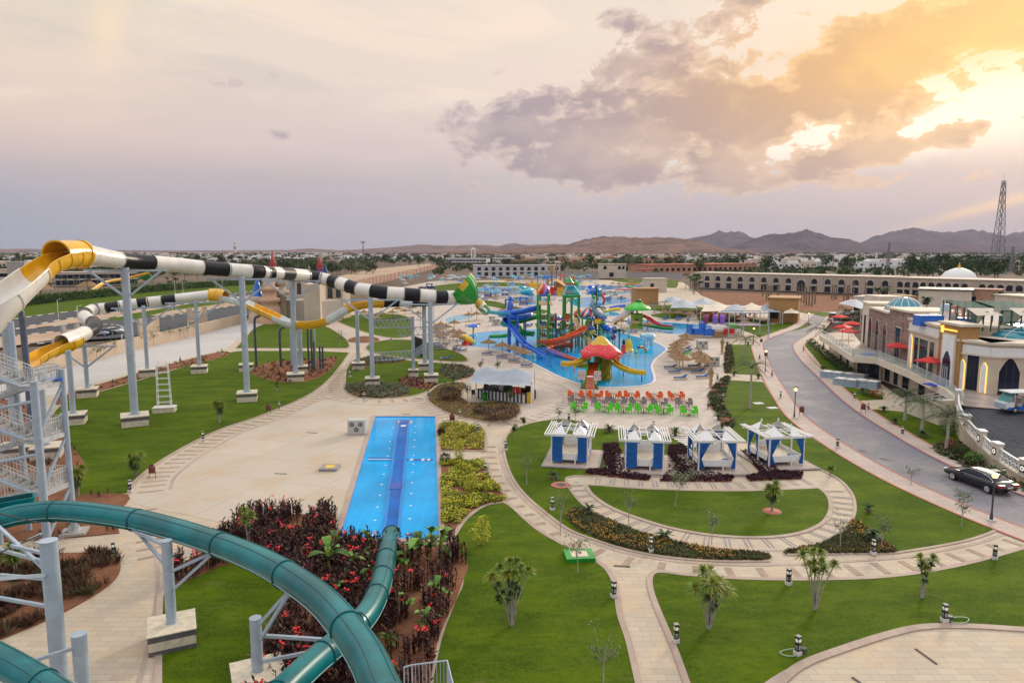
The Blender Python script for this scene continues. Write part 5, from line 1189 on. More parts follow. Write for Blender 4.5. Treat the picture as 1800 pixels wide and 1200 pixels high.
for i in range(5): q = st + lf * (i * .34) + Vector((0, 0, .1 + .19 * i)); b.box(tuple(q), (1.1, .34, .06), GRATE, atan2(ax.y, ax.x))
b.build('stair_treads', root, off)
# dark water pipe beside it
P = G(60, 800); b = MB(); z = V(53, 540, P.y).z
b.tube(smooth([P, Vector((P.x, P.y, z - 1)), Vector((P.x - .15, P.y, z - .3)), Vector((P.x - .8, P.y, z + .25)), Vector((P.x - 1.4, P.y, z + .5))], 5), .27, mat('slate_pipe', (.10, .13, .19), .4, var=.1), 14)
tag(b.build('water_pipe'), 'thick slate-blue water pipe rising beside the grey column at the left', 'pipe')
P = G(290, 723, .05); t = thing('ladder_frame', 'small white tubular ladder frame on a pale block on the lawn', 'ladder frame', P, .25)
b = MB(); b.box((0, 0, .28), (2.3, 1.5, .56), STONE); b.box((0, 0, .565), (2.42, 1.6, .05), WHK); b.build('footing', t); b = MB()
for x in (-.72, .72):
    for y in (-.35, .35): b.cyl((x, y, .58), (x * .82, y * .8, 5.4), .045, WHITE, n=8)
b.build('uprights', t).name = 'frame_tubes'; b = MB()
for i in range(7):
    z = 1.1 + i * .7; s = 1 - .18 * (z / 5.4)
    for y in (-.35, .35): b.cyl((-.72 * s, y * s, z), (.72 * s, y * s, z), .035, WHITE, n=6)
    for x in (-.72, .72): b.cyl((x * s, -.35 * s, z), (x * s, .35 * s, z), .035, WHITE, n=6)
for x in (-.55, .55):
    for y in (-.25, .25): b.cyl((x, y, 5.35), (x * .6, 0, 5.95), .03, WHITE, n=6)
b.build('rungs', t)
# ================================================================== TURQUOISE TUBE SLIDE
root = thing('turquoise_slide', 'long turquoise tube slide looping through the foreground into the blue pool', 'water slide', G(305, 1135)); off = root.location.copy()
def Z(px, py, z): return G(px, py, z)
A_ = smooth([Z(735, 1400, 7.3), Z(705, 1290, 7.0), Z(672, 1215, 6.7), Z(640, 1145, 6.4), Z(580, 1068, 6.0), Z(530, 1028, 5.8), Z(470, 992, 5.55), Z(400, 962, 5.3), Z(320, 935, 5.05), Z(240, 914, 4.85), Z(160, 902, 4.7), Z(95, 898, 4.6), Z(40, 903, 4.5), Z(0, 912, 4.4), Z(-60, 930, 4.2), Z(-190, 985, 3.9), Z(-220, 1060, 3.7), Z(-100, 1115, 3.5), Z(-20, 1150, 3.4), Z(50, 1188, 3.3), Z(130, 1240, 3.2), Z(300, 1330, 3.1), Z(420, 1300, 3.0), Z(490, 1222, 2.8),
    Z(550, 1165, 2.6), Z(602, 1122, 2.4), Z(640, 1085, 2.1), Z(662, 1045, 1.75), Z(674, 1005, 1.35), Z(681, 968, 1.0), Z(688, 938, .62)], 6)
def ringspan(i, j, nm, lines=True):
    P = A_[i:j + 1]; b = MB(); rr_ = .55
    b.tube(P, rr_, TURQ, 26, False, thick=.03); b.build(nm, root, off)
    b = MB()
    for q in (-1,):
        d = (P[-1] - P[-2]).normalized(); b.tube([P[q] - d * .05, P[q] + d * .05], rr_ + .045, TURQD, 26, False, thick=.09)
    b.build('joint_flange', root, off)
    if lines:
        b = MB()
        for an, mm, w_ in ((1.05, TURQD, .022), (2.0, TURQD, .022), (-.35, TURQL, .02), (3.5, TURQL, .02)):
            ln = []
            for q, c in enumerate(P):
                d = (P[min(q + 1, len(P) - 1)] - P[max(q - 1, 0)]).normalized(); u = d.cross(Vector((0, 0, 1))).normalized(); n2 = u.cross(d); ln.append(c + (u * cos(an) + n2 * sin(an)) * (rr_ + .005))
            b.tube(ln, w_, mm, 5)
        b.build('seam_strips', root, off)
cuts = [0, 10, 21, 33, 43, 54, 66, 78, 90]
cuts += list(range(104, len(A_) - 48, 12)) + [len(A_) - 43, len(A_) - 35, len(A_) - 27, len(A_) - 19, len(A_) - 14, len(A_) - 9, len(A_) - 1]
cuts = sorted(set(c for c in cuts if c < len(A_)))
for i, j in zip(cuts, cuts[1:]): ringspan(i, j, 'tube_section')
P = [Z(-60, 902, 5.0), Z(-10, 888, 5.05), Z(48, 884, 5.0)]
b = MB(); c = Z(18, 884, 4.85); u = (Z(48, 880, 5) - Z(-20, 892, 5)); u.z = 0; u.normalize(); n_ = Vector((-u.y, u.x, 0))
def rrect(w, h, r, n=4):
    out = []
    for cx, cy, a in ((w - r, h - r, 0), (-w + r, h - r, 90), (-w + r, -h + r, 180), (w - r, -h + r, 270)):
        for k in range(n + 1): q = R(a + 90 * k / n); out.append((cx + r * cos(q), cy + r * sin(q)))
    return out
top = [c + u * x + n_ * y + Vector((0, 0, .25)) for x, y in rrect(1.15, .55, .25)]; bot = [c + u * x * .9 + n_ * y * .85 - Vector((0, 0, .75)) for x, y in rrect(1.15, .55, .25)]; inn = [c + u * x * .9 + n_ * y * .86 + Vector((0, 0, .25)) for x, y in rrect(1.15, .55, .25)]; deep = [p - Vector((0, 0, .35)) for p in inn]
b.grid([bot, top], TURQ, True); b.grid([top, inn], TURQ, True); b.grid([inn, deep], TURQD, True); b.face(deep, TURQD); b.build('open_top_box', root, off)
def tcol(px, py, top, wpx, ztop, foot, struts):
    P = G(px, py); r = wpx; b = MB(); b.cyl((P.x, P.y, 0), (P.x, P.y, ztop), r, STEEL, n=24); b.cyl((P.x, P.y, ztop), (P.x, P.y, ztop + .03), r * 1.05, STEEL, n=24)
    b.tube([(P.x, P.y, ztop * .7), (P.x, P.y, ztop * .7 + .03)], r * 1.03, STEELD, 24); b.build('support_column', root, off)
    if foot:
        b = MB(); b.box((P.x, P.y, .12), (2.0, 2.0, .24), DSTONE, .45); b.box((P.x, P.y, .45), (2.02, 2.02, .42), STONE, .45); b.box((P.x, P.y, .80), (2.04, 2.04, .28), DSTONE, .45); b.box((P.x, P.y, .965), (2.1, 2.1, .05), STONE, .45); b.build('footing', root, off)
    for (sz, tx, ty, tz) in struts:
        q = Z(tx, ty, tz); d = Vector((q.x - P.x, q.y - P.y, 0)).normalized(); b = MB(); b.beam(Vector((P.x, P.y, sz)) + d * r, q, .13, .13, STEEL); b.build('strut', root, off)
    return P
tcol(304, 1128, 924, .235, 5.05, True, ((4.75, 222, 925, 4.45), (3.75, 238, 930, 4.35), (3.6, 383, 966, 4.75), (2.7, 372, 974, 4.7)))
tcol(106, 1196, 930, .34, 6.35, False, ((5.7, 20, 958, 5.4), (4.9, -30, 900, 6.2), (4.6, 0, 1010, 4.2), (5.3, -20, 960, 4.3), (3.4, -30, 1045, 3.6), (5.0, -40, 1020, 6.5)))
tcol(148, 1232, 1098, .29, 2.95, False, ((2.5, 45, 1165, 2.9), (.9, 85, 1190, 2.7)))
tcol(455, 1215, 1090, .24, 3.3, True, ((3.1, 517, 1028, 5.35), (2.4, 512, 1036, 5.25), (2.55, 608, 1126, 2.6), (1.4, 590, 1136, 2.5)))
b = MB(); b.cyl(Z(-10, 975, 4.7), Z(70, 940, 5.2), .035, DARK, n=6); b.cyl(Z(-10, 900, 5.9), Z(68, 918, 5.6), .035, DARK, n=6); b.build('tie_cable', root, off)
# railing at the bottom edge
P = G(753, 1262, 2.2); t = thing('railing', 'grey steel balustrade of a platform at the bottom edge of the picture', 'railing', Vector((P.x, P.y, 0))); b = MB()
A3 = [Z(712, 1196, 3.6), Z(722, 1188, 3.6), Z(785, 1171, 3.6), Z(800, 1215, 3.6)]
A3 = [G(710, 1172, 3.4), G(724, 1168, 3.4), G(786, 1160, 3.4), G(797, 1205, 3.4)]
for a_, c_ in zip(A3, A3[1:]):
    b.cyl(a_, c_, .03, STEEL, n=8); n_ = max(2, int((c_ - a_).length / .13))
    for i in range(n_ + 1): q = a_.lerp(c_, i / n_); b.cyl(q, q - Vector((0, 0, 1.1)), .03 if i == 0 else .012, STEEL, n=5)
    b.cyl(a_ - Vector((0, 0, 1.05)), c_ - Vector((0, 0, 1.05)), .02, STEEL, n=6)
b.build('balusters', t, t.location); b = MB(); q = A3[1].lerp(A3[3], .5); b.box((q.x, q.y - 1.0, 2.25), (2.2, 2.0, .1), GRATE); b.build('platform', t, t.location); b = MB()
for s in (-1, 1): b.cyl((q.x + s, q.y - 1.5, 0), (q.x + s, q.y - 1.5, 2.25), .08, STEEL, n=8)
b.build('platform_post', t, t.location)
# ================================================================== LAGOON PLAY STRUCTURES
def open_slide(root, off, pts, r, m, name='slide_flume', a0=pi, a1=2 * pi, n=10):
    C = smooth([V(*p) for p in pts], 6); b = MB(); b.tube(C, r, m, n, False, a0, a1, .05)
    for s in (a0, a1):
        ln = []
        for q, c in enumerate(C):
            d = (C[min(q + 1, len(C) - 1)] - C[max(q - 1, 0)]).normalized(); u = d.cross(Vector((0, 0, 1))).normalized(); n2 = u.cross(d); ln.append(c + (u * cos(s) + n2 * sin(s)) * r)
        b.tube(ln, .09, m, 6)
    for q in range(0, len(C), 6):
        d = (C[min(q + 1, len(C) - 1)] - C[max(q - 1, 0)]).normalized(); b.tube([C[q] - d * .06, C[q] + d * .06], r + .05, m, n, False, a0, a1, .08)
    b.build(name, root, off)
def tubep(root, off, pts, r, m, name='slide_tube', n=12, k=6):
    C = smooth([V(*p) for p in pts], k); b = MB(); b.tube(C, r, m, n, False, thick=.05)
    for q in range(0, len(C), k): d = (C[min(q + 1, len(C) - 1)] - C[max(q - 1, 0)]).normalized(); b.tube([C[q] - d * .07, C[q] + d * .07], r + .06, m, n, False)
    b.build(name, root, off)
root = thing('water_play_structure', 'green water play tower with striped onion domes and coloured slides in the lagoon', 'play structure', G(985, 612)); off = root.location.copy()
YC = 134.0
def post(px, yb, yt, r=.2, m=GREENG, Y=None, nm='post'):
    P = G(px, yb) if Y is None else Vector((V(px, yb, Y).x, Y, 0)); z = V(px, yt, P.y).z; b = MB(); b.cyl((P.x, P.y, 0), (P.x, P.y, z), r, m, n=8); b.build(nm, root, off); return P, z
def xbrace(p, q, z0, z1, m, n=2, t=.05):
    b = MB()
    for i in range(n):
        a, c = z0 + (z1 - z0) * i / n, z0 + (z1 - z0) * (i + 1) / n
        for s in ((a, c), (c, a)): b.cyl((p.x, p.y, s[0]), (q.x, q.y, s[1]), t, m, n=4, caps=False)
        b.cyl((p.x, p.y, a), (q.x, q.y, a), t, m, n=4, caps=False)
    b.build('cross_brace', root, off)
def dome(px, py, Y, r, h, cols, base, nm='onion_dome'):
    c = V(px, py, Y); b = MB(); pr = [(r * .84, 0), (r * .98, h * .12), (r, h * .25), (r * .93, h * .42), (r * .72, h * .6), (r * .42, h * .76), (r * .18, h * .88), (r * .07, h * .96), (0, h * 1.15)]
    n = 18
    for j in range(n):
        pts = []
        for r_, z in pr:
            tw = z / h * .9; pts.append([(c.x + r_ * cos(a + tw), c.y + r_ * sin(a + tw), c.z + z) for a in (2 * pi * j / n, 2 * pi * (j + .5) / n, 2 * pi * (j + 1) / n)])
        b.grid(pts, cols[j % len(cols)])
    b.build(nm, root, off); b = MB(); b.lathe((c.x, c.y, c.z), [(r * .2, -.35), (r * .92, -.35), (r * .92, 0), (r * .84, .05)], base, 16); b.build('dome_base', root, off)
STR1 = [REDG, mat('dome_violet', (.35, .25, .75), .3, var=.05), BLUEG, ORANG, YEL2, REDG]; STR2 = [BLUEG, REDG, mat('dome_cream', (.85, .72, .35), .3, var=.05), BLUEG, REDG, MATS['dome_cream']]
# tower with the first dome
t1 = [post(x, y, 517, .2, GREENG) for x, y in ((945, 618), (963, 616))] + [post(x, 606, 517, .2, GREENG, 142) for x in (949, 965)]
dome(955, 517, 137, 1.35, 2.4, STR1, BLUEG)
for z in (8.6, 4.2):
    b = MB(); c = (t1[0][0] + t1[3][0]) / 2; b.box((c.x, c.y, z), (3.0, 8, .18), WOOD if z < 5 else WOODL); b.build('platform', root, off)
xbrace(t1[0][0], t1[1][0], 0, 6.5, GREENG, 3); xbrace(t1[2][0], t1[3][0], 0, 6.5, GREENG, 3)
# middle tower with open blue roof frame
t2 = [post(x, y, 519, .24, GREENG) for x, y in ((990, 608), (1004, 612), (1017, 606))] + [post(x, 600, 519, .2, DGREEN, 146) for x in (993, 1016)]
b = MB(); Y2 = 138; zt = V(1000, 519, Y2).z
for a_, c_ in ((t2[0][0], t2[2][0]), (t2[3][0], t2[4][0]), (t2[0][0], t2[3][0]), (t2[2][0], t2[4][0])): b.beam((a_.x, a_.y, zt - .3), (c_.x, c_.y, zt - .3), .3, .5, GREENG)
for a_, s in ((t2[0][0], 1), (t2[2][0], -1)): b.beam((a_.x, a_.y, zt - 2.4), (a_.x + s * 1.3, a_.y, zt - .4), .15, .15, GREENG)
b.build('top_frame', root, off); b = MB(); c = Vector(((t2[0][0].x + t2[2][0].x) / 2, 142, 0)); ap = [Vector((c.x + sx * .7, c.y + sy * 1.2, zt + 1.6)) for sx, sy in ((-1, -1), (1, -1), (1, 1), (-1, 1))]
bs = [Vector((t2[0][0].x - .2, t2[0][0].y, zt)), Vector((t2[2][0].x + .2, t2[2][0].y, zt)), Vector((t2[4][0].x + .2, 146, zt)), Vector((t2[3][0].x - .2, 146, zt))]
for i in range(4): b.cyl(bs[i], ap[i], .12, CYANG, n=6); b.cyl(ap[i], ap[(i + 1) % 4], .1, CYANG, n=6); b.cyl(bs[i], bs[(i + 1) % 4], .1, CYANG, n=6)
b.face([ap[0], ap[1], ap[2], ap[3]], REDG); b.build('roof_frame', root, off)
b = MB(); P = V(1001, 506, 142); b.box((P.x, P.y, P.z), (1.6, 1.4, 1.3), CYANG); b.box((P.x, P.y, P.z + .9), (2.0, 1.6, .25), REDG); b.lathe((P.x, P.y, P.z + 1), [(.9, 0), (.3, .9), (0, 1.3)], GREENG, 8); b.build('tipping_bucket', root, off)
for (px0, px1, y, Y, m) in ((964, 976, 576, 140, WOODL), (976, 990, 584, 140, WOOD), (990, 1004, 576, 141, WOODL), (988, 1005, 558, 143, WOOD), (1004, 1018, 585, 142, WOOD), (1020, 1045, 588, 145, WOODL), (945, 963, 560, 144, WOODL)):
    p, q = V(px0, y, Y), V(px1, y, Y); b = MB(); b.box(((p.x + q.x) / 2, Y, p.z), ((q.x - p.x), 3.4, .16), m)
    b.box(((p.x + q.x) / 2, Y - 1.7, p.z + .5), ((q.x - p.x), .06, .95), m if px0 % 2 == 0 else MATS['castle_stone'])
    b.build('platform', root, off)
for px, y0, y1, Y in ((967, 612, 550, 138), (976, 612, 550, 140), (1023, 612, 558, 135), (1031, 612, 558, 134), (1038, 606, 558, 142), (1044, 610, 558, 138), (1052, 612, 560, 137), (985, 606, 566, 142), (1012, 606, 560, 143), (1060, 608, 580, 140), (1068, 606, 584, 141)):
    post(px, y0, y1, .16, GREENG if px % 2 else DGREEN, Y)
b = MB(); P = V(970, 552, 139); b.box((P.x, P.y, P.z - 3.5), (1.9, 1.6, 7.0), mat('lattice_green', (.015, .2, .06), .5, var=.3)); b.build('net_tower', root, off)
b = MB(); P = V(970, 560, 136.8); b.box((P.x, P.y, P.z), (1.15, 1.2, 1.6), GREYR); b.tube([(P.x, P.y - .62, P.z + .1), (P.x, P.y - .7, P.z + .1)], .32, BLACK, 12); b.build('tunnel_box', root, off)
b = MB(); P = V(978, 558, 138); b.lathe((P.x + .6, P.y, P.z - .5), [(.9, 0), (.9, .1), (0, .9)], BLUEG, 4); b.build('blue_cone', root, off)
for px0, y0, px1, y1, Y in ((1008, 560, 1019, 581, 138), (1010, 572, 1000, 590, 139), (1030, 592, 1040, 606, 136)):
    p, q = V(px0, y0, Y), V(px1, y1, Y - 3); b = MB(); b.beam(p, q, 1.4, .12, WOODL)
    for s in (-.7, .7): b.cyl(p + Vector((s, 0, .9)), q + Vector((s, 0, .9)), .05, WHITE, n=5)
    b.build('ramp', root, off)
b = MB(); P = V(964, 590, 135)
for i in range(6): b.box((P.x - 1.0, P.y, .4 + i * .75), (1.0, .6, .42), REDG if i % 2 else WHITE)
b.build('striped_column', root, off)
b = MB()
for x in (968, 974): P = V(x, 588, 136); b.box((P.x, P.y, 2.0), (.5, .1, 3.6), CYANG); b.tube([(P.x, P.y - .1, 2.8), (P.x, P.y - .16, 2.8)], .28, WHITE, 8)
b.build('blue_panels', root, off)
dome(1033, 557, 138, 1.5, 2.1, STR2, BLUEG)
b = MB(); P = V(1018, 553, 144); b.lathe((P.x, P.y, P.z - .6), [(1.0, 0), (1.2, .6), (.9, 1.3), (.2, 1.8), (0, 2.2)], ORANG, 12); b.build('onion_dome', root, off)
# palm-like spire
P = V(1047, 600, 139); zt = V(1047, 503, 139).z; b = MB(); b.cyl((P.x, P.y, 0), (P.x, P.y, zt), .3, DGREEN, .16, 8)
for i in range(5): a = i * 1.25; z = zt - 1.8 - i * .25; b.cyl((P.x, P.y, z), (P.x + cos(a) * .9, P.y + sin(a) * .9, z + .3), .16, GREENG, n=6); b.cyl((P.x + cos(a) * .9, P.y + sin(a) * .9, z + .2), (P.x + cos(a) * .9, P.y + sin(a) * .9, z + 1.3), .16, GREENG, .08, 6)
b.build('cactus_spire', root, off)
b = MB(); tubeC = smooth([V(1044, 524, 138), V(1043, 534, 137), V(1046, 545, 137), V(1054, 553, 137), V(1064, 556, 138)], 5); b.tube(tubeC, .5, mat('silver_blue_slide', (.25, .40, .50), .3, var=.1), 10, False, pi * .7, pi * 2.3, .05); b.build('slide_flume', root, off)
def fpalm(c, r, n, m1, m2, droop=.5, par=None, nm='fronds'):
    b = MB()
    for k in range(n):
        a = k * 2.4; e = .25 + .5 * ((k * 7) % 5) / 5; pr = Vector((-sin(a), cos(a), 0)); Pp = [Vector(c)]
        for q in range(4): Pp.append(Pp[-1] + Vector((cos(a) * cos(e), sin(a) * cos(e), sin(e))) * r / 4); e -= droop
        b.grid([[p - pr * w * r + Vector((0, 0, -w * r * .5)), p, p + pr * w * r + Vector((0, 0, -w * r * .5))] for p, w in zip(Pp, (.04, .12, .14, .1, .02))], m1 if k % 3 else m2, smooth=False)
    return b.build(nm, par, off if par is root else None)
fpalm(V(1052, 540, 138), 2.2, 14, mat('moulded_palm_green', (.01, .09, .06), .4, var=.2), DGREEN, .4, root)
fpalm(V(1069, 566, 140), 1.3, 10, MATS['moulded_palm_green'], DGREEN, .4, root)
# blue slide
tubep(root, off, [(946, 541, 138), (930, 544, 137), (910, 548, 135), (890, 550, 134), (880, 550, 136), (882, 553, 139), (900, 553, 141), (925, 552, 141), (932, 553, 139), (922, 557, 137), (905, 558, 135), (893, 557, 133), (888, 562, 132)], .55, BLUEG)
open_slide(root, off, [(888, 562, 132), (893, 568, 131), (901, 577, 130), (908, 587, 128.5), (917, 598, 127), (930, 608, 125), (945, 616, 123), (955, 622, 121)], .58, BLUEG)
for px, yb, yt, Y in ((895, 603, 556, 131), (909, 612, 554, 133), (921, 600, 556, 139), (919, 612, 600, 127)): post(px, yb, yt, .32 if px < 915 else .16, BLUEG, Y, 'slide_support')
b = MB(); P = V(897, 546, 134.5); b.lathe((P.x, P.y, P.z), [(.5, 0), (.62, .8), (.45, 1.6), (.3, 1.9)], mat('figure_blue', (.06, .14, .55), .4, var=.1), 12); b.lathe((P.x, P.y, P.z + 1.8), [(.3, 0), (.34, .25), (.2, .5), (.45, .55), (.3, .8), (0, .9)], BLUEG, 10)
b.cyl((P.x - .45, P.y, P.z + 1.4), (P.x - .8, P.y, P.z + .3), .13, WHITE, n=6); b.build('pirate_figure', root, off)
# green slide
tubep(root, off, [(945, 556, 141), (930, 560, 140), (910, 565, 138), (892, 566, 136), (884, 567, 137), (886, 570, 140), (900, 570, 141)], .5, GREENG)
open_slide(root, off, [(900, 568, 141), (908, 572, 141), (911, 578, 140), (918, 582, 139), (937, 584, 138)], .8, GREENG)
b = MB(); b.tube(smooth([V(861, 591, 143), V(880, 590.5, 142), V(898, 588, 141)], 4), .4, GREENG, 8); b.build('green_channel', root, off)
post(924, 606, 566, .14, GREENG, 139); post(918, 598, 580, .14, GREENG, 140)
# orange slide
open_slide(root, off, [(1027, 578, 133), (1018, 583, 131), (1003, 590, 129.5), (985, 596, 128.5), (965, 599, 128), (953, 599, 129), (950, 601, 131), (962, 606, 132.5), (985, 605, 133), (1003, 604, 133)], .72, ORANG, 'slide_flume', pi - .25, 2 * pi + .25)
open_slide(root, off, [(985, 604, 132), (968, 608, 129), (965, 612, 127), (975, 618, 125), (990, 624, 123), (1002, 628, 121), (1013, 631, 119.5)], .55, ORANG)
b = MB(); P = V(1027, 578, 133.3); b.box((P.x, P.y, P.z), (1.0, .8, 1.0), ORANG); b.build('slide_entry', root, off)
for px, yt, Y in ((961, 604, 128.5), (1004, 598, 130), (975, 613, 127), (985, 612, 131), (997, 612, 128)): post(px, 626, yt, .13, mat('maroon_post', (.25, .02, .04), .4, var=.1), Y, 'slide_support')
for px, py, m1 in ((1058, 568, GREENG), (1062, 574, BLUEG), (1068, 578, BLUEG), (1054, 562, ORANG), (1056, 558, BLUEG), (1081, 580, mat('figure_blue2', (.04, .08, .35), .4, var=.1)), (1077, 592, mat('plum', (.25, .05, .12), .5, var=.1)), (1040, 583, YEL2), (1039, 578, BLUEG), (1063, 592, CYANG), (1072, 590, CYANG)):
    P = V(px, py, 137.5); b = MB(); b.lathe((P.x, P.y, P.z - .6), [(.25, 0), (.6, .3), (.75, .8), (.4, 1.2), (0, 1.4)], m1, 9); b.beam((P.x, P.y, P.z), (P.x + .9, P.y - .4, P.z - .6), .5, .1, m1); b.cyl((P.x, P.y, 0), (P.x, P.y, P.z - .5), .08, GREENG, n=5); b.build('spray_toy', root, off)
for z0 in (3.6,):
    for x0, x1, Y in ((945, 963, 133), (976, 990, 138), (1023, 1044, 136)): p, q = V(x0, 580, Y), V(x1, 580, Y); b = MB(); b.beam((p.x, Y, z0 + 1), (q.x, Y, z0 + 1), .06, .06, CYANG); b.beam((p.x, Y, z0 + .5), (q.x, Y, z0 + .5), .06, .06, REDG); b.build('rail', root, off)
rs = random.Random(5)
for k in range(46):
    P = V(rs.uniform(946, 1068), rs.uniform(556, 600), rs.uniform(134, 147)); m = rs.choice((GREENG, GREENG, DGREEN, WOOD, REDG, BLUEG, YEL2, CYANG, ORANG, STEELD)); b = MB()
    if k % 3 == 0: b.box((P.x, P.y, P.z), (rs.uniform(.8, 2), rs.uniform(.6, 2), .12), WOOD); b.box((P.x, P.y - .3, P.z + .5), (1.2, .05, .7), m)
    elif k % 3 == 1: b.cyl((P.x, P.y, 0), (P.x, P.y, P.z), .1, m, n=6); b.lathe((P.x, P.y, P.z), [(.1, 0), (.45, .15), (0, .5)], rs.choice((REDG, YEL2, BLUEG, ORANG)), 8)
    else: b.cyl(P, P + Vector((rs.uniform(-3, 3), 0, rs.uniform(-.6, .6))), .1, m, n=6); b.cyl(P, (P.x, P.y, 0), .09, GREENG, n=6)
    b.build('play_fitting', root, off)
# ---- hoops
t = thing('spray_tunnel', 'row of thin blue and yellow hoops standing in the lagoon', 'spray tunnel', G(962, 640)); 
for k in range(9):
    c = G(952 + k * 3.6, 634 + k * 1.6); b = MB(); r_ = 1.45 if k else 1.8; Pp = [(c.x + cos(a) * r_ * .85, c.y + sin(.5) * cos(a) * .6, .3 + sin(a) * r_ + .7) for a in [2 * pi * q / 20 for q in range(21)]]; b.tube(Pp, .055, BLUEG if k else LIMEG, 6); b.build('hoop', t, t.location)
# ---- mushroom slide
root = thing('mushroom_slide', 'pink and yellow mushroom-roofed slide with long yellow chutes at the lagoon edge', 'play slide', G(1052, 668)); off = root.location.copy()
c = V(1056, 612, 101); zt = V(1056, 590, 101).z; b = MB(); n = 36; rows = []
for (r_, z) in ((0.01, zt), (.35, zt - .06), (.85, zt - .45), (1.5, zt - 1.15), (2.1, zt - 1.55), (2.55, zt - 1.9), (3.0, zt - 2.35), (3.05, zt - 2.75), (2.85, zt - 2.8)):
    rows.append([(c.x + r_ * cos(2 * pi * q / n) * (1 + .06 * cos(5 * 2 * pi * q / n) * r_ / 3), c.y + r_ * sin(2 * pi * q / n) * (1 + .06 * cos(5 * 2 * pi * q / n) * r_ / 3), z - .25 * cos(5 * 2 * pi * q / n) * (r_ / 3) ** 2) for q in range(n)])
b.grid(rows, PINKG, True, alt=lambda a: MY if a < 3 else (PINKG if a < 7 else WHITE)); 
for _ in range(60):
    a = RND.uniform(0, 6.28); r_ = RND.uniform(1.7, 2.8); f = (r_ - 1.5) / 1.5; b.lathe((c.x + r_ * cos(a), c.y + r_ * sin(a), zt - 1.15 - f * 1.1 - .03), [(.07, -.05), (.07, .03), (0, .05)], WHITE, 6)
b.build('mushroom_roof', root, off)
b = MB(); zr = zt - 2.5; rw = []
for z, r_ in ((0, 1.5), (.8, 1.25), (2.2, 1.05), (3.6, 1.15), (zr, 1.7)): rw.append([(c.x + .3 + r_ * cos(2 * pi * q / 28) * (1 + .09 * sin(9 * 2 * pi * q / 28)), c.y + 1 + r_ * sin(2 * pi * q / 28) * (1 + .09 * sin(9 * 2 * pi * q / 28)), z) for q in range(28)])
TRK = mat('mossy_trunk', (.36, .32, .015), .5, var=0, col2=(.10, .24, .012), scale=2.2, bump=1, bscale=6); b.grid(rw, TRK, True); b.build('trunk', root, off)
b = MB()
for k in range(40): x = c.x + .1 + k * .035; y = c.y - .35 - RND.random() * .3; z0 = RND.uniform(.2, .9); b.tube([(x, y + .5, zr - .4), (x + RND.uniform(-.1, .1), y, (zr + z0) / 2), (x + RND.uniform(-.15, .15), y - .1, z0)], .05, YEL2 if k % 3 else TRK, 5)
b.build('hanging_vines', root, off)
p, q = V(1046, 637, 101), G(1036, 684); q.y = G(1036, 684).y
for s, m, nm in ((0, ORANG, 'front_chute'), (-.85, GREENG, 'chute_side'), (.85, GREENG, 'chute_side')):
    b = MB(); o = Vector((s, 0, .25 if s else 0)); b.beam(p + o, q + o + Vector((0, 0, .15)), 1.5 if not s else .26, .12 if not s else .7, mat('chute_red', (.45, .05, .01), .4, var=.1) if not s else m); b.build(nm, root, off)
OS = lambda pts, nm='side_chute': open_slide(root, off, pts, .5, mat('chute_yellow', (.74, .47, .01), .3, var=.1, coat=.3), nm, pi - .2, 2 * pi + .2)
OS([(1034, 628, 101), (1025, 631, 100.5), (1013, 636, 100), (1000, 638, 99.5), (987, 637, 99.5)]); OS([(1040, 640, 102.5), (1025, 641, 102.5), (1010, 640, 102)])
OS([(1072, 628, 101), (1080, 636, 100.5), (1092, 644, 99.5), (1107, 650, 98.5), (1121, 652.5, 98), (1134, 653, 98)])
for px, yt, yb, m in ((991, 641, 650, ORANG), (1009, 641, 657, ORANG), (1096, 648, 662, ORANG), (1128, 656, 672, BLUEG)):
    P = G(px, yb); b = MB(); b.cyl(P, (P.x, P.y, V(px, yt, P.y).z), .09, m, n=6); b.build('chute_leg', root, off)
b = MB(); P = V(1081, 622, 106); b.lathe((P.x, P.y, P.z - 1.2), [(.7, 0), (.9, .8), (.4, 1.6), (0, 1.8)], ORANG, 10); b.build('orange_shell', root, off)
# ---- lime frog house with red and green slides
root = thing('frog_slide_house', 'lime green roofed slide house with a frog on top in the small right-hand lagoon', 'play slide', G(1120, 572)); off = root.location.copy()
YF = 172; c = V(1120, 545, YF); zt = V(1122, 530, YF).z; b = MB(); rows = []
for (r_, z) in ((.01, zt), (.8, zt - .1), (1.6, zt - .6), (2.6, zt - 1.1), (3.2, zt - 1.6), (3.15, zt - 1.9)): rows.append([(c.x + r_ * cos(2 * pi * q / 24) * (1 + .04 * cos(24 * pi * q / 24)), c.y + r_ * sin(2 * pi * q / 24), z - .12 * (q % 2)) for q in range(24)])
b.grid(rows, LIMEG, True); b.build('leaf_roof', root, off)
b = MB(); b.lathe((c.x + .3, c.y, zt - .1), [(.5, 0), (.55, .3), (.35, .6), (0, .7)], DGREEN, 10); 
for s in (-1, 1): b.lathe((c.x + .3 + s * .25, c.y - .2, zt + .5), [(.16, 0), (.16, .15), (0, .25)], LIMEG, 8); b.tube([(c.x + .3 + s * .4, c.y, zt), (c.x + .3 + s * .8, c.y - .2, zt + .2), (c.x + .3 + s * .9, c.y - .3, zt - .1)], .1, DGREEN, 6)
b.build('frog', root, off)
b = MB(); rw = []
for z, r_ in ((0, 1.75), (1.6, 1.4), (zt - 2.9, 1.5)): rw.append([(c.x + r_ * cos(2 * pi * q / 20) * (1 + .07 * sin(7 * 2 * pi * q / 20)), c.y + r_ * sin(2 * pi * q / 20), z) for q in range(20)])
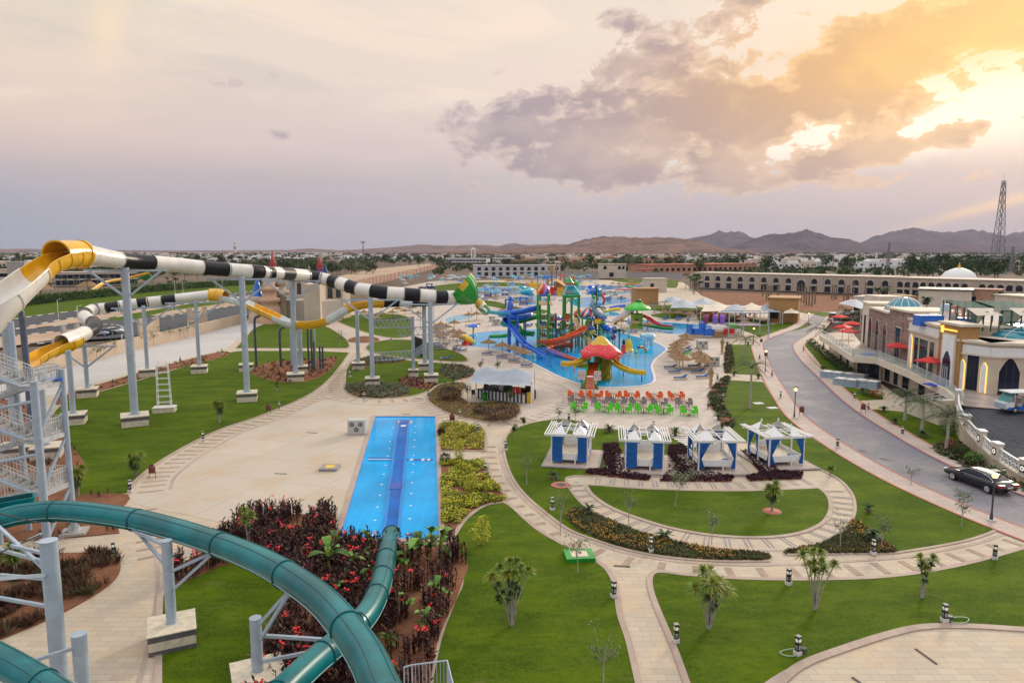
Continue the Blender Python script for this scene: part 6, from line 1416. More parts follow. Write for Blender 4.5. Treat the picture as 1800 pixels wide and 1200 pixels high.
FR = mat('frog_house_trunk', (.12, .34, .01), .5, var=0, col2=(.30, .34, .01), scale=1.5); b.grid(rw, FR, True); b.tube([(c.x - .3, c.y - 1.62, 1.9), (c.x - .3, c.y - 1.35, 1.9)], .48, DARK, 12); b.cyl((c.x, c.y, zt - 3), (c.x, c.y, zt - 1), .2, DARK, n=6); b.build('trunk', root, off)
open_slide(root, off, [(1130, 553, 172), (1140, 558, 171), (1150, 565, 169), (1165, 571, 167), (1182, 573, 166)], .55, REDG)
open_slide(root, off, [(1117, 563, 169), (1126, 568, 167), (1142, 571, 166), (1165, 575, 164), (1183, 576, 163)], .55, GREENG)
p, q = V(1110, 549, 172), G(1080, 569); b = MB(); b.beam(p, q, 1.2, .12, YEL2)
for s in (-.6, .6): b.beam(p + Vector((s, 0, .6)), q + Vector((s, 0, .6)), .05, .9, mat('pale_panel', (.6, .6, .75), .5, trans=.3, var=0))
b.build('stairway', root, off)
for px, yb in ((1105, 570), (1138, 572), (1160, 576)):
    P = G(px, yb); b = MB(); b.cyl(P, (P.x, P.y, V(px, 558 if px < 1150 else 568, P.y).z), .12, BLUEG, n=6); b.build('chute_leg', root, off)
# ---- small lagoon pieces
t = thing('spray_umbrella', 'blue spray mushroom on a yellow pole in the left end of the lagoon', 'spray toy', G(832, 597)); P = Vector((0, 0, 0)); b = MB(); b.cyl((0, 0, 0), (0, 0, 1.2), .2, CYANG, n=8); b.cyl((0, 0, 1.2), (0, 0, 3.0), .18, YEL2, n=8); b.build('pole', t)
b = MB(); b.lathe((0, 0, 2.7), [(1.2, 0), (1.1, .3), (.5, .6), (0, .7)], BLUEG, 12); b.lathe((0, 0, .8), [(1.0, 0), (1.0, .25), (0, .3)], CYANG, 4); b.build('cap', t)
t = thing('spray_toy', 'yellow and red fish-shaped slide at the left end of the lagoon', 'spray toy', G(822, 606)); b = MB(); b.tube([(-1.4, 0, 1.5), (-.4, -.1, 1.45), (.6, -.3, .9), (1.3, -.5, .4)], [.5, .7, .6, .4], YEL2, 10); b.build('body', t); b = MB(); b.lathe((0, 0, 0), [(1.2, 0), (1.1, .5), (.6, .9), (0, 1.0)], REDG, 10); b.build('base', t)
t = thing('spray_arch', 'slim yellow and red flower arch standing in the lagoon', 'spray arch', G(1126, 641)); b = MB(); Pp = [(-.78, 0, 0)] + [(-.78, 0, 1.6)] + [(cos(a) * .78, 0, 1.9 + sin(a) * .9) for a in [pi - pi * k / 8 for k in range(9)]] + [(.78, 0, 1.6), (.78, 0, 0)]; b.tube(Pp, .09, YEL2, 8); b.build('arch_tube', t)
for x, z, m in ((-.5, 2.8, BLUEG), (.45, 2.85, REDG), (0, 2.95, YEL2), (-.85, 2, GREENG), (.85, 2.1, GREENG), (-.3, 2.95, mat('plum', (.25, .05, .12))), (.8, 2.5, REDG)): b = MB(); b.lathe((x, -.05, z), [(.1, -.1), (.28, 0), (.24, .16), (0, .24)], m, 8); b.build('flower', t)
t = thing('water_figure', 'red and black moulded bird-like figure in the lagoon', 'figure', G(1096, 620)); b = MB(); b.lathe((0, 0, 0), [(.8, 0), (.75, .2), (.45, .4), (.42, 1.2), (.2, 1.6)], REDG, 12); b.build('body', t); b = MB(); b.lathe((0, 0, 1.5), [(.2, 0), (.3, .3), (.26, .7), (.0, 1.1)], BLACK, 10); b.build('head', t)
t = thing('water_figure', 'yellow bottle-shaped moulded figure beside the red one in the lagoon', 'figure', G(1105, 617)); b = MB(); b.lathe((0, 0, 0), [(.9, 0), (.85, .3), (.7, .35), (.75, 1.0), (.45, 1.9), (.25, 2.4)], YEL2, 12); b.build('body', t); b = MB(); b.lathe((0, 0, 2.4), [(.25, 0), (.32, .35), (.2, .7), (.1, 1.6), (0, 1.7)], CYANG, 10); b.build('head', t)
t = thing('elephant_spray', 'pale blue spotted elephant spray toy on the right rim of the lagoon', 'spray toy', G(1140, 606)); b = MB(); EL = mat('pale_blue_spots', (.25, .55, .68), .4, var=0, col2=(.7, .8, .82), scale=3)
b.tube([(-1.0, 0, 1.5), (-.4, 0, 1.75), (.5, 0, 1.7), (1.1, 0, 1.3)], [.4, .8, .8, .45], EL, 12)
for x, y in ((-.7, -.4), (-.7, .4), (.6, -.4), (.6, .4)): b.cyl((x, y, 0), (x, y, 1.4), .24, EL, .26, 8)
b.build('body', t); b = MB(); b.lathe((-1.3, 0, 1.4), [(.2, 0), (.5, .3), (.48, .7), (0, 1.0)], EL, 10); b.tube([(-1.6, 0, 1.6), (-2.0, 0, 1.1), (-2.1, 0, .6)], [.2, .14, .1], EL, 8); b.build('head', t)
P = G(1088, 622); t = thing('artificial_palm', 'dark green moulded palm standing in the lagoon beside the mushroom roof', 'palm sculpture', P); b = MB(); b.cyl((0, 0, 0), (0, 0, 4.4), .12, DARK, n=8); b.build('stem', t)
b = MB(); c0 = (0, 0, 4.3); off0 = None
for k in range(18):
    a = k * 2.4; e = .2 + .6 * ((k * 7) % 5) / 5; pr = Vector((-sin(a), cos(a), 0)); Pp = [Vector(c0)]
    for q in range(4): Pp.append(Pp[-1] + Vector((cos(a) * cos(e), sin(a) * cos(e), sin(e))) * .42); e -= .4
    b.grid([[p - pr * w, p, p + pr * w] for p, w in zip(Pp, (.05, .2, .25, .18, .03))], MATS['moulded_palm_green'] if k % 3 else DGREEN, smooth=False)
b.build('fronds', t)
for i, (x, y) in enumerate(((1022, 682), (1050, 684))):
    P = G(x, y); t = thing('notice_board', 'white rules board with coloured marks, ' + ('left' if i == 0 else 'right') + ' of the red chute', 'sign', P, .05, 'rules boards at the lagoon'); b = MB(); b.cyl((0, 0, 0), (0, 0, 1.2), .05, DARK, n=8); b.lathe((0, 0, 0), [(.25, .0), (.22, .06), (0, .07)], DARK, 10); b.build('pole', t)
    b = MB(); b.box((0, 0, 1.85), (.95, .05, 1.25), WHITE); b.build('panel', t); b = MB()
    for r_ in range(7):
        for c_ in range(7):
            if r_ in (3,) and c_ in (2, 3, 4): continue
            b.box((-.38 + c_ * .127, -.03, 1.36 + r_ * .165), (.085, .012, .1 if r_ != 3 else .16), BLACK if r_ == 3 else [PINKG, PURPG, GREYR, REDG, DARK][(r_ * 3 + c_ * 2) % 5])
    b.tube([(0, -.03, 1.86), (0, -.045, 1.86)], .1, LIMEG, 10); b.build('printed_marks', t)
P = G(1037, 694); t = thing('lifeguard_chair', 'wooden lifeguard chair frame in front of the red chute', 'chair', P); b = MB()
for sx in (-1, 1):
    for sy in (-1, 1): b.beam((sx * .55, sy * .45, 0), (sx * .3, sy * .3, 2.4), .08, .08, WOODL)
for k in range(5): z = .4 + k * .45; s = .55 - .25 * z / 2.4; b.beam((-s, -.4 + z * .05, z), (s, -.4 + z * .05, z), .06, .04, WOODL)
b.build('frame', t); b = MB(); b.box((0, 0, 2.42), (.8, .65, .06), WHK); b.build('seat', t)
P = G(1034, 697); t = thing('bench', 'low grey bench table in front of the lifeguard chair', 'bench', P, -.1); b = MB(); b.box((.2, 0, .5), (1.9, .55, .07), GREYR); b.build('seat', t)
for s in (-.6, 1.0): b = MB(); b.beam((s, 0, 0), (s, 0, .47), .1, .3, DARK); b.build('leg', t)
# ================================================================== UMBRELLAS, LOUNGERS, TABLES
um = thing('straw_umbrella', 'straw umbrella', 'parasol'); b = MB(); b.cyl((0, 0, 0), (0, 0, 2.1), .06, WOODL, n=8); b.build('pole', um); b = MB(); rows = []
for r_, z in ((1.5, 1.72), (1.46, 1.80), (1.0, 1.93), (.98, 1.99), (.5, 2.10), (.48, 2.17), (.12, 2.32), (.05, 2.75), (0, 2.77)): rows.append([(r_ * cos(2 * pi * q / 24) * (1 + .04 * (q % 2)), r_ * sin(2 * pi * q / 24) * (1 + .04 * (q % 2)), z - (.05 * (q % 3) if r_ > 1.4 else 0)) for q in range(24)])
b.grid(rows, THATCH, True, smooth=False)
for q in range(60): a = q * .1047; b.face([(1.42 * cos(a), 1.42 * sin(a), 1.78), (1.42 * cos(a + .08), 1.42 * sin(a + .08), 1.78), (1.6 * cos(a + .04), 1.6 * sin(a + .04), 1.62)], THATCH)
b.build('canopy', um)
lo = thing('sun_lounger', 'sun lounger', 'sun lounger'); b = MB()
for s in (-.33, .33): b.beam((-.95, s, .28), (1.0, s, .28), .06, .08, WOODL)
for x in (-.8, -.1, .8): b.beam((x, -.33, .24), (x, .33, .24), .07, .05, WOODL)
b.build('frame', lo)
for x in (-.8, .75):
    for s in (-.33, .33): b = MB(); b.beam((x, s, 0), (x, s, .26), .07, .07, WOODL); b.build('leg', lo)
b = MB(); b.box((-.3, 0, .37), (1.3, .62, .1), CUSH); b.beam((.33, 0, .38), (.95, 0, .72), .62, .1, CUSH); b.build('cushion', lo)
fu = [True, True]
def place(proto, idx, x, y, rz=0, grp=None, sc=1):
    if fu[idx]: o = proto; fu[idx] = False
    else: o = dup(proto)
    o.location = G(x, y); o.rotation_euler = (0, 0, rz); o['group'] = grp; o.scale = (sc,) * 3; return o
U1 = [place(um, 0, x, y, x, 'straw umbrellas left of the lagoon') for x, y in ((859, 618), (883, 624), (904, 630), (921, 637), (808, 600), (780, 603), (772, 592), (768, 598), (785, 588), (799, 580), (775, 584), (765, 590), (838, 563), (824, 565), (804, 607), (797, 598))]
number(U1, 'straw umbrella on the deck left of the lagoon, #')
U2 = [place(um, 0, x, y, x, 'straw umbrellas right of the lagoon') for x, y in ((1205, 606), (1207, 612), (1197, 618), (1190, 623), (1189, 629), (1187, 636), (1190, 643), (1200, 650), (1228, 641), (1230, 649), (1238, 655), (1194, 646), (1232, 645))]
L_ = sorted(U2, key=lambda o: -o.location.y)
for i, o in enumerate(L_): o['label'] = 'straw umbrella right of the lagoon, ' + ('farthest' if i == 0 else 'nearest' if i == len(L_) - 1 else ordn(i + 1) + ' from the far end') + ' of the cluster'
U3 = [place(um, 0, x, y, x, 'straw umbrellas farther off') for x, y in ((1170, 560), (1191, 560), (1212, 562), (1092, 577), (1114, 580), (1139, 583), (650, 565), (670, 562), (690, 560), (712, 557), (735, 562), (660, 571), (700, 553), (725, 551), (1236, 562), (1305, 573), (884, 556), (870, 530), (882, 522), (907, 541), (931, 538), (1310, 580), (640, 560))]
number(U3, 'straw umbrella farther off across the park, #')
lg = [place(lo, 1, x, y, r_, 'sun loungers left of the lagoon') for x, y, r_ in ((856, 624, .1), (882, 630, -.1), (903, 637, -.2), (786, 632, 0), (803, 617, .1), (775, 615, 0), (766, 606, 0), (778, 596, -.2), (802, 592, -.3), (838, 572, .1), (824, 574, 0), (812, 618, 0), (926, 645, -.3), (772, 610, 0))]
number(lg, 'wooden lounger with blue cushion left of the lagoon, #')
lg = [place(lo, 1, x, y, r_, 'sun loungers right of the lagoon') for x, y, r_ in ((1205, 615, .2), (1207, 620, .2), (1196, 625, .2), (1178, 648, 0), (1186, 656, .1), (1196, 667, .1), (1220, 646, 0), (1226, 656, .1), (1235, 665, .1))]
number(lg, 'wooden lounger with bright blue cushion right of the lagoon, #')
lg = [place(lo, 1, x, y, r_, 'sun loungers farther off') for x, y, r_ in ((1172, 561, 1.2), (1168, 562, 1.2), (1190, 563, 1.3), (1195, 562, 1.3), (1209, 565, 1.4), (1234, 569, 1.2), (1113, 586, .1), (1104, 585, .1), (925, 575, 1), (932, 574, 1), (660, 567, 0), (682, 565, 0), (668, 570, 0), (696, 560, .1), (716, 562, .1))]
number(lg, 'blue cushioned lounger farther off in the park, #')
def chair(m, nm):
    t = thing('plastic_chair', nm, 'chair'); b = MB(); b.box((0, 0, .44), (.44, .44, .04), m); b.build('seat', t)
    b = MB(); b.grid([[(.22 * sin(a), .20 + .05 * cos(a), z + .0) for a in (-1.2, -.6, 0, .6, 1.2)] for z in (.46, .84)], m); b.box((0, .235, .66), (.44, .04, .42), m)
    b.build('backrest', t)
    for x in (-.2, .2):
        for y in (-.2, .2): b = MB(); b.beam((x * 1.1, y * 1.1, 0), (x, y, .43), .045, .045, m); b.build('leg', t)
    for x in (-.22, .22): b = MB(); b.beam((x, -.16, .54), (x, .22, .56), .04, .22, m); b.build('armrest', t)
    return t
tb = thing('round_table', 'round table', 'table'); b = MB(); b.lathe((0, 0, .71), [(0, .035), (.46, .035), (.47, 0), (0, 0)], TABT, 20); b.build('tabletop', tb); b = MB(); b.cyl((0, 0, .03), (0, 0, .71), .035, DARK, n=8); b.build('leg', tb); b = MB(); b.box((0, 0, .02), (.5, .08, .04), DARK); b.box((0, 0, .025), (.08, .5, .03), DARK); b.build('base', tb)
first_t = True
for row, (m, nm, pts) in enumerate(((CHO, 'orange', ((1012, 701), (1046, 701), (1078, 701.5), (1110, 701.5), (1150, 702.5), (1188, 702.5))), (CHG, 'grey', ((1014, 710), (1055, 712), (1086, 712), (1121, 713), (1159, 715), (1202, 715))), (CHL, 'lime green', ((1018, 723), (1062, 724), (1096, 725), (1131, 725.5), (1166, 727), (1211, 730))))):
    pr = chair(m, nm); TB = []; first = True
    where = ['far', 'middle', 'near'][row]
    for k, (x, y) in enumerate(pts):
        P = G(x, y); o = tb if first_t else dup(tb); first_t = False; o.location = P; o.scale = (1.15, 1.15, 1.05); o['group'] = 'round tables of the terrace'; TB.append(o); posn = 'leftmost' if k == 0 else 'rightmost' if k == 5 else ordn(k + 1) + ' from the left'
        a0 = RND.uniform(.55, .75)
        for j, side in enumerate(('right far', 'left far', 'left near', 'right near')):
            a = a0 + j * pi / 2 + RND.uniform(-.1, .1); q = P + Vector((cos(a), sin(a), 0)) * .82; c = pr if first else dup(pr); first = False
            c.location = q; c.rotation_euler = (0, 0, a - pi / 2); c.scale = (1.25, 1.25, 1.1); c['group'] = nm + ' plastic chairs on the terrace'; c['label'] = '%s chair, %s side of the %s table with %s chairs' % (nm, side, posn.replace('from the left', 'from left'), nm)
    number(TB, 'brown-topped round table in the %s row with %s chairs, #' % (where, nm))
P = G(1208, 626); o = dup(pr.parent or pr); o.location = P; o['group'] = 'single chairs'; o['label'] = 'lone plastic chair under the right-hand umbrellas'
# speaker-like grey cabinets
for x, y, lb, sc in ((628, 762, 'pale grey box cabinet with three round grilles on the empty plaza', 1.15), (1234, 613, 'white cabinet with three round grilles behind the right umbrellas', 1.25), (1253, 643, 'white cabinet with three round grilles beside the nearer umbrellas', 1.2), (865, 565, 'pale cabinet on the deck behind the blue slide', 1.1), (872, 572, 'second pale cabinet on the deck behind the blue slide, the nearer one', 1.3)):
    t = thing('pump_cabinet', lb, 'cabinet', G(x, y), .05, 'grille cabinets'); b = MB(); b.box((0, 0, .06 * sc), (1.75 * sc, 1.2 * sc, .12 * sc), GREYR); b.box((0, 0, .72 * sc), (1.5 * sc, 1.0 * sc, 1.2 * sc), mat('cabinet_grey', (.50, .50, .45), .6, var=.06)); b.build('body', t)
    for gx, gz in ((-.38, .95), (.38, .95), (0, .5)):
        b = MB(); b.tube([(gx * sc, -.505 * sc, gz * sc), (gx * sc, -.52 * sc, gz * sc)], .2 * sc, DARK, 16); b.tube([(gx * sc, -.515 * sc, gz * sc), (gx * sc, -.53 * sc, gz * sc)], .12 * sc, GREYR, 14); b.tube([(gx * sc, -.525 * sc, gz * sc), (gx * sc, -.54 * sc, gz * sc)], .06 * sc, DARK, 10); b.build('grille', t)
# tiki figures
for x, y, lb in ((1249, 682, 'tall wooden tiki post near the nearest loungers'), (1269, 622, 'tall wooden tiki post beside the first planted bed')):
    t = thing('tiki_post', lb, 'post', G(x, y)); b = MB(); b.lathe((0, 0, 0), [(.35, 0), (.3, .1), (.18, .2), (.28, .5), (.2, .8), (.3, 1.1), (.2, 1.4), (.32, 1.7), (.28, 2.1)], WOODL, 10); b.build('carved_post', t); b = MB(); b.lathe((0, 0, 2.05), [(.5, 0), (.42, .1), (.1, .8), (0, .85)], THATCH, 10); b.build('roof_cap', t)
# ================================================================== KIOSK BAR
root = thing('bar_kiosk', 'round-cornered pool bar with black and white striped counter', 'bar', G(885, 712)); off = root.location.copy()
p0, p1 = G(840, 700), G(922, 709); u = (p1 - p0); L = u.length; u.normalize(); nn = Vector((-u.y, u.x, 0)); n_ = 26; b = MB()
for k in range(n_): q = p0 + u * (L * (k + .5) / n_); b.box((q.x, q.y, .62), (L / n_, .18, 1.1), WHITE if k % 2 else DARK, atan2(u.y, u.x))
for e, rzz in ((p0, 0), (p1, 0)):
    for k in range(5): q = e + nn * (.4 + k * .6); b.box((q.x, q.y, .62), (.16, .6, 1.1), WHITE if k % 2 else DARK, atan2(u.y, u.x))
b.build('striped_counter', root, off); b = MB(); q = (p0 + p1) / 2; b.box((q.x, q.y, 1.2), (L + .3, .5, .06), DARK, atan2(u.y, u.x)); b.build('counter_top', root, off)
b = MB(); q = q + nn * 2.4; b.box((q.x, q.y, .7), (L - 1, .6, 1.4), mat('bar_brown', (.10, .03, .02), .5, var=.2), atan2(u.y, u.x)); b.build('back_counter', root, off)
for k, (m, w_, h_, d_) in enumerate(((DARK, .5, 1.7, 1.2), (GREYR, .7, 1.5, 1.6), (WHITE, .6, 1.75, 1.9), (DGREEN, .9, 1.8, 2.0), (DARK, .6, 1.3, 1.3), (GREYR, .6, 1.45, 1.0), (BLACK, .7, 1.9, 2.2))):
    q = p0 + u * (L * (k + .6) / 7.2) + nn * d_; b = MB(); b.box((q.x, q.y, h_ / 2 + .3), (w_, .5, h_), m, atan2(u.y, u.x)); b.build('bar_appliance', root, off)
q = p0 + u * (L * .9); b = MB(); b.box((q.x - .4, q.y + .1, 1.58), (.95, .3, .72), mat('banner_red', (.65, .02, .03), .5, var=.05), atan2(u.y, u.x)); b.box((q.x - .55, q.y - .07, 1.58), (.1, .02, .5), WHITE); b.box((q.x - .25, q.y - .07, 1.58), (.1, .02, .5), WHITE); b.build('red_menu_sign', root, off)
P = G(931, 708); b = MB(); b.box((P.x, P.y, .65), (.7, .35, 1.3), MY); tag(b.build('yellow_board'), 'yellow standing board at the right end of the striped bar', 'board')
P = G(852, 704); t = thing('green_bin', 'round green waste bin in front of the striped bar', 'bin', P); b = MB(); b.lathe((0, 0, 0), [(.28, 0), (.36, .9), (.38, .92)], GREENG, 12); b.build('body', t); b = MB(); b.lathe((0, 0, .92), [(.4, 0), (.36, .1), (0, .16)], DGREEN, 12); b.build('lid', t)
P = G(833, 698); t = thing('stool', 'dark lounge chair left of the striped bar', 'chair', P, .4); b = MB(); b.box((0, 0, .42), (.5, .5, .08), DARK); b.box((0, .25, .7), (.5, .06, .5), DARK); b.build('seat', t)
for x in (-.2, .2):
    for y in (-.2, .2): b = MB(); b.beam((x, y, 0), (x, y, .4), .05, .05, DARK); b.build('leg', t)
def canopy(name, label, corners, peaks, m, sag=.25, poles=(), ph=None, n=14):
    t = thing(name, label, 'canopy', (corners[0].x, corners[0].y, 0)); o = t.location.copy(); b = MB(); rows = []
    for i in range(n + 1):
        row = []
        for j in range(n + 1):
            u_, v_ = i / n, j / n; eu, ev = u_ + 0, v_ + 0; p = corners[0].lerp(corners[1], u_).lerp(corners[3].lerp(corners[2], u_), v_)
            c = (corners[0] + corners[1] + corners[2] + corners[3]) / 4
            k = sag * .35 * (4 * u_ * (1 - u_) * abs(2 * v_ - 1) + 4 * v_ * (1 - v_) * abs(2 * u_ - 1)); p = p + (c - p) * k * .35
            z = p.z
            for (pu, pv, ph_, w_) in peaks:
                d = sqrt((u_ - pu) ** 2 + (v_ - pv) ** 2); z += ph_ * max(0, 1 - d / w_) ** 1.5
            z -= sag * 4 * u_ * (1 - u_) * .2; row.append((p.x, p.y, z))
        rows.append(row)
    b.grid(rows, m); b.build('fabric', t, o)
    for P in poles: b = MB(); b.cyl((P.x, P.y, 0), (P.x, P.y, P.z), .06, WHITE, n=8); b.build('pole', t, o)
    return t
C4 = [V(823, 672, 100), V(934, 678, 99), V(940, 652, 106), V(836, 648, 108)]; C4 = [Vector((p.x, p.y, z)) for p, z in zip((G(824, 673, 2.6), G(934, 678, 2.6), G(940, 653, 2.8), G(836, 649, 2.8)), (2.6, 2.6, 2.8, 2.8))]
canopy('shade_canopy', 'pale grey two-peaked shade canopy over the striped bar', C4, [(.25, .55, 1.3, .5), (.75, .55, 1.25, .5)], TENT, .5, [Vector((p.x, p.y, p.z + .2)) for p in C4] + [G(837, 701) + Vector((0, 0, 2.5))], n=20)
for i, (x0, x1, y0, y1, m, pk, lb) in enumerate(((1232, 1292, 547, 536, TENTB, 1.6, 'beige shade sail nearest the small lagoon, leftmost of the row'), (1262, 1325, 549, 537, TENT, 1.4, 'blue-grey shade sail, second from the left in the row'), (1292, 1350, 549, 537, TENTB, 1.8, 'beige shade sail, third from the left in the row'), (1325, 1372, 548, 538, TENT, 1.6, 'blue-grey shade sail, rightmost of the row by the ochre building'), (1178, 1225, 541, 528, TENT, 1.6, 'large pale grey shade sail left of the beige row'), (1218, 1254, 535, 526, TENT, 1.4, 'small dark grey shade sail behind the beige row'), (1376, 1406, 550, 544, TENTB, .9, 'low beige sail at the front of the ochre building'), (1165, 1200, 532, 522, TENT, 1.4, 'pale grey sail behind the ochre kiosk'))):
    c = [G(x0, y0, 3), G(x1, y0 + .5, 3), G(x1 - 6, y1, 3.2), G(x0 + 6, y1, 3.2)]
    canopy('shade_sail', lb, c, [(.5, .5, pk, .6)], m, .4, c, n=10)
c = [G(1473, 533, 5), G(1514, 543, 5), G(1532, 533, 5), G(1498, 526, 5)]; canopy('shade_sail', 'pale grey sail in front of the stone-faced building', c, [(.5, .5, 1.2, .7)], TENT, .4, c, n=8)
# ================================================================== BUILDING ON THE RIGHT
root = thing('domed_building', 'beige and stone building with glass dome, lit arched niches and a raised terrace', 'building', G(1600, 690)); off = root.location.copy()
def Gz(t): return G(t[0], t[1], t[2])
E_ = [(1440, 590, 3.6), (1457, 600, 3.6), (1497, 627, 3.6), (1540, 630, 3.6), (1600, 655, 3.35), (1660, 685, 2.95), (1674, 697, 2.85), (1690, 713, 2.8), (1800, 722, 2.8), (1960, 730, 2.8)]
I_ = [(1492, 575, 3.6), (1513, 603, 3.6), (1545, 619, 3.6), (1559, 626, 3.6), (1593, 641, 3.5), (1645, 668, 3.1), (1660, 675, 3.0), (1735, 693, 2.8), (1800, 697, 2.8), (1960, 704, 2.8)]
E3 = [Gz(e) for e in E_]; I3 = [Gz(e) for e in I_]
TERR = gmat('terrace_tiles', tiles((.48, .42, .37), (.30, .25, .23), (.24, .2, .18), 1.1, 1.1, .02, (.55, .5, .45), .4, .3, .6, 0), .35, .4)
b = MB(); b.grid([[e, i] for e, i in zip(E3, I3)], TERR, smooth=False); b.build('terrace_floor', root, off)
b = MB()
for i in range(len(E3) - 3):
    p, q = E3[i], E3[i + 1]; d = Vector((0, 0, .75)); b.face([p - d, q - d, q + Vector((0, 0, .12)), p + Vector((0, 0, .12))], BEIGEL); n = (q - p).normalized().cross(Vector((0, 0, 1))); n = n if n.dot(p) < 0 else -n
    b.face([p + Vector((0, 0, .12)), q + Vector((0, 0, .12)), q - n * .35 + Vector((0, 0, .12)), p - n * .35 + Vector((0, 0, .12))], BEIGEL); b.face([p - d, q - d, q - d - n * 1.2, p - d - n * 1.2], BEIGE)
b.build('terrace_edge', root, off)
b = MB()
for i in range(len(E3) - 3):
    p, q = E3[i], E3[i + 1]; n = (q - p).normalized().cross(Vector((0, 0, 1))); n = n if n.dot(p) < 0 else -n; p, q = p - n * .2, q - n * .2
    b.face([p + Vector((0, 0, .12)), q + Vector((0, 0, .12)), q + Vector((0, 0, 1.1)), p + Vector((0, 0, 1.1))], GLASSR); b.beam(p + Vector((0, 0, 1.12)), q + Vector((0, 0, 1.12)), .05, .05, STEELD); k = int((q - p).length / 2.5)
    for j in range(k + 1): c = p.lerp(q, j / max(1, k)); b.beam(c + Vector((0, 0, .1)), c + Vector((0, 0, 1.1)), .05, .05, STEELD)
b.build('glass_balustrade', root, off)
def seg(px0, py0, z0, px1, py1, z1, ztop, d, m, nm, wins=(), base=None, band=None, corn=True):
    p, q = G(px0, py0, z0), G(px1, py1, z1); zb = min(z0, z1) if base is None else base; p.z = q.z = zb; u = q - p; L = u.length; u.normalize(); n = Vector((u.y, -u.x, 0)); n = n if n.dot(p) < 0 else -n
    h = ztop - zb; c = (p + q) / 2 - n * d / 2; rz = atan2(u.y, u.x); b = MB(); b.box((c.x, c.y, zb + h / 2), (L, d, h), m, rz); w0 = b.build(nm, root, off)
    if corn: b = MB(); b.box((c.x, c.y, ztop + .14), (L + .5, d + .5, .28), BEIGEL, rz); b.build('cornice', root, off)
    if band:
        b = MB(); c2 = (p + q) / 2 + n * .03; b.box((c2.x, c2.y, ztop - .75), (L, .1, .9), band, rz); b.box((c2.x + n.x * .05, c2.y + n.y * .05, ztop - 1.3), (L + .1, .22, .18), BEIGEL, rz); b.build('white_band', root, off)
    for (f, s, ww, hh, kind) in wins:
        cc = p + u * L * f; cc.z = zb + s; b = MB()
        if kind == 'niche':
            panel(b, arch_pts(ww + .2, hh + .1, 10, .5), u, n, cc, .05, COVE); panel(b, arch_pts(ww, hh, 10, .5), u, n, cc, .16, COVEW); o = b.build('lit_niche', w0); o.data.transform(Matrix.Translation(-off))
        else:
            P_ = arch_pts(ww, hh, 12, .6 if kind == 'p' else 0) if kind in 'ap' else [(-ww / 2, 0), (ww / 2, 0), (ww / 2, hh), (-ww / 2, hh)]
            panel(b, [(x * (1 + .24 / ww), y * (1 + .12 / hh)) for x, y in P_], u, n, cc, .05, BEIGEL); panel(b, P_, u, n, cc, .09, GLASSD)
            for k in range(1, 3): cx = cc + u * (-ww / 2 + ww * k / 3) + n * .1; b.beam(cx, cx + Vector((0, 0, hh * .8)), .05, .03, DARK)
            o = b.build('window', w0); o.data.transform(Matrix.Translation(-off))
    return p, q, u, n, L
STN = gmat('rough_stone', tiles((.40, .28, .24), (.27, .18, .155), (.15, .11, .10), .55, .28, .03, (.50, .36, .31), 1.2, .6), .9, .1)
MATS['rough_stone'].node_tree.nodes['Mapping'].vector_type = 'POINT'
mp_ = [n_ for n_ in MATS['rough_stone'].node_tree.nodes if n_.type == 'MAPPING'][0]; mp_.inputs['Rotation'].default_value = (pi / 2, 0, 0)
# ground floor under the terrace
seg(1457, 617, 0, 1500, 655, 0, 3.0, 2, BEIGE, 'ground_floor_wall', [(.55, .2, 2.2, 2.3, 'r'), (.8, .2, 2.0, 2.3, 'r')], corn=False)
seg(1503, 657, 0, 1548, 668, 0, 3.0, 3, BEIGE, 'ground_floor_wall', [(.2, .2, 1.2, 2.1, 'r'), (.62, .1, 3.4, 2.2, 'r')], corn=False)
seg(1550, 668, 0, 1640, 706, 0, 2.7, 3, BEIGE, 'ground_floor_wall', [(.12, .2, 1.6, 2.0, 'r'), (.3, .2, 1.2, 2.0, 'r'), (.5, .2, 1.8, 2.0, 'r'), (.8, .2, 1.6, 2.0, 'r')], corn=False)
# upper floor
seg(1513, 603, 3.6, 1524, 609, 3.6, 10.2, 4, BEIGEL, 'end_pier', [(.5, .3, 1.0, 4.5, 'r')])
seg(1524, 609, 3.6, 1559, 627, 3.6, 9.7, 6, STN, 'stone_wall', [(.12, .1, 1.6, 4.6, 'p'), (.48, .1, 1.7, 4.6, 'p'), (.85, .1, 1.6, 4.4, 'p')])
seg(1559, 627, 3.6, 1594, 641, 3.5, 10.4, 6, STN, 'stone_tower', [(.5, .2, 1.6, 4.4, 'r')])
seg(1594, 641, 3.5, 1645, 668, 3.1, 9.5, 8, BEIGE, 'front_wall', [(.1, .1, .8, 4.4, 'niche'), (.3, .2, 1.2, 4.2, 'r'), (.55, .2, 2.4, 4.2, 'r'), (.82, .2, 1.2, 4.2, 'r')], band=WHITE)
pp = seg(1646, 668, 3.1, 1682, 682, 2.95, 10.0, 2.0, OCHRE, 'portal', [], corn=True)
b = MB(); p, q, u, n, L = pp; c = (p + q) / 2; panel(b, [(-L * .33, 0), (L * .33, 0), (L * .33, 6.0), (-L * .33, 6.0)], u, n, c, .12, BEIGEL); panel(b, [(-L * .27, 0), (L * .27, 0), (L * .27, 5.8), (-L * .27, 5.8)], u, n, c, .18, COVEW); b.build('portal_panel', root, off)
b = MB(); panel(b, arch_pts(L * .36, 4.0, 12, .6), u, n, c, .26, GLASSD); 
for k in (-1, 0, 1): cx = c + u * k * L * .1 + n * .3; b.beam(cx, cx + Vector((0, 0, 2.2)), .08, .04, WHITE)
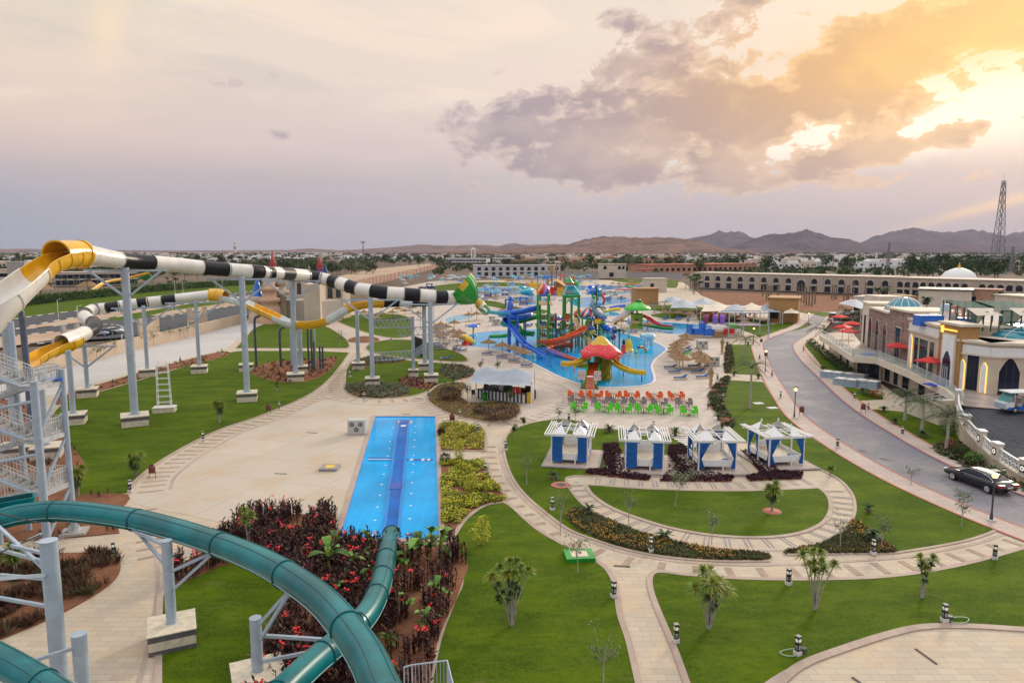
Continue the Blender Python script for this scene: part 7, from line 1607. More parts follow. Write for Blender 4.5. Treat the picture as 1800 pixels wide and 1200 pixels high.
b.build('portal_door', root, off); b = MB(); c2 = c + Vector((0, 0, 6.45)) + n * .08; b.beam(c2 - u * L * .3, c2 + u * L * .34, .08, .16, COVE); b.box(tuple(c2 - u * L * .36), (.4, .15, .8), COVE, atan2(u.y, u.x)); b.build('portal_sign', root, off)
seg(1682, 681, 2.95, 1735, 693, 2.8, 8.3, 3.4, BEIGE, 'front_wall', [(.13, .1, .5, 3.3, 'niche'), (.48, .2, 1.3, 3.9, 'r'), (.85, .1, .5, 3.3, 'niche')], band=WHITE)
seg(1735, 693, 2.8, 1900, 700, 2.8, 8.3, 8, BEIGE, 'front_wall', [(.22, .05, 2.0, 4.1, 'p'), (.47, .1, .5, 3.3, 'niche')], band=WHITE)
p = G(1788, 690, 2.8); p.y -= .35; b = MB(); 
for k in range(3):
    for j in range(2): b.box((p.x + j * .42, p.y, 4.0 + k * .42), (.38, .1, .38), COVE)
b.build('yellow_wall_lamp', root, off)
b = MB()
b.prism([(53, 93), (51.6, 84.6), (60, 84.6), (75, 84.6), (80, 108), (56, 108)], 9.0, 9.25, GREYR); b.build('roof', root, off); b = MB(); b.prism([(52.3, 80.8), (53.2, 77.6), (61, 75.6), (85, 74), (85, 84.5), (53, 84.5)], 7.9, 8.2, GREYR); b.build('roof', root, off)
def gdome(c, r, h, n, m, nm, rib=WHITE):
    b = MB(); pr = [(r * cos(a), h * sin(a)) for a in [pi / 2 * k / 8 for k in range(9)]]; b.lathe(c, pr, m, n * 2); o = b.build(nm, root, off); b = MB()
    for k in range(n): a = 2 * pi * k / n; b.tube([(c[0] + (x + .02) * cos(a), c[1] + (x + .02) * sin(a), c[2] + z + .02) for x, z in pr[:-1]], .05, rib, 5)
    for x, z in (pr[0], pr[3]): b.tube([(c[0] + (x + .02) * cos(2 * pi * k / 28), c[1] + (x + .02) * sin(2 * pi * k / 28), c[2] + z) for k in range(29)], .06, rib, 5)
    o2 = b.build('dome_ribs', o); o2.data.transform(Matrix.Translation(-off))
P = V(1588, 556, 104); gdome((P.x, P.y, 8.9), 2.75, 2.9, 14, GLASSB, 'glass_dome'); P = V(1832, 606, 84); gdome((P.x, P.y, 8.2), 7.0, 1.9, 16, GLASSB, 'glass_skylight')
for px, py, w_, h_, m, nm in ((1631, 572, 3.0, 1.3, BLUEG, 'blue_tank'), (1645, 566, 2.4, 1.2, WHITE, 'white_tank'), (1660, 566, 1.2, 2.2, STEEL, 'roof_tank'), (1674, 573, .9, 1.3, GREYR, 'roof_tank'), (1693, 573, 1.8, 1.0, BLUEG, 'roof_box')):
    P = G(px, py, 9.2); b = MB()
    if nm == 'roof_tank': b.lathe((P.x, P.y, 9.2), [(w_ / 2, 0), (w_ / 2, h_), (w_ * .3, h_ + .2), (0, h_ + .25)], m, 12)
    else: b.box((P.x, P.y, 9.2 + h_ / 2), (w_, 1.6, h_), m); b.box((P.x, P.y, 9.2 + h_), (w_ + .1, 1.7, .08), m)
    b.build(nm, root, off)
b = MB(); P = G(1684, 570, 9.2)
for x in (-.8, .8):
    for y in (-.5, .5): b.beam((P.x + x, P.y + y, 9.2), (P.x + x, P.y + y, 11.4), .15, .15, REDK)
for z in (10.2, 11.4): b.beam((P.x - 1.1, P.y, z), (P.x + 1.1, P.y, z), .2, .25, REDK)
b.build('red_pipe_frame', root, off)
NET = mat('green_shade_net', (.05, .12, .09), .8, var=.3, trans=.15)
for x0, x1 in ((1700, 1755), (1758, 1830)):
    p, q = G(x0, 580, 9.2), G(x1, 584, 9.2); b = MB(); b.face([(p.x, p.y, 11.6), (q.x, q.y, 11.6), (q.x, q.y + 5, 12.4), (p.x, p.y + 5, 12.4)], NET); b.face([(p.x, p.y, 9.4), (p.x + (q.x - p.x) * .4, p.y, 9.4), (p.x + (q.x - p.x) * .4, q.y, 11.6), (p.x, p.y, 11.6)], NET); b.face([(q.x - 3, q.y - .6, 11.2), (q.x, q.y - .6, 11.2), (q.x, q.y + 1.4, 11.9), (q.x - 3, q.y + 1.4, 11.9)], TENTB)
    for k in range(5): c = p.lerp(q, k / 4); b.beam((c.x, c.y, 9.2), (c.x, c.y, 11.6), .12, .12, NET); b.beam((c.x, c.y + 5, 9.2), (c.x, c.y + 5, 12.4), .12, .12, NET)
    b.build('shade_frame', root, off)
for x0, y0, x1, y1, zt, m in ((1545, 557, 1590, 557, 9.9, BEIGEL), (1591, 554, 1611, 554, 9.8, OCHRE)):
    p, q = G(x0, y0, 6), G(x1, y1, 6); c = (p + q) / 2; b = MB(); b.box((c.x, c.y + 3, zt / 2), ((q - p).length, 6, zt), m); b.build('stair_block', root, off)
t, _, _, _ = facade('annex', 'low cream annex with dark roof edge behind the glass dome', 'building', G(1612, 556, 0), G(1705, 560, 0), 7.6, 12, BEIGEL, [(.15, 3.5, 1.6, 1.4, False, None), (.6, 3.5, 1.6, 1.4, False, None)], .4, None, DARK)
for x0, y0, x1, y1, lb in ((1500, 565, 1514, 566, 'small cream pavilion behind the shade sail'), (1690, 545, 1755, 548, 'brown low wall block beyond the building roofs'), (1745, 560, 1800, 566, 'cream low house right of the roof nets')):
    facade('outbuilding', lb, 'building', G(x0, y0), G(x1, y1), 6.5, 8, BEIGEL if x0 != 1690 else PINKST, [(.3, 3, 1.4, 1.4, False, None)], .3)
# terrace furniture
rp = thing('red_parasol', 'red parasol', 'parasol'); b = MB(); b.cyl((0, 0, 0), (0, 0, 2.5), .04, WOOD, n=6); b.build('pole', rp); b = MB()
ap = Vector((0, 0, 2.75)); cr = [Vector((s * 1.25, q * 1.25, 2.25)) for s, q in ((-1, -1), (1, -1), (1, 1), (-1, 1))]
for k in range(4): a_, c_ = cr[k], cr[(k + 1) % 4]; b.face([a_, c_, ap], REDC); b.face([a_, c_, c_ - Vector((0, 0, .14)), a_ - Vector((0, 0, .14))], REDC)
b.build('canopy', rp)
L_ = []
for k, (x, y, z) in enumerate(((1475, 577, 3.6), (1497, 591, 3.6), (1480, 598, 3.6), (1491, 607, 3.6), (1575, 637, 3.6), (1632, 666, 3.2))):
    o = rp if k == 0 else dup(rp); o.location = G(x, y, z); o.rotation_euler = (0, 0, .3 + k); o['group'] = 'red parasols on the terrace'; L_.append(o)
number(L_, 'red square parasol on the building terrace, #')
for x, y, z, r_ in ((1642, 676, 3.05, .3), (1527, 623, 3.6, .5)):
    P = G(x, y, z); b = MB(); b.box((0, 0, .06), (2.0, 1.4, .1), mat('cobalt_cushion', (.01, .06, .55), .6, var=.1)); tag(b.build('floor_mat', loc=P, rz=r_), 'cobalt blue mat on the terrace ' + ('by the portal' if x > 1600 else 'by the stone wall'), 'mat')
# wall with balustrade and the dark driveway
WL = [(1680, 752, 2.6), (1682, 763, 2.0), (1692, 780, 1.65), (1709, 796, 1.35), (1727, 810, 1.1), (1744, 821, .9), (1772, 835, .6), (1800, 847, .38), (1860, 870, .3), (1960, 905, .3)]
Wp = smooth([G(x, y) for x, y, z in WL], 4); Wz = []
for i in range(len(WL) - 1): Wz += [WL[i][2] + (WL[i + 1][2] - WL[i][2]) * k / 4 for k in range(4)]
Wz.append(WL[-1][2]); far = [G(1690, 714, 2.7).lerp(G(1990, 740, 2.7), (i / (len(Wp) - 1)) ** 1.2) for i in range(len(Wp))]
b = MB(); b.grid([[Vector((p.x, p.y, z)).lerp(f, t_) for t_ in (0, .3, .6, 1)] for p, z, f in zip(Wp, Wz, far)], DARKP); struct(b, 'driveway')
t = thing('balustrade_wall', 'curved cream retaining wall with white lattice balustrade and lit emblem pillars', 'wall', Wp[0]); o_f = Wp[0].copy(); b = MB()
for i in range(len(Wp) - 1):
    p, q = Wp[i], Wp[i + 1]; d = (q - p).normalized(); n = Vector((d.y, -d.x, 0)); n = n if n.dot(p) < 0 else -n; a0, a1 = Vector((p.x, p.y, Wz[i] + .12)), Vector((q.x, q.y, Wz[i + 1] + .12))
    b.face([p + n * .05, q + n * .05, a1 + n * .05, a0 + n * .05], BEIGE); b.face([a0 + n * .12, a1 + n * .12, a1 - n * .25, a0 - n * .25], BEIGEL); b.face([a0 + n * .12, a1 + n * .12, a1 + n * .12 - Vector((0, 0, .15)), a0 + n * .12 - Vector((0, 0, .15))], BEIGEL)
b.build('wall_face', t, o_f); b = MB()
for i in range(len(Wp) - 1):
    p, q = Vector((Wp[i].x, Wp[i].y, Wz[i] + .12)), Vector((Wp[i + 1].x, Wp[i + 1].y, Wz[i + 1] + .12)); b.beam(p + Vector((0, 0, 1.0)), q + Vector((0, 0, 1.0)), .16, .1, WHITE); k_ = max(1, int((q - p).length / .45))
    for j in range(k_):
        a_, c_ = p.lerp(q, j / k_), p.lerp(q, (j + 1) / k_)
        b.beam(a_ + Vector((0, 0, .05)), c_ + Vector((0, 0, .95)), .05, .05, WHITE); b.beam(a_ + Vector((0, 0, .95)), c_ + Vector((0, 0, .05)), .05, .05, WHITE); b.beam(a_ + Vector((0, 0, .5)), c_ + Vector((0, 0, .5)), .05, .05, WHITE)
b.build('lattice', t, o_f)
for i in (0, 9, 15, 21, 28, 33):
    p = Wp[i]; d = (Wp[i + 1] - p).normalized(); rz = atan2(d.y, d.x); n = Vector((d.y, -d.x, 0)); n = n if n.dot(p) < 0 else -n; b = MB(); b.box((p.x, p.y, Wz[i] + .75), (.8, .5, 1.4), BEIGEL, rz); b.box((p.x, p.y, Wz[i] + 1.48), (.95, .62, .12), WHITE, rz); pl = b.build('pillar', t, o_f)
    b = MB(); c = Vector((p.x, p.y, Wz[i] + .45)) + n * .25; panel(b, [(-.25, 0), (.25, 0), (.25, .62), (-.25, .62)], d, n, c, .03, DARK); b.tube([c + Vector((0, 0, .31)) + n * .03, c + Vector((0, 0, .31)) + n * .05], .2, LAMPW, 14); b.tube([c + Vector((0, 0, .31)) + n * .05, c + Vector((0, 0, .31)) + n * .06], .08, DARK, 8)
    b.build('emblem_lamp', pl).data.transform(Matrix.Translation(-o_f))
# stairs up to the terrace and the glazed light boxes
t = thing('entrance_stairs', 'white and dark entrance stairs with steel rails below the terrace', 'stairs', G(1600, 712)); o_f = t.location.copy(); A_1, B_1 = G(1583, 716), Gz((1672, 704, 2.7)); n_ = 12; b = MB()
for k in range(n_):
    q = A_1.lerp(B_1, (k + .5) / n_); z = 2.7 * (k + 1) / n_; d = (B_1 - A_1); d.z = 0; Ls = d.length / n_; b.box((q.x, q.y, z / 2), (Ls, 2.4, z), BEIGEL, atan2(d.y, d.x)); b.box((q.x, q.y, z + .02), (Ls * .8, 2.4, .04), WHK if k % 2 else BARG, atan2(d.y, d.x))
b.build('steps', t, o_f)
for s in (-1.2, 1.2):
    b = MB(); nn = Vector((-d.y, d.x, 0)).normalized() * s
    for hh in (.9, .6, .3): b.cyl(A_1 + nn + Vector((0, 0, hh)), B_1 + nn + Vector((0, 0, hh)), .03, WHITE, n=6)
    for k in range(8): q = A_1.lerp(B_1, k / 7) + nn; b.cyl(q, q + Vector((0, 0, .9)), .03, WHITE, n=6)
    b.build('stair_rail', t, o_f)
for k, (x, y) in enumerate(((1464, 664), (1488, 677), (1503, 668), (1524, 680))):
    P = G(x, y); t = thing('light_box', 'pale blue-grey glazed light box below the terrace, %s of four from the left' % ordn(k + 1), 'skylight', P, -.75, 'glazed light boxes'); b = MB(); b.box((0, 0, .45), (3.0, 2.0, .9), mat('blue_grey_panel', (.28, .38, .46), .4, var=.1)); b.build('body', t); b = MB(); b.box((0, 0, .92), (3.1, 2.1, .05), GREYR); b.box((-.7, 0, .95), (1.1, 1.5, .03), WHITE); b.box((.7, 0, .95), (1.1, 1.5, .03), WHITE); b.build('top_panes', t)
# ================================================================== GAZEBOS
def curtain(b, x0, y0, x1, y1, z0, z1, tie=0, m=CURT):
    P0, P1 = Vector((x0, y0, 0)), Vector((x1, y1, 0)); d = P1 - P0; n = Vector((-d.y, d.x, 0)).normalized(); rows = []
    for k in range(9):
        f = k / 8; z = z1 + (z0 - z1) * f; w_ = 1 if not tie else (1 - .82 * (f / .62) if f < .62 else .18 + .35 * (f - .62) / .38); rows.append([P0 + d * w_ * j / 12 + n * .05 * sin(j * 2.2) + Vector((0, 0, z)) for j in range(13)])
    b.grid(rows, m)
def gazebo(loc, rz, lab, tied):
    t = thing('gazebo', lab, 'gazebo', loc, rz, 'curtained white gazebos'); W2, D2, Hh = 1.55, 1.95, 2.5
    b = MB(); b.box((.15, 0, .05), (4.6, 5.6, .1), SIDE); b.box((.15, 0, .04), (5.0, 6.0, .07), BARG); b.build('paved_pad', t)
    for x in (-W2, W2):
        for y in (-D2, D2): b = MB(); b.box((x, y, .1 + Hh / 2), (.12, .12, Hh), WHITE); b.build('post', t)
    for x, y in ((.5, -D2), (.5, D2), (-W2, 0), (W2, 0)): b = MB(); b.box((x, y, .1 + (Hh if abs(x) > 1 else .95) / 2), (.1, .1, Hh if abs(x) > 1 else .95), WHITE); b.build('post', t)
    b = MB(); z = Hh + .12
    for y in (-D2 - .05, D2 + .05): b.box((0, y, z), (4.3, .12, .2), WHITE)
    for x in (-W2, W2): b.box((x, 0, z - .02), (.1, 4.3, .16), WHITE)
    for x in (-2.12, -1.9, -1.7, 1.7, 1.9, 2.12): b.box((x, 0, z + .14), (.07, 5.0, .1), WHITE)
    for y in (-.35, .35): b.box((0, y, z + .1), (3.1, .07, .1), WHITE)
    for x in (-.3, .3): b.box((x, 0, z + .16), (.07, 4.2, .1), WHITE)
    b.build('roof_beams', t); b = MB()
    for sx in (-1, 1):
        for sy in (-1, 1):
            A = [Vector((sx * 1.4, sy * 1.9, z + .1)), Vector((sx * .3, sy * 1.9, z + .1)), Vector((sx * .3, sy * .45, z + .1)), Vector((sx * 1.4, sy * .45, z + .1))]; ap = Vector((sx * .8, sy * 1.1, z + .75))
            for k in (0, 3): b.face([A[k], A[(k + 1) % 4], ap], WHITE)
            b.lathe(tuple(ap), [(.05, -.05), (.09, .1), (0, .25)], WHITE, 6)
    b.build('roof_fabric', t); b = MB()
    for y in (-D2 + .02,): b.box((-.9, y, z - .16), (1.0, .04, .08), CURT); b.box((1.0, y, z - .16), (.8, .04, .08), CURT)
    b.build('curtain_header', t)
    for (x0, y0, x1, y1, k) in ((-W2 + .05, -D2, -.6, -D2, tied), (W2 - .05, -D2, .72, -D2, tied and .9), (-W2, -D2 + .05, -W2, -1.2, 1), (-W2, D2 - .05, -W2, 1.1, 1), (W2, -D2 + .1, W2, -1.2, 1), (-W2 + .1, D2, -.7, D2, 1), (W2 - .1, D2, .7, D2, 1), (-W2, .1, -W2, .7, 1)):
        b = MB(); e_ = .09 * (1 if abs(y0) > 1.9 and y0 == y1 else 0); curtain(b, x0, y0 + (e_ if y0 > 0 else -e_), x1, y1 + (e_ if y1 > 0 else -e_), .28, Hh, k); b.build('curtain', t)
    b = MB(); b.box((0, 0, .48), (2.9, 3.8, .12), WHITE)
    for x in (-W2 + .04, W2 - .04): b.box((x, 0, .75), (.05, 3.75, .5), WHITE)
    for x, w_ in ((-.5, 1.9), (1.0, .9)): b.box((x, -D2 + .04, .75), (w_, .05, .5), WHITE)
    b.box((.2, D2 - .1, .95), (2.2, .08, .95), WHITE); b.build('bed_base', t); b = MB(); b.box((0, .1, .62), (2.5, 3.4, .16), STONE); b.box((.9, -1.2, .78), (.5, .5, .14), CUSH); b.box((-.4, 1.4, .85), (.9, .25, .4), STONE); b.build('mattress', t); return t
for k, (x, y, rz, tied) in enumerate(((5.35, 61.9, -.19, 0), (11.4, 60.1, -.13, 0), (17.3, 60.0, -.02, 1), (23.3, 61.3, .14, 1))):
    gazebo((x, y, .06), rz, 'white curtained gazebo with blue drapes, ' + ('leftmost' if k == 0 else 'rightmost' if k == 3 else ordn(k + 1) + ' from the left') + ' of four', tied)
b = MB()
for k in range(7): b.box((G(1190 + k * 6, 766 + k * 3.2).x, G(1190 + k * 6, 766 + k * 3.2).y, .06), (1.9, .45, .04), WHK, .05)
struct(b, 'stepping_slabs')
# ================================================================== CAR, CART, VANS
def car(loc, rz, lab, m, L=5.0, Wd=1.86, Hh=1.42, kind='sedan', cat='car'):
    t = thing('car' if kind != 'van' else 'van', lab, cat, loc, rz); h = Wd / 2; k_ = L / 5.0
    st = [(-2.5, .55, .62, .72), (-2.42, .38, .85, .84), (-2.0, .3, .93, .98), (-1.2, .26, .93, 1.0), (0, .24, .93, .96), (1.0, .25, .93, .93), (1.7, .28, .92, .86), (2.3, .3, .88, .76), (2.5, .4, .74, .66)]
    rows = []
    for x, zb, w_, zt in st:
        w2 = w_ * h / .93; rows.append([(x * k_, y, z) for y, z in ((-w2 * .8, zb), (-w2, zb + .14), (-w2 * 1.0, zb + (zt - zb) * .6), (-w2 * .93, zt - .05), (-w2 * .7, zt), (0, zt + .03), (w2 * .7, zt), (w2 * .93, zt - .05), (w2, zb + (zt - zb) * .6), (w2, zb + .14), (w2 * .8, zb))])
    b = MB(); b.grid(rows, m); b.face(rows[0], m); b.face(rows[-1][::-1], m); b.build('body', t)
    gs = [(-1.95, .95, .72), (-1.3, 1.28, .62), (-.7, Hh - .03, .58), (-.1, Hh, .57), (.4, Hh - .04, .58), (1.3, .93, .72)] if kind != 'van' else [(-2.35, .9, .8), (-2.25, Hh, .7), (-.5, Hh + .05, .72), (1.0, Hh - .05, .7), (1.9, .9, .78)]
    b = MB(); rows = [[(x * k_, -w_ - .08 if z > 1 else -w_, .92), (x * k_, -w_, max(z, .93)), (x * k_, w_, max(z, .93)), (x * k_, w_ + .08 if z > 1 else w_, .92)] for x, z, w_ in gs]; b.grid(rows, GLASSD); b.build('windows', t).name = 'glasshouse'
    b = MB(); rows = [[(x * k_, -w_ - .01, z - .03), (x * k_, -w_ * .8, z + .02), (x * k_, 0, z + .035), (x * k_, w_ * .8, z + .02), (x * k_, w_ + .01, z - .03)] for x, z, w_ in gs[1:-1]]; b.grid(rows, m); b.build('roof', t)
    for s in (-1, 1):
        b = MB(); cr_ = mat('chrome', (.7, .7, .72), .2, .9, var=0); b.tube([(x * k_, s * (w_ + .03), z - .04) for x, z, w_ in gs], .02, cr_, 5); b.beam((gs[0][0] * k_, s * (h * .94), .98), (gs[-1][0] * k_, s * (h * .94), .95), .03, .03, cr_); b.build('chrome_trim', t)
        b = MB(); b.box((.9 * k_, s * (h + .08), .98), (.2, .18, .13), m); b.build('mirror', t)
        b = MB(); b.box((2.36 * k_, s * h * .62, .66), (.3, .4, .12), WHITE); b.build('headlight', t); b = MB(); b.box((-2.36 * k_, s * h * .68, .84), (.22, .46, .16), mat('tail_light', (.5, .005, .01), .2, var=0, emit=(1, .02, .02, .12))); b.build('tail_light', t)
        for x in (-1.48, 1.5):
            b = MB(); b.tube([(x * k_, s * (h - .2), .34), (x * k_, s * (h + .02), .34)], .34, BLACK, 20); wh = b.build('wheel', t); b = MB(); b.tube([(x * k_, s * (h + .02), .34), (x * k_, s * (h + .03), .34)], .22, STEELD, 18)
            for q in range(6): a = q * pi / 3; b.beam((x * k_, s * (h + .035), .34), (x * k_ + cos(a) * .2, s * (h + .035), .34 + sin(a) * .2), .05, .02, MATS['chrome'])
            b.build('rim', wh)
    b = MB(); b.box((-2.5 * k_, 0, .72), (.04, .5, .12), WHK); b.build('number_plate', t); return t
p, q = G(1673, 843), G(1738, 868); d = (p - q); a = atan2(d.y, d.x); c = (p + q) / 2 + Vector((sin(a), -cos(a), 0)) * .85
CARP = mat('dark_blue_car_paint', (.005, .006, .014), .25, var=.1, coat=.3)
car((c.x, c.y, .03), a, 'black four-door saloon driving up the grey road', CARP, 5.5)
for k, (x, y, m) in enumerate(((172, 590, STEEL), (186, 588, CARP), (200, 586, WHITE))): car(G(x, y, .05), .5, ('silver', 'black', 'white')[k] + ' car parked behind the cream boundary wall', m, 4.4)
car(G(1462, 563, .03), 1.2, 'white van parked at the bend of the road, the farther one', WHITE, 5.2, 1.9, 2.1, 'van', 'van'); car(G(1470, 569, .03), 1.2, 'white minibus parked at the bend of the road, the nearer one', WHITE, 5.2, 1.9, 1.9, 'van', 'van')
t = thing('shuttle_cart', 'white open shuttle cart with teal windscreen at the building entrance', 'cart', G(1796, 722, 2.75), .1); b = MB(); b.box((.2, 0, .42), (4.6, 1.5, .25), BLUEG); b.box((-1.9, 0, .75), (.9, 1.45, .55), WHITE); b.box((-2.3, 0, .62), (.25, 1.4, .5), STEEL); b.build('body', t)
b = MB(); b.beam((-2.1, 0, 1.0), (-1.5, 0, 1.95), 1.35, .04, mat('teal_glass', (.05, .25, .25), .1, var=0)); b.build('windscreen', t); b = MB(); b.box((.3, 0, 2.0), (4.6, 1.6, .1), WHITE); b.build('roof', t)
for x in (-.8, .2, 1.2): b = MB(); b.box((x, 0, .75), (.5, 1.3, .3), GREYR); b.box((x + .25, 0, 1.1), (.08, 1.3, .5), GREYR); b.build('seat', t)
for x in (-1.4, 1.6):
    for s in (-.7, .7): b = MB(); b.tube([(x, s - .08, .3), (x, s + .08, .3)], .3, BLACK, 14); b.tube([(x, s - .1, .3), (x, s + .1, .3)], .15, STEELD, 10); b.build('wheel', t)
for x in (-1.45, .7, 2.3):
    for s in (-.7, .7): b = MB(); b.cyl((x, s, .5), (x, s, 2.0), .03, WHITE, n=6); b.build('roof_post', t)
# ================================================================== BOLLARDS, LAMPS, BINS
bo = thing('bollard_light', 'bollard', 'bollard light'); b = MB(); b.box((0, 0, .1), (.30, .30, .2), WHK); b.build('base', bo); b = MB(); b.box((0, 0, .56), (.21, .21, .72), BLACK); b.box((0, 0, .925), (.23, .23, .02), GREYR)
for s, q in ((0, -1), (1, 0), (-1, 0), (0, 1)):
    for k in range(3): b.box((s * .108, q * .108, .32 + k * .07), (.012 if s else .13, .012 if q else .13, .03), STEELD)
b.build('body', bo)
for s, q in ((0, -1), (1, 0), (-1, 0), (0, 1)):
    b = MB(); b.tube([(s * .106, q * .106, .72), (s * .116, q * .116, .72)], .085, LAMPW, 14)
    for k in range(5): a = k * 1.2566; px_, pz_ = .05 * cos(a), .05 * sin(a); c = Vector((s * .118 + (px_ if q else 0), q * .118 + (px_ if s else 0), .72 + pz_)); b.box(tuple(c), (.012 if s else .035, .012 if q else .035, .035), BLACK)
    b.build('round_emblem', bo)
BL = [(357, 774), (229, 864), (491, 720), (200, 978), (308, 1000), (568, 908), (640, 702), (753, 699), (809, 734), (841, 760), (889, 791), (853, 831), (971, 896), (1079, 1049), (1188, 1128), (1386, 1027), (1144, 969), (1535, 974), (1748, 982), (1402, 1150), (1660, 1092), (1000, 741), (1148, 755), (1472, 787), (1372, 700), (1586, 765), (1526, 722), (1502, 702), (1764, 840), (1357, 662), (1335, 632), (1245, 718), (1261, 668), (1271, 704), (430, 618), (390, 622), (317, 637), (600, 590), (687, 600), (615, 662), (775, 636), (1412, 618), (1450, 660), (1470, 673)]
OB = []
for k, (x, y) in enumerate(BL):
    o = bo if k == 0 else dup(bo); o.location = G(x, y, .05); o.rotation_euler = (0, 0, RND.choice((.05, .5, -.3))); o['group'] = 'dark bollard lights with round emblems'; o.scale = (.95, .95, 1.0); OB.append(o)
number(OB, 'black bollard light with round emblem, #')
tl = thing('street_lamp', 'lamp', 'street lamp'); b = MB(); b.box((0, 0, .08), (.4, .4, .16), WHK); b.lathe((0, 0, .16), [(.12, 0), (.09, .3), (.06, .5), (.05, 3.0)], DARK, 10); b.build('pole', tl); b = MB(); b.lathe((0, 0, 3.1), [(.12, 0), (.19, .08), (.19, .2), (.1, .28)], LAMP, 12); b.build('lamp_head', tl); b = MB(); b.box((0, 0, 3.62), (.5, .5, .03), DARK); b.cyl((.22, .22, 3.2), (.22, .22, 3.6), .02, DARK, n=5); b.cyl((-.22, -.22, 3.2), (-.22, -.22, 3.6), .02, DARK, n=5); b.build('lamp_cap', tl)
OB = []
for k, (x, y) in enumerate(((1396, 735), (1742, 916), (1345, 654), (1324, 606), (1421, 574), (1308, 566))):
    o = tl if k == 0 else dup(tl); o.location = G(x, y, .03); o['group'] = 'lit lamp posts along the road'; OB.append(o)
OB[1].scale = (1, 1, 1.0); number(OB, 'slim dark lamp post with warm lit head along the road, #')
ws = thing('white_street_light', 'white street light', 'street lamp'); b = MB(); b.cyl((0, 0, 0), (0, 0, 6.5), .09, WHITE, n=6); b.build('pole', ws); b = MB(); b.beam((0, 0, 6.5), (.9, 0, 6.7), .1, .06, WHITE); b.box((.9, 0, 6.68), (.5, .2, .1), WHITE); b.build('lamp_arm', ws)
OB = []
for k, (x, y) in enumerate(((103, 560), (138, 575), (222, 528), (308, 520), (322, 518), (380, 505), (391, 507), (304, 562), (216, 622), (332, 594))):
    o = ws if k == 0 else dup(ws); o.location = G(x, y); o['group'] = 'white street lights beyond the boundary wall'; o.scale = (1, 1, .8 if k < 8 else .55); OB.append(o)
number(OB, 'thin white street light on the left side, #')
wb = thing('litter_bin', 'bin', 'litter bin'); b = MB(); b.lathe((0, 0, .35), [(.16, 0), (.2, .05), (.2, .42), (.12, .5)], mat('maroon_bin', (.14, .03, .02), .5, var=.1), 10); b.build('bucket', wb); b = MB()
for s in (-.2, .2): b.cyl((s, 0, 0), (s, 0, .75), .02, DARK, n=5)
b.build('stand', wb)
OB = []
for k, (x, y) in enumerate(((268, 840), (472, 727), (1409, 731), (1338, 605), (1517, 726), (1346, 630), (795, 745))):
    o = wb if k == 0 else dup(wb); o.location = G(x, y, .03); o['group'] = 'small maroon litter bins'; o.scale = (1.3,) * 3; OB.append(o)
number(OB, 'small maroon litter bin on a stand, #')
for x, y, s, lb in ((1392, 1147, -1, 'pale garden hose looped beside the nearer corner bollard on the lawn'), (1686, 1090, 1, 'pale garden hose looped beside the right-hand bollard on the lawn')):
    P = G(x, y, .08); b = MB(); b.tube([(cos(a) * .55 * (1 + .1 * sin(3 * a)), sin(a) * .28 + .1 * cos(a), .03) for a in [2 * pi * k / 24 for k in range(26)]], .022, LAMPW if False else mat('hose_green', (.35, .5, .4), .5, var=.1), 6); b.tube([(-s * .5, 0, .1), (-s * .5, .02, .25)], .18, DARK, 12); tag(b.build('garden_hose', loc=P), lb, 'hose')
# ================================================================== PLANTING
def leaf(b, p, d, L, w_, m, droop=.3, fold=.0):
    """one bent leaf: p root, d direction"""
    d = d.normalized(); s = d.cross(Vector((0, 0, 1)))
    s = Vector((1, 0, 0)) if s.length < .05 else s.normalized()
    m1 = p + d * L * .5; e = p + d * L - Vector((0, 0, L * droop)); b.face([p, m1 - s * w_, e, m1 + s * w_], m)
def rdir(lo, hi): a = RND.uniform(0, 2 * pi); e = RND.uniform(lo, hi); return Vector((cos(a) * cos(e), sin(a) * cos(e), sin(e)))
def stuffbed(idx, n, fn, nm, lab, z=.06, gap=0.0, sc=.5):
    b = MB()
    for x, y in scatter(bedP[idx], n):
        if gap and noise.noise(Vector((x * sc, y * sc, idx))) < gap: continue
        fn(b, Vector((x, y, z)))
    o = b.build(nm); tag(o, lab, 'planting', None, 'stuff'); return o
def f_canna(b, p):
    if p.x > -7.2 + (44 - p.y) * .04 and noise.noise(Vector((p.x * .9, p.y * .9, 4))) < .06: return
    h = RND.uniform(.75, 1.3); b.beam(p, p + Vector((RND.uniform(-.08, .08), RND.uniform(-.08, .08), h)), .03, .03, LEAFR)
    for k in range(8): leaf(b, p + Vector((0, 0, h * (.15 + k * .11))), rdir(.35, 1.2), RND.uniform(.25, .46), RND.uniform(.045, .08), LEAFR if RND.random() < .86 else RND.choice((LEAFBR, LEAFBR, LEAFD)), .15)
    if RND.random() < FLP[0]:
        for k in range(6): q = p + Vector((RND.uniform(-.1, .1), RND.uniform(-.1, .1), h + RND.uniform(.0, .25))); leaf(b, q, rdir(-.2, 1), .16, .07, FLR, .1)
FLP = [.04]
def f_purple(b, p):
    for k in range(7): leaf(b, p, rdir(.3, 1.4), RND.uniform(.14, .28), .045, LEAFP if RND.random() < .7 else LEAFR, .1)
def f_twig(b, p):
    m = RND.choice((LEAFBR, LEAFBR, LEAFO, LEAFR, LEAFBR))
    for k in range(9): leaf(b, p, rdir(.5, 1.5), RND.uniform(.3, .75), .03, m, .1)
def f_agave(b, p):
    m = RND.choice((LEAFA, LEAFA, LEAFO)); 
    for k in range(10): leaf(b, p, rdir(.35, 1.3), RND.uniform(.35, .65), .05, m, .15)
def f_low(b, p):
    m = RND.choice((LEAFO, LEAF, LEAFO, LEAFYD))
    for k in range(5): leaf(b, p, rdir(.0, .9), RND.uniform(.1, .2), .05, m, .1)
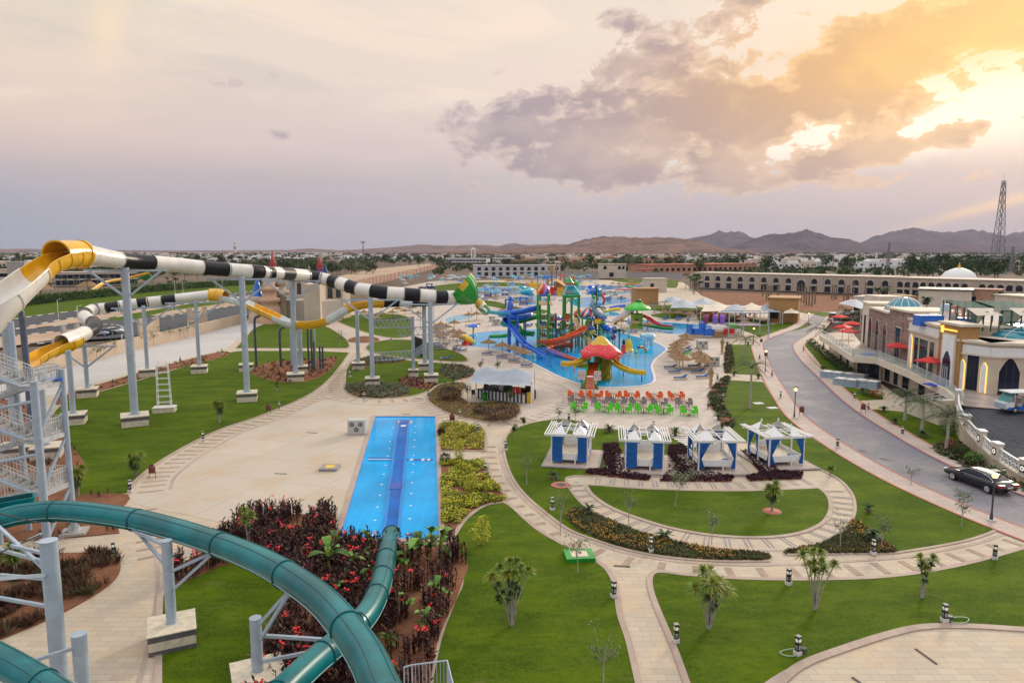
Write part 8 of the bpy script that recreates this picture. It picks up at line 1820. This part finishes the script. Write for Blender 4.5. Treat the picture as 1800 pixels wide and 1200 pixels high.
def f_yel(b, p):
    m = LEAFY if noise.noise(p * .9) > -.05 else LEAFYD
    for k in range(8): leaf(b, p + Vector((RND.uniform(-.15, .15), RND.uniform(-.15, .15), RND.uniform(0, .3))), rdir(0, 1.3), RND.uniform(.12, .22), .06, m if RND.random() < .8 else LEAFD, .1)
def f_flow(b, p):
    for k in range(6): leaf(b, p, rdir(.1, 1.3), RND.uniform(.12, .26), .04, RND.choice((LEAF, LEAFO, LEAFO, LEAFBR)), .1)
    if noise.noise(p * .45) > -.02 and RND.random() < .22:
        for k in range(2): leaf(b, p + Vector((RND.uniform(-.12, .12), RND.uniform(-.12, .12), .2)), rdir(.3, 1.2), .09, .035, FLO, 0)
def f_sparse(b, p):
    m = RND.choice((LEAFD, LEAFA, LEAFBR, LEAF))
    for k in range(12): leaf(b, p, rdir(.1, 1.4), RND.uniform(.2, .5), .05, m, .15)
stuffbed(12, 3300, f_canna, 'canna_planting', 'dense dark maroon canna plants with scattered red flowers round the turquoise slide', gap=-.32, sc=.45)
for i in (17, 18, 19): stuffbed(i, 1500 if i == 18 else 1100, f_purple, 'purple_ground_cover', 'dense low dark purple planting between gazebos, ' + {17: 'left', 18: 'middle', 19: 'right'}[i] + ' bed')
stuffbed(21, 700, f_purple, 'purple_ground_cover', 'distant purple shrub strip in front of the shade sails')
stuffbed(0, 420, f_twig, 'ground_cover', 'sparse maroon shrubs in the bed under the slide columns', gap=-.1, sc=.8); stuffbed(7, 260, f_purple, 'ground_cover', 'dark purple plants at the foot of the last slide columns')
stuffbed(3, 1300, f_twig, 'ground_cover', 'brown dry twiggy shrubs in the red earth bed at bottom left', gap=-.12, sc=.5); stuffbed(2, 500, f_twig, 'ground_cover', 'thin brown shrubs in the red earth below the stair tower', gap=.1, sc=.4)
stuffbed(4, 420, f_agave, 'ground_cover', 'grey-green agave-like tufts in the oval bed by the plaza'); stuffbed(5, 260, f_agave, 'ground_cover', 'grey-green tufts in the upper bed beside the curved path'); stuffbed(6, 260, f_agave, 'ground_cover', 'grey-green tufts in the bed left of the bar')
stuffbed(1, 260, f_sparse, 'ground_cover', 'sparse young plants in the red strip beside the service road', gap=.1); stuffbed(9, 2600, f_low, 'ground_cover', 'low olive ground cover round the bar island'); stuffbed(8, 120, f_low, 'ground_cover', 'low plants in the small round traffic bed')
stuffbed(10, 900, f_yel, 'ground_cover', 'yellow-green ground cover in the small square bed right of the pool', gap=-.2, sc=.8); stuffbed(11, 3000, f_yel, 'ground_cover', 'yellow-green ground cover in the long bed right of the pool', gap=-.15, sc=.6)
stuffbed(13, 3600, f_flow, 'flower_bed', 'orange flowering ground cover between the two curved paths'); stuffbed(14, 1700, f_flow, 'flower_bed', 'orange flowering ground cover right of the ring path')
stuffbed(15, 900, f_sparse, 'ground_cover', 'mixed low shrubs along the winding edge of the table terrace', gap=-.1); stuffbed(16, 380, f_sparse, 'ground_cover', 'dry shrubs along the small lawn by the tiki post'); stuffbed(20, 420, f_sparse, 'ground_cover', 'mixed plants at the foot of the balustrade wall')
LEAFYU = leafm('yucca_leaf', (.09, .17, .02), (.17, .25, .04))
# ---- single plants
def rosette(b, c, r, n, m, m2=None, lo=-.3, w_=.035, dr=.35):
    for k in range(n): leaf(b, c, rdir(lo, 1.4), r * RND.uniform(.8, 1.1), w_ * 1.4, m if RND.random() < .7 or m2 is None else m2, dr)
def yucca(x, y, hp, lab, n=5, r=.42, spread=.5, low=0):
    P = G(x, y, .05); h = hp * P.y / F; t = thing('yucca', lab, 'shrub', P); b = MB(); tops = []
    for k in range(n):
        a = k * 2 * pi / n + RND.uniform(-.3, .3); s = spread * RND.uniform(.4, 1.25); hh = h * RND.uniform(.78, 1.06) - r * .7; b.tube([(cos(a) * .05, sin(a) * .05, 0), (cos(a) * s * .4, sin(a) * s * .4, hh * .5), (cos(a) * s, sin(a) * s, hh)], [.05, .032, .026], BARKL, 6); tops.append(Vector((cos(a) * s, sin(a) * s, hh)))
    b.build('stem', t); b = MB()
    for c in tops: rosette(b, c, r * 1.15, 95, LEAFYU, LEAFYD, -.25, .02, .28)
    for _ in range(low): c = RND.choice(tops); rosette(b, Vector((c.x * .7, c.y * .7, c.z * RND.uniform(.45, .9))), r * .7, 26, LEAF, LEAFO)
    b.build('crown', t); return t
yucca(900, 1099, 130, 'tall thin many-stemmed yucca with sparse tips on the lawn below the green box', 11, .42, .85, 16); yucca(1246, 1105, 112, 'bushy-headed yucca on the lawn right of the straight path', 8, .6, .8, 6)
yucca(1433, 1071, 112, 'fan-shaped yucca with bare stems on the lower right lawn', 9, .42, .7, 0); yucca(1621, 1050, 88, 'yucca with a low green clump at its foot near the right edge path', 4, .42, .4, 4)
yucca(238, 836, 44, 'short yucca beside the path near the litter bin', 6, .62, .4, 12); yucca(386, 743, 40, 'small yucca in the big left lawn near the path', 6, .6, .35, 12); yucca(137, 872, 56, 'yucca half hidden behind the stair tower post', 6, .6, .4, 12)
yucca(1357, 898, 56, 'small drooping palm in the half-round lawn', 6, .6, .3, 12); yucca(437, 965, 82, 'slender yucca trio at the edge of the canna bed', 3, .45, .35, 1); yucca(1459, 836, 18, 'stubby palm at the gazebo lawn corner', 3, .3, .15, 1)
yucca(28, 1010, 60, 'spiky green plant in the red bed behind the big grey column', 4, .6, .3, 4); yucca(487, 688, 22, 'small tufted palm on the lawn under the slide column', 3, .4, .2, 2)
def sapling(x, y, hp, lab, dens=90, m=(LEAF, LEAFO), lean=.1, cr=.3, ls=.07):
    P = G(x, y, .05); h = hp * P.y / F; t = thing('sapling', lab, 'tree', P); b = MB(); tips = []; b.tube([(0, 0, 0), (lean * .3, 0, h * .3), (lean, 0, h * .55)], [.035, .028, .02], BARKL, 6)
    for k in range(7):
        a = k * 2.4; e = Vector((lean + cos(a) * cr * h * .8, sin(a) * cr * h * .8, h * RND.uniform(.6, 1))); s = Vector((lean * .8, 0, h * RND.uniform(.3, .55))); b.tube([s, (s + e) / 2 + Vector((0, 0, .05)), e], [.014, .01, .006], BARKL, 4); tips += [e, (s + e) / 2 + Vector((0, 0, .06))]
    b.build('trunk', t); b = MB()
    for k in range(dens): c = RND.choice(tips) + Vector((RND.gauss(0, .05), RND.gauss(0, .05), RND.gauss(0, .05))) * h; leaf(b, c, rdir(-.6, .8), ls * RND.uniform(.8, 1.5) * 1.3, ls * .45, RND.choice(m), .2)
    b.build('crown', t); return t
sapling(1186, 890, 84, 'leafy leaning young tree in front of the second gazebo', 520, (LEAFO, LEAFA, LEAF), .45, .26, .1); sapling(1016, 1006, 76, 'young tree growing beside the green drain box', 170, (LEAF, LEAFO), -.1, .3, .1)
sapling(1601, 852, 36, 'young tree on the verge left of the black car', 110, (LEAF,), 0, .35, .1); sapling(1692, 894, 38, 'young tree by the sidewalk below the black car', 140, (LEAF,), .1, .4, .11); sapling(1477, 962, 68, 'young tree on the ring path edge', 150, (LEAFO, LEAFD), -.05, .26, .09)
for x, y, h, l in ((985, 940, 110, 'below the soil ring'), (926, 852, 60, 'left of the first gazebo'), (1105, 922, 68, 'beside the flower bed path'), (1251, 956, 70, 'in the middle of the half-round lawn edge'), (1060, 1230, 150, 'at the bottom edge beside the straight path'), (982, 745, 34, 'left of the table terrace'), (1011, 742, 34, 'at the left end of the chairs'), (920, 752, 20, 'at the tip of the bar island'), (904, 770, 24, 'left of the curved lawn tip'), (1550, 960, 60, 'near the right flower bed'), (1690, 925, 60, 'near the road corner lawn'), (980, 770, 50, 'behind the first gazebo'), (875, 655, 22, 'behind the bar canopy'), (845, 655, 26, 'behind the left bar pole'), (822, 704, 30, 'left of the bar'), (868, 700, 20, 'in front of the bar'), (898, 712, 28, 'before the red bar sign')):
    sapling(x, y, h, 'thin sparse sapling ' + l, 120, (LEAF, LEAFO), 0, .2, .12 if h > 30 else .18)
for k, (x, y) in enumerate(((170, 628), (183, 624), (200, 618), (246, 607), (270, 603), (285, 598), (300, 596), (316, 593), (330, 590), (340, 588))):
    sapling(x, y + 5, 30, 'young climbing plant against the boundary wall, %s from the left' % ordn(k + 1) if k else 'young climbing plant against the boundary wall, leftmost', 80, (LEAF, LEAFD), .1, .25, .2)['group'] = 'young plants along the boundary wall'
for x, y, h, l in ((598, 615, 34, 'beside the warning sign path'), (785, 620, 26, 'left of the loungers'), (800, 625, 20, 'in the yellow bed by the loungers'), (675, 640, 20, 'in the upper tuft bed'), (1446, 655, 14, 'at the terrace foot')): sapling(x, y, h, 'small leafy shrub-like tree ' + l, 150, (LEAFD, LEAF), 0, .3, .16)
def cycad(x, y, r, lab, m=LEAFD):
    P = G(x, y, .05); t = thing('cycad', lab, 'shrub', P); b = MB(); b.lathe((0, 0, 0), [(.16, 0), (.2, .2), (.14, .4)], BARK, 8); b.build('trunk', t); b = MB()
    for k in range(34):
        d = rdir(.15, 1.2); s = d.cross(Vector((0, 0, 1))).normalized(); pp = [Vector((0, 0, .38)) + d * r * f - Vector((0, 0, r * .45 * f * f)) for f in (0, .35, .7, 1)]; b.grid([[p - s * q * r - Vector((0, 0, .02)), p, p + s * q * r - Vector((0, 0, .02))] for p, q in zip(pp, (.02, .07, .07, .01))], m if k % 3 else LEAF, smooth=False)
    b.build('crown', t)
for a in ((1071, 759, .95, 'cycad between the first two gazebos'), (1187, 766, 1.1, 'large cycad by the stepping slabs'), (1034, 903, .8, 'cycad at the left end of the flower bed'), (1167, 950, .8, 'upright cycad in the flower bed by the promenade'), (1526, 900, .55, 'small cycad on the right lawn'), (1553, 724, .75, 'cycad on the lawn beside the entrance stairs'), (1573, 745, .75, 'dark cycad on the lawn near the palms'), (1622, 768, .9, 'round dark cycad under the second palm'), (1290, 660, .8, 'cycad at the corner of the cross path'), (1333, 665, .8, 'cycad at the road end of the cross path'), (1258, 705, .8, 'low cycad in the terrace-edge bed'), (1263, 738, .9, 'broad cycad at the bottom of the terrace-edge bed'), (1278, 606, .7, 'cycad by the farther tiki post'), (1315, 606, .7, 'cycad at the upper corner of the small lawn'), (1534, 950, .9, 'dark bush by the right flower bed bollard'), (973, 842, .7, 'dark palm-like bush below the first gazebo'), (1516, 690, .7, 'bright cycad between the light boxes and the road')): cycad(*a)
def date_palm(x, y, hp, lab, r=2.2, n=26, m=PALMG):
    P = G(x, y, .05); h = hp * P.y / F; t = thing('date_palm', lab, 'palm tree', P); b = MB(); b.tube([(0, 0, 0), (.05, 0, h * .5), (0, 0, h)], [.19, .12, .13], BARKL, 10); b.build('trunk', t); b = MB()
    for k in range(n):
        a = k * 2.4; e = RND.uniform(.1, 1.3); p = Vector((0, 0, h)); L = r * RND.uniform(.85, 1.1); st = 9; pr = Vector((-sin(a), cos(a), 0)); de = (e + 1.0) / st
        for q in range(st):
            p2 = p + Vector((cos(a) * cos(e), sin(a) * cos(e), sin(e))) * L / st; b.beam(p, p2, .025, .02, m); w_ = .36 * sin(pi * (q + .8) / (st + .6))
            for s in (-1, 1):
                for z in (.2, .7): c = p.lerp(p2, z); b.face([c, c + pr * s * w_ + (p2 - p) * .9 - Vector((0, 0, w_ * .45)), c + (p2 - p) * .22], m if k % 2 else LEAFD)
            p = p2; e -= de
    b.build('crown', t)
date_palm(1590, 738, 44, 'feathery date palm before the entrance stairs, left of three', 2.3); date_palm(1620, 757, 50, 'feathery date palm before the entrance stairs, middle of three', 2.5); date_palm(1663, 791, 60, 'feathery date palm beside the balustrade wall, right of three', 2.6)
date_palm(1318, 717, 72, 'tall date palm on the lawn right of the tiki post', 2.7, 20); date_palm(1309, 627, 30, 'tall date palm on the small lawn by the road', 2.8, 22); date_palm(1447, 614, 34, 'leaning date palm at the left end of the terrace', 3.6, 26)
for k, (x, y) in enumerate(((1226, 512), (1212, 512), (1205, 508), (1168, 548), (1150, 550), (1245, 560))): date_palm(x, y, 16 if k > 2 else 22, 'small distant palm near the shade sails, %s of six' % ordn(k + 1), 2.6, 14)
def shrub(x, y, r, h, lab, m, n=420, cat='shrub', ls=.13):
    P = G(x, y, .05); t = thing('shrub', lab, cat, P); b = MB(); b.cyl((0, 0, 0), (0, 0, h * .4), .04, BARK, n=5); b.build('trunk', t); b = MB()
    for k in range(n):
        u = rdir(-1.2, 1.5) * RND.uniform(.5, 1) ** .6; q = Vector((u.x * r, u.y * r, h * .52 + u.z * h * .48)); q *= 1 + .18 * noise.noise(q * 3 + P); leaf(b, q, rdir(-.4, 1.3), ls * RND.uniform(.7, 1.4) * 1.4, ls * .4, RND.choice(m), .15)
    b.build('crown', t)
YY = (LEAFY, LEAFY, LEAFYD)
for a in ((813, 772, .4, 1.5, 'small conical yellow-green shrub at the top of the square bed', YY), (808, 812, .45, 1.8, 'conical yellow-green shrub at the gap between the beds', YY), (828, 868, .55, 1.6, 'round yellow-green shrub in the long bed', YY), (846, 957, .62, 1.75, 'bright yellow-green shrub on the lawn beside the canna bed', YY),
          (775, 765, .4, .7, 'small maroon shrub at the pool corner', (LEAFR, LEAFBR)), (782, 812, .5, .8, 'grey-brown shrub by the pool rim gap', (LEAFO, LEAFBR, LEAFA)), (790, 702, 1.7, 1.6, 'big dark maroon shrub left of the bar', (LEAFR, LEAFBR, LEAFR), 1500), (880, 738, 2.2, 1.5, 'wide dark maroon shrub in front of the bar', (LEAFR, LEAFR, LEAFBR), 2000), (843, 726, .9, .9, 'dark shrub over a green valve cover', (LEAFR, LEAFD)),
          (778, 690, .6, 2.0, 'green leafy shrub growing through the maroon one', (LEAF, LEAFB)), (796, 694, .5, 2.0, 'second green leafy shrub by the maroon one', (LEAF, LEAFB)), (1690, 800, .9, .9, 'green shrub at the foot of the balustrade wall', (LEAF, LEAFD)), (1672, 790, .9, .9, 'reddish flowering shrub by the balustrade wall', (LEAF, FLR, LEAFD)), (1745, 843, .8, 1.1, 'green leafy shrub beside the car', (LEAF,)), (1710, 812, .9, .9, 'pale green shrub at the wall foot', (LEAF, LEAFB)), (1668, 765, 1.0, 1.6, 'dense green shrub under the wall bend', (LEAFD, LEAF)), (1540, 698, 1.0, .9, 'shrub with red flowers at the stair corner', (LEAF, FLR, LEAFD)), (1525, 695, 1.0, .8, 'green shrub before the light boxes', (LEAF, LEAFD))): shrub(*a)
OB = []
for k in range(11):
    f = k / 10; x, y = 1426 + 66 * f, 607 + 54 * f; P = G(x, y, .05); shrub(x, y, 1.1, 1.2, 'x', (LEAFD, LEAFD, LEAF), 380, ls=.17); OB.append([o for o in COL.objects if o.get('label') == 'x'][-1]); OB[-1]['group'] = 'round shrubs below the terrace'; OB[-1]['label'] = 'y'
number(OB, 'round green shrub in the strip below the terrace, #')
for k in range(8): shrub(1600 + k * 9, 722 + k * 1.2, .8, 1.0, 'low shrub in front of the entrance stairs, ' + ('leftmost' if k == 0 else 'rightmost' if k == 7 else ordn(k + 1) + ' from the left'), (LEAFD, LEAF, LEAFA), 200)
for k in range(9): shrub(1478 + k * 7.5, 556 + k * 3.2 + 3 * (k % 2), 1.6, 2.8, 'tall bush beside the stone building, ' + ('leftmost' if k == 0 else 'rightmost' if k == 8 else ordn(k + 1) + ' from the left'), (LEAFO, LEAFD, LEAFA), 260, ls=.3)
def banana(x, y, hp, lab, n=9):
    P = G(x, y, .05); h = 1.1 * hp * P.y / F; t = thing('banana_plant', lab, 'plant', P); b = MB(); b.tube([(0, 0, 0), (.05, 0, h * .6)], [.07, .05], LEAFYD, 7); b.build('stem', t); b = MB()
    for k in range(n):
        d = rdir(.2, 1.2); s = d.cross(Vector((0, 0, 1))).normalized(); L = h * RND.uniform(.35, .6); c = Vector((.05, 0, h * RND.uniform(.25, .6))); pp = [c + d * L * f - Vector((0, 0, L * .5 * f * f)) for f in (0, .3, .55, .8, 1)]
        b.grid([[p - s * q * L + Vector((0, 0, q * L * .35)), p, p + s * q * L + Vector((0, 0, q * L * .35))] for p, q in zip(pp, (.01, .13, .17, .13, .01))], LEAFB if k % 3 else LEAF, smooth=False)
    b.build('leaves', t).name = 'crown'
for k, (x, y, h) in enumerate(((578, 1020, 95), (590, 975, 60), (620, 1010, 60), (645, 965, 45), (655, 1030, 55), (712, 1000, 60), (735, 990, 75), (757, 985, 80), (775, 985, 70), (765, 1060, 60), (745, 1110, 55), (690, 1065, 45), (715, 1080, 50), (680, 1140, 45), (590, 1060, 55), (600, 1100, 50), (640, 990, 40), (560, 1050, 45))):
    banana(x, y, h, 'banana plant with broad bright leaves among the cannas, %s' % ('tallest, left' if k == 0 else ordn(k) + ' of the smaller ones'), 7 + k % 4)
# ================================================================== SECOND WATER PARK AND PLAY BOAT
PR = []
for m, nm in ((mat('teal_canvas', (.08, .32, .42), .7, var=.1), 'teal'), (mat('blue_canvas', (.03, .13, .42), .7, var=.1), 'blue'), (TENT, 'pale'), (THATCH, 'straw')):
    t = thing('small_parasol', nm, 'parasol'); b = MB(); b.cyl((0, 0, 0), (0, 0, 2.3), .07, WHITE, n=5); b.build('pole', t); b = MB(); b.lathe((0, 0, 2.0), [(1.7, 0), (1.0, .35), (0, .7)], m, 8); b.build('canopy', t); PR.append((t, nm))
cnt = {}; first = set(); allp = {}
for k in range(210):
    y = RND.choice((492, 494, 496, 499, 502, 506, 511, 517, 524)) + RND.uniform(-1.2, 1.2); x = RND.uniform(700 if y < 505 else 820, 1130 if y > 500 else 1050)
    P = G(x, y)
    if 925 < x < 1060 and y > 508: continue
    t, nm = PR[RND.choice((0, 2, 2, 0, 1, 3) if y < 505 else (0, 2, 3, 3, 3, 1))]; o = t if nm not in first else dup(t); first.add(nm); o.location = P; s = RND.uniform(.8, 1.2) * (1.2 if y < 500 else 1); o.scale = (s, s, s); o['group'] = nm + ' parasols of the far water park'; allp.setdefault(nm, []).append(o)
for nm, L_ in allp.items(): number(L_, nm + ' parasol in the far water park, #')
OB = []
for k in range(60):
    x, y = RND.uniform(830, 1130), RND.uniform(503, 530); o = dup(lo); o.location = G(x, y); o.rotation_euler = (0, 0, RND.uniform(0, 3)); o.scale = (1.2,) * 3; o['group'] = 'loungers of the far water park'; OB.append(o)
number(OB, 'blue lounger in the far water park, #')
root = thing('pirate_play_ship', 'tall orange and brown pirate play structure behind the striped dome', 'play structure', G(990, 512)); off = root.location.copy(); Yp = 300
def bit(px, py, w_, h_, m, nm, Y=Yp, d=2.5): P = V(px, py, Y); b = MB(); b.box((P.x, P.y, P.z), (w_, d, h_), m, RND.uniform(-.4, .4)); b.build(nm, root, off)
for px, yt in ((963, 490), (970, 470), (978, 462), (985, 480), (992, 485), (945, 485), (935, 490), (1000, 488), (1009, 486)): P = V(px, 500, Yp); b = MB(); z = V(px, yt, Yp).z; b.cyl((P.x, P.y, 0), (P.x, P.y, z), .28, ORANG if px % 2 else WOOD, n=6); b.build('mast', root, off)
for px, py, w_, h_, m in ((970, 471, 1.8, 2.4, OCHRE), (964, 487, 4.5, .6, BLUEG), (985, 500, 5, 2.0, WOOD), (972, 510, 6, 2.6, REDG), (988, 512, 5, 3.6, YEL2), (998, 507, 3, 5, ORANG), (981, 516, 4, 2.4, GREYR), (940, 502, 5, 2.4, YEL2), (950, 505, 4, 1.8, mat('plum', (.25, .05, .12))), (1003, 497, 7, 1.0, LIMEG), (1003, 494, 4, 1.4, GREENG), (1005, 500, 6, 1.0, YEL2), (976, 520, 3, 2, PURPG), (930, 506, 3, 2.6, ORANG), (1012, 508, 3, 4, CYANG)): bit(px, py, w_, h_, m, 'deck_piece')
P, Q = V(976, 490, Yp), V(996, 503, Yp - 6); b = MB(); b.beam(P, Q, 2.2, .2, mat('peach_slide', (.8, .45, .2), .4, var=.1)); b.build('slide_flume', root, off)
for cx, m in ((926, CYANG), (1046, BLUEG)):
    b = MB(); b.tube([V(cx + 9 * cos(a), 518 - a * 1.4, Yp - 30 + 6 * sin(a)) for a in [k * .45 for k in range(22)]], .8, m, 8); b.build('spiral_slide', root, off)
for k, (x, y, m, lb) in enumerate(((1060, 534, REDG, 'red curly slide post behind the lagoon'), (1075, 552, YEL2, 'yellow fish-shaped slide end by the tiny pool'), (1085, 546, BLUEG, 'blue slide tube left of the frog house'), (1100, 520, PINKG, 'long pink-red shade behind the frog house'), (1110, 508, REDG, 'red striped long shade in the far park'), (895, 540, BLUEG, 'blue box kiosk beyond the lagoon'), (858, 523, BLUEG, 'blue cabana left of the striped dome'), (920, 536, BLUEG, 'blue shade cabin left of the green tower'), (888, 520, BLUEG, 'second blue cabana at the far pool'), (1045, 512, BLUEG, 'blue play fountain in the far park'), (755, 508, BLUEG, 'blue-topped stage beside the far wall'))):
    P = G(x, y); t = thing('play_item', lb, 'play item', P); b = MB()
    if k in (0, 1, 2): b.tube([(0, 0, 0), (.6, 0, 1.6), (-.4, 0, 2.8), (.8, .5, 3.6)] if k == 0 else [(-2.5, 0, .8), (0, 0, 1.3), (2.5, 0, 1.6)], .5, m, 8); b.build('body', t)
    elif k in (3, 4): b.box((0, 0, 2.6), (9, 3, .3), m); b.build('roof', t); [(lambda bb: bb.build('pole', t))(MB().cyl((s, 0, 0), (s, 0, 2.5), .08, WHITE, n=5) or b) for s in (-4, 4)]
    else: b.box((0, 0, 2.5), (3, 2.6, .4), m); b.build('roof', t); b = MB(); b.box((-1.2, 0, 1.2), (.5, 2.4, 2.4), m); b.box((1.2, 0, 1.2), (.5, 2.4, 2.4), m); b.box((0, .9, .8), (2, .5, 1.2), WHITE); b.build('side_panels', t)
t = thing('name_sign', 'dark blue sign with white lettering above the slide tube', 'sign', V(750, 507.5, 170)); t.location.z = 0; zz = V(750, 507.5, 170).z; b = MB(); b.box((0, 0, zz), (3.9, .15, 1.0), mat('navy_sign', (.01, .01, .12), .5, var=0)); b.build('panel', t)
cu = bpy.data.curves.new('lettering', 'FONT'); cu.body = 'Small Borneo'; cu.size = .72; cu.align_x = 'CENTER'; cu.align_y = 'CENTER'; cu.extrude = .01; tmp = bpy.data.objects.new('tmp', cu); COL.objects.link(tmp); bpy.context.view_layer.update()
me = bpy.data.meshes.new_from_object(tmp.evaluated_get(bpy.context.evaluated_depsgraph_get())); bpy.data.objects.remove(tmp); me.materials.clear(); me.materials.append(WHITE); lt = bpy.data.objects.new('lettering', me); COL.objects.link(lt); lt.parent = t; lt.rotation_euler = (pi / 2, 0, 0); lt.location = (0, -.1, zz)
for s in (-1.6, 1.6): b = MB(); b.cyl((s, .1, 0), (s, .1, zz - .4), .08, STEEL, n=6); b.build('leg', t)
root = thing('play_boat', 'blue and white play boat with purple funnels inside a grey frame beside the small lagoon', 'play structure', G(1262, 592)); off = root.location.copy(); c = off
b = MB(); rows = [[(c.x + x, c.y + y * w_, z) for y, z in ((-1.6, 1.9), (-1.2, .5), (0, .2), (1.2, .5), (1.6, 1.9))] for x, w_ in ((-6.5, .15), (-5, .8), (-2, 1), (2, 1), (4.5, .8))]; b.grid(rows, WHITE); b.build('hull', root, off)
for x, z, w_, h_, m in ((-4.6, 1.4, 2.4, 1.2, BLUEG), (-2.4, 1.2, 2.2, 1.5, BLUEG), (-.6, 2.2, 2.6, .7, WHITE), (1.8, 1.4, 2.4, 1, REDG), (-3.6, 2.6, .8, 1.2, BLUEG), (2.8, 2.6, 1.6, .7, LIMEG), (-6.4, 1.8, .5, 2.2, BLUEG), (0, .8, 3, 1.0, WOOD)): b = MB(); b.box((c.x + x, c.y - .6, z), (w_, 2.2, h_), m, .1); b.build('deck_piece', root, off)
for x in (-2.6, -.6, 1.0): b = MB(); b.lathe((c.x + x, c.y + .5, 2.8), [(.55, 0), (.6, 1.2), (.5, 2.0), (0, 2.1)], PURPG if x > -1 else mat('plum', (.25, .05, .12)), 10); b.build('funnel', root, off)
for x, y in ((1.5, -2.5), (4.5, -3), (10, -2.5), (1.5, 3), (10, 3), (6, 3)): b = MB(); b.cyl((c.x + x, c.y + y, 0), (c.x + x, c.y + y, 5.4), .12, STEEL, n=6); b.build('frame_post', root, off)
b = MB()
for y in (-2.5, 3): b.beam((c.x + 1.5, c.y + y, 5.4), (c.x + 10, c.y + y, 5.4), .2, .2, STEEL); b.beam((c.x + 1.5, c.y + y, 2.8), (c.x + 10, c.y + y, 2.8), .12, .12, STEEL)
b.box((c.x + 5.5, c.y + .3, 2.6), (7.5, 4, .12), mat('mauve_deck', (.35, .22, .28), .7, var=.2)); b.build('frame_deck', root, off)
OB = []
for k in range(34):
    x, y = RND.uniform(1238, 1330), RND.uniform(554, 561); o = dup(pr.parent or pr) if False else dup(bpy.data.objects['plastic_chair']); o.location = G(x, y); o.scale = (1.3,) * 3; o.rotation_euler = (0, 0, RND.uniform(0, 6)); o['group'] = 'orange chairs under the far sails'; OB.append(o)
number(OB, 'orange chair under the beige shade sails, #')
# ================================================================== HAZE
hm = bpy.data.materials.new('haze_air'); hm.use_nodes = True; MATS['haze_air'] = hm
g = N(hm.node_tree); o_ = g.n('ShaderNodeOutputMaterial'); pv = g.n('ShaderNodeVolumePrincipled')
pv.inputs['Color'].default_value = (.66, .69, .86, 1); pv.inputs['Density'].default_value = 4.6e-5; pv.inputs['Anisotropy'].default_value = .1
g.link(pv.outputs[0], o_.inputs['Volume'])
b = MB(); b.box((0, 6500, 349), (34000, 20000, 701), hm); b.mats = [hm]; hz = b.build('haze'); hz['kind'] = 'stuff'
hz.hide_viewport = False
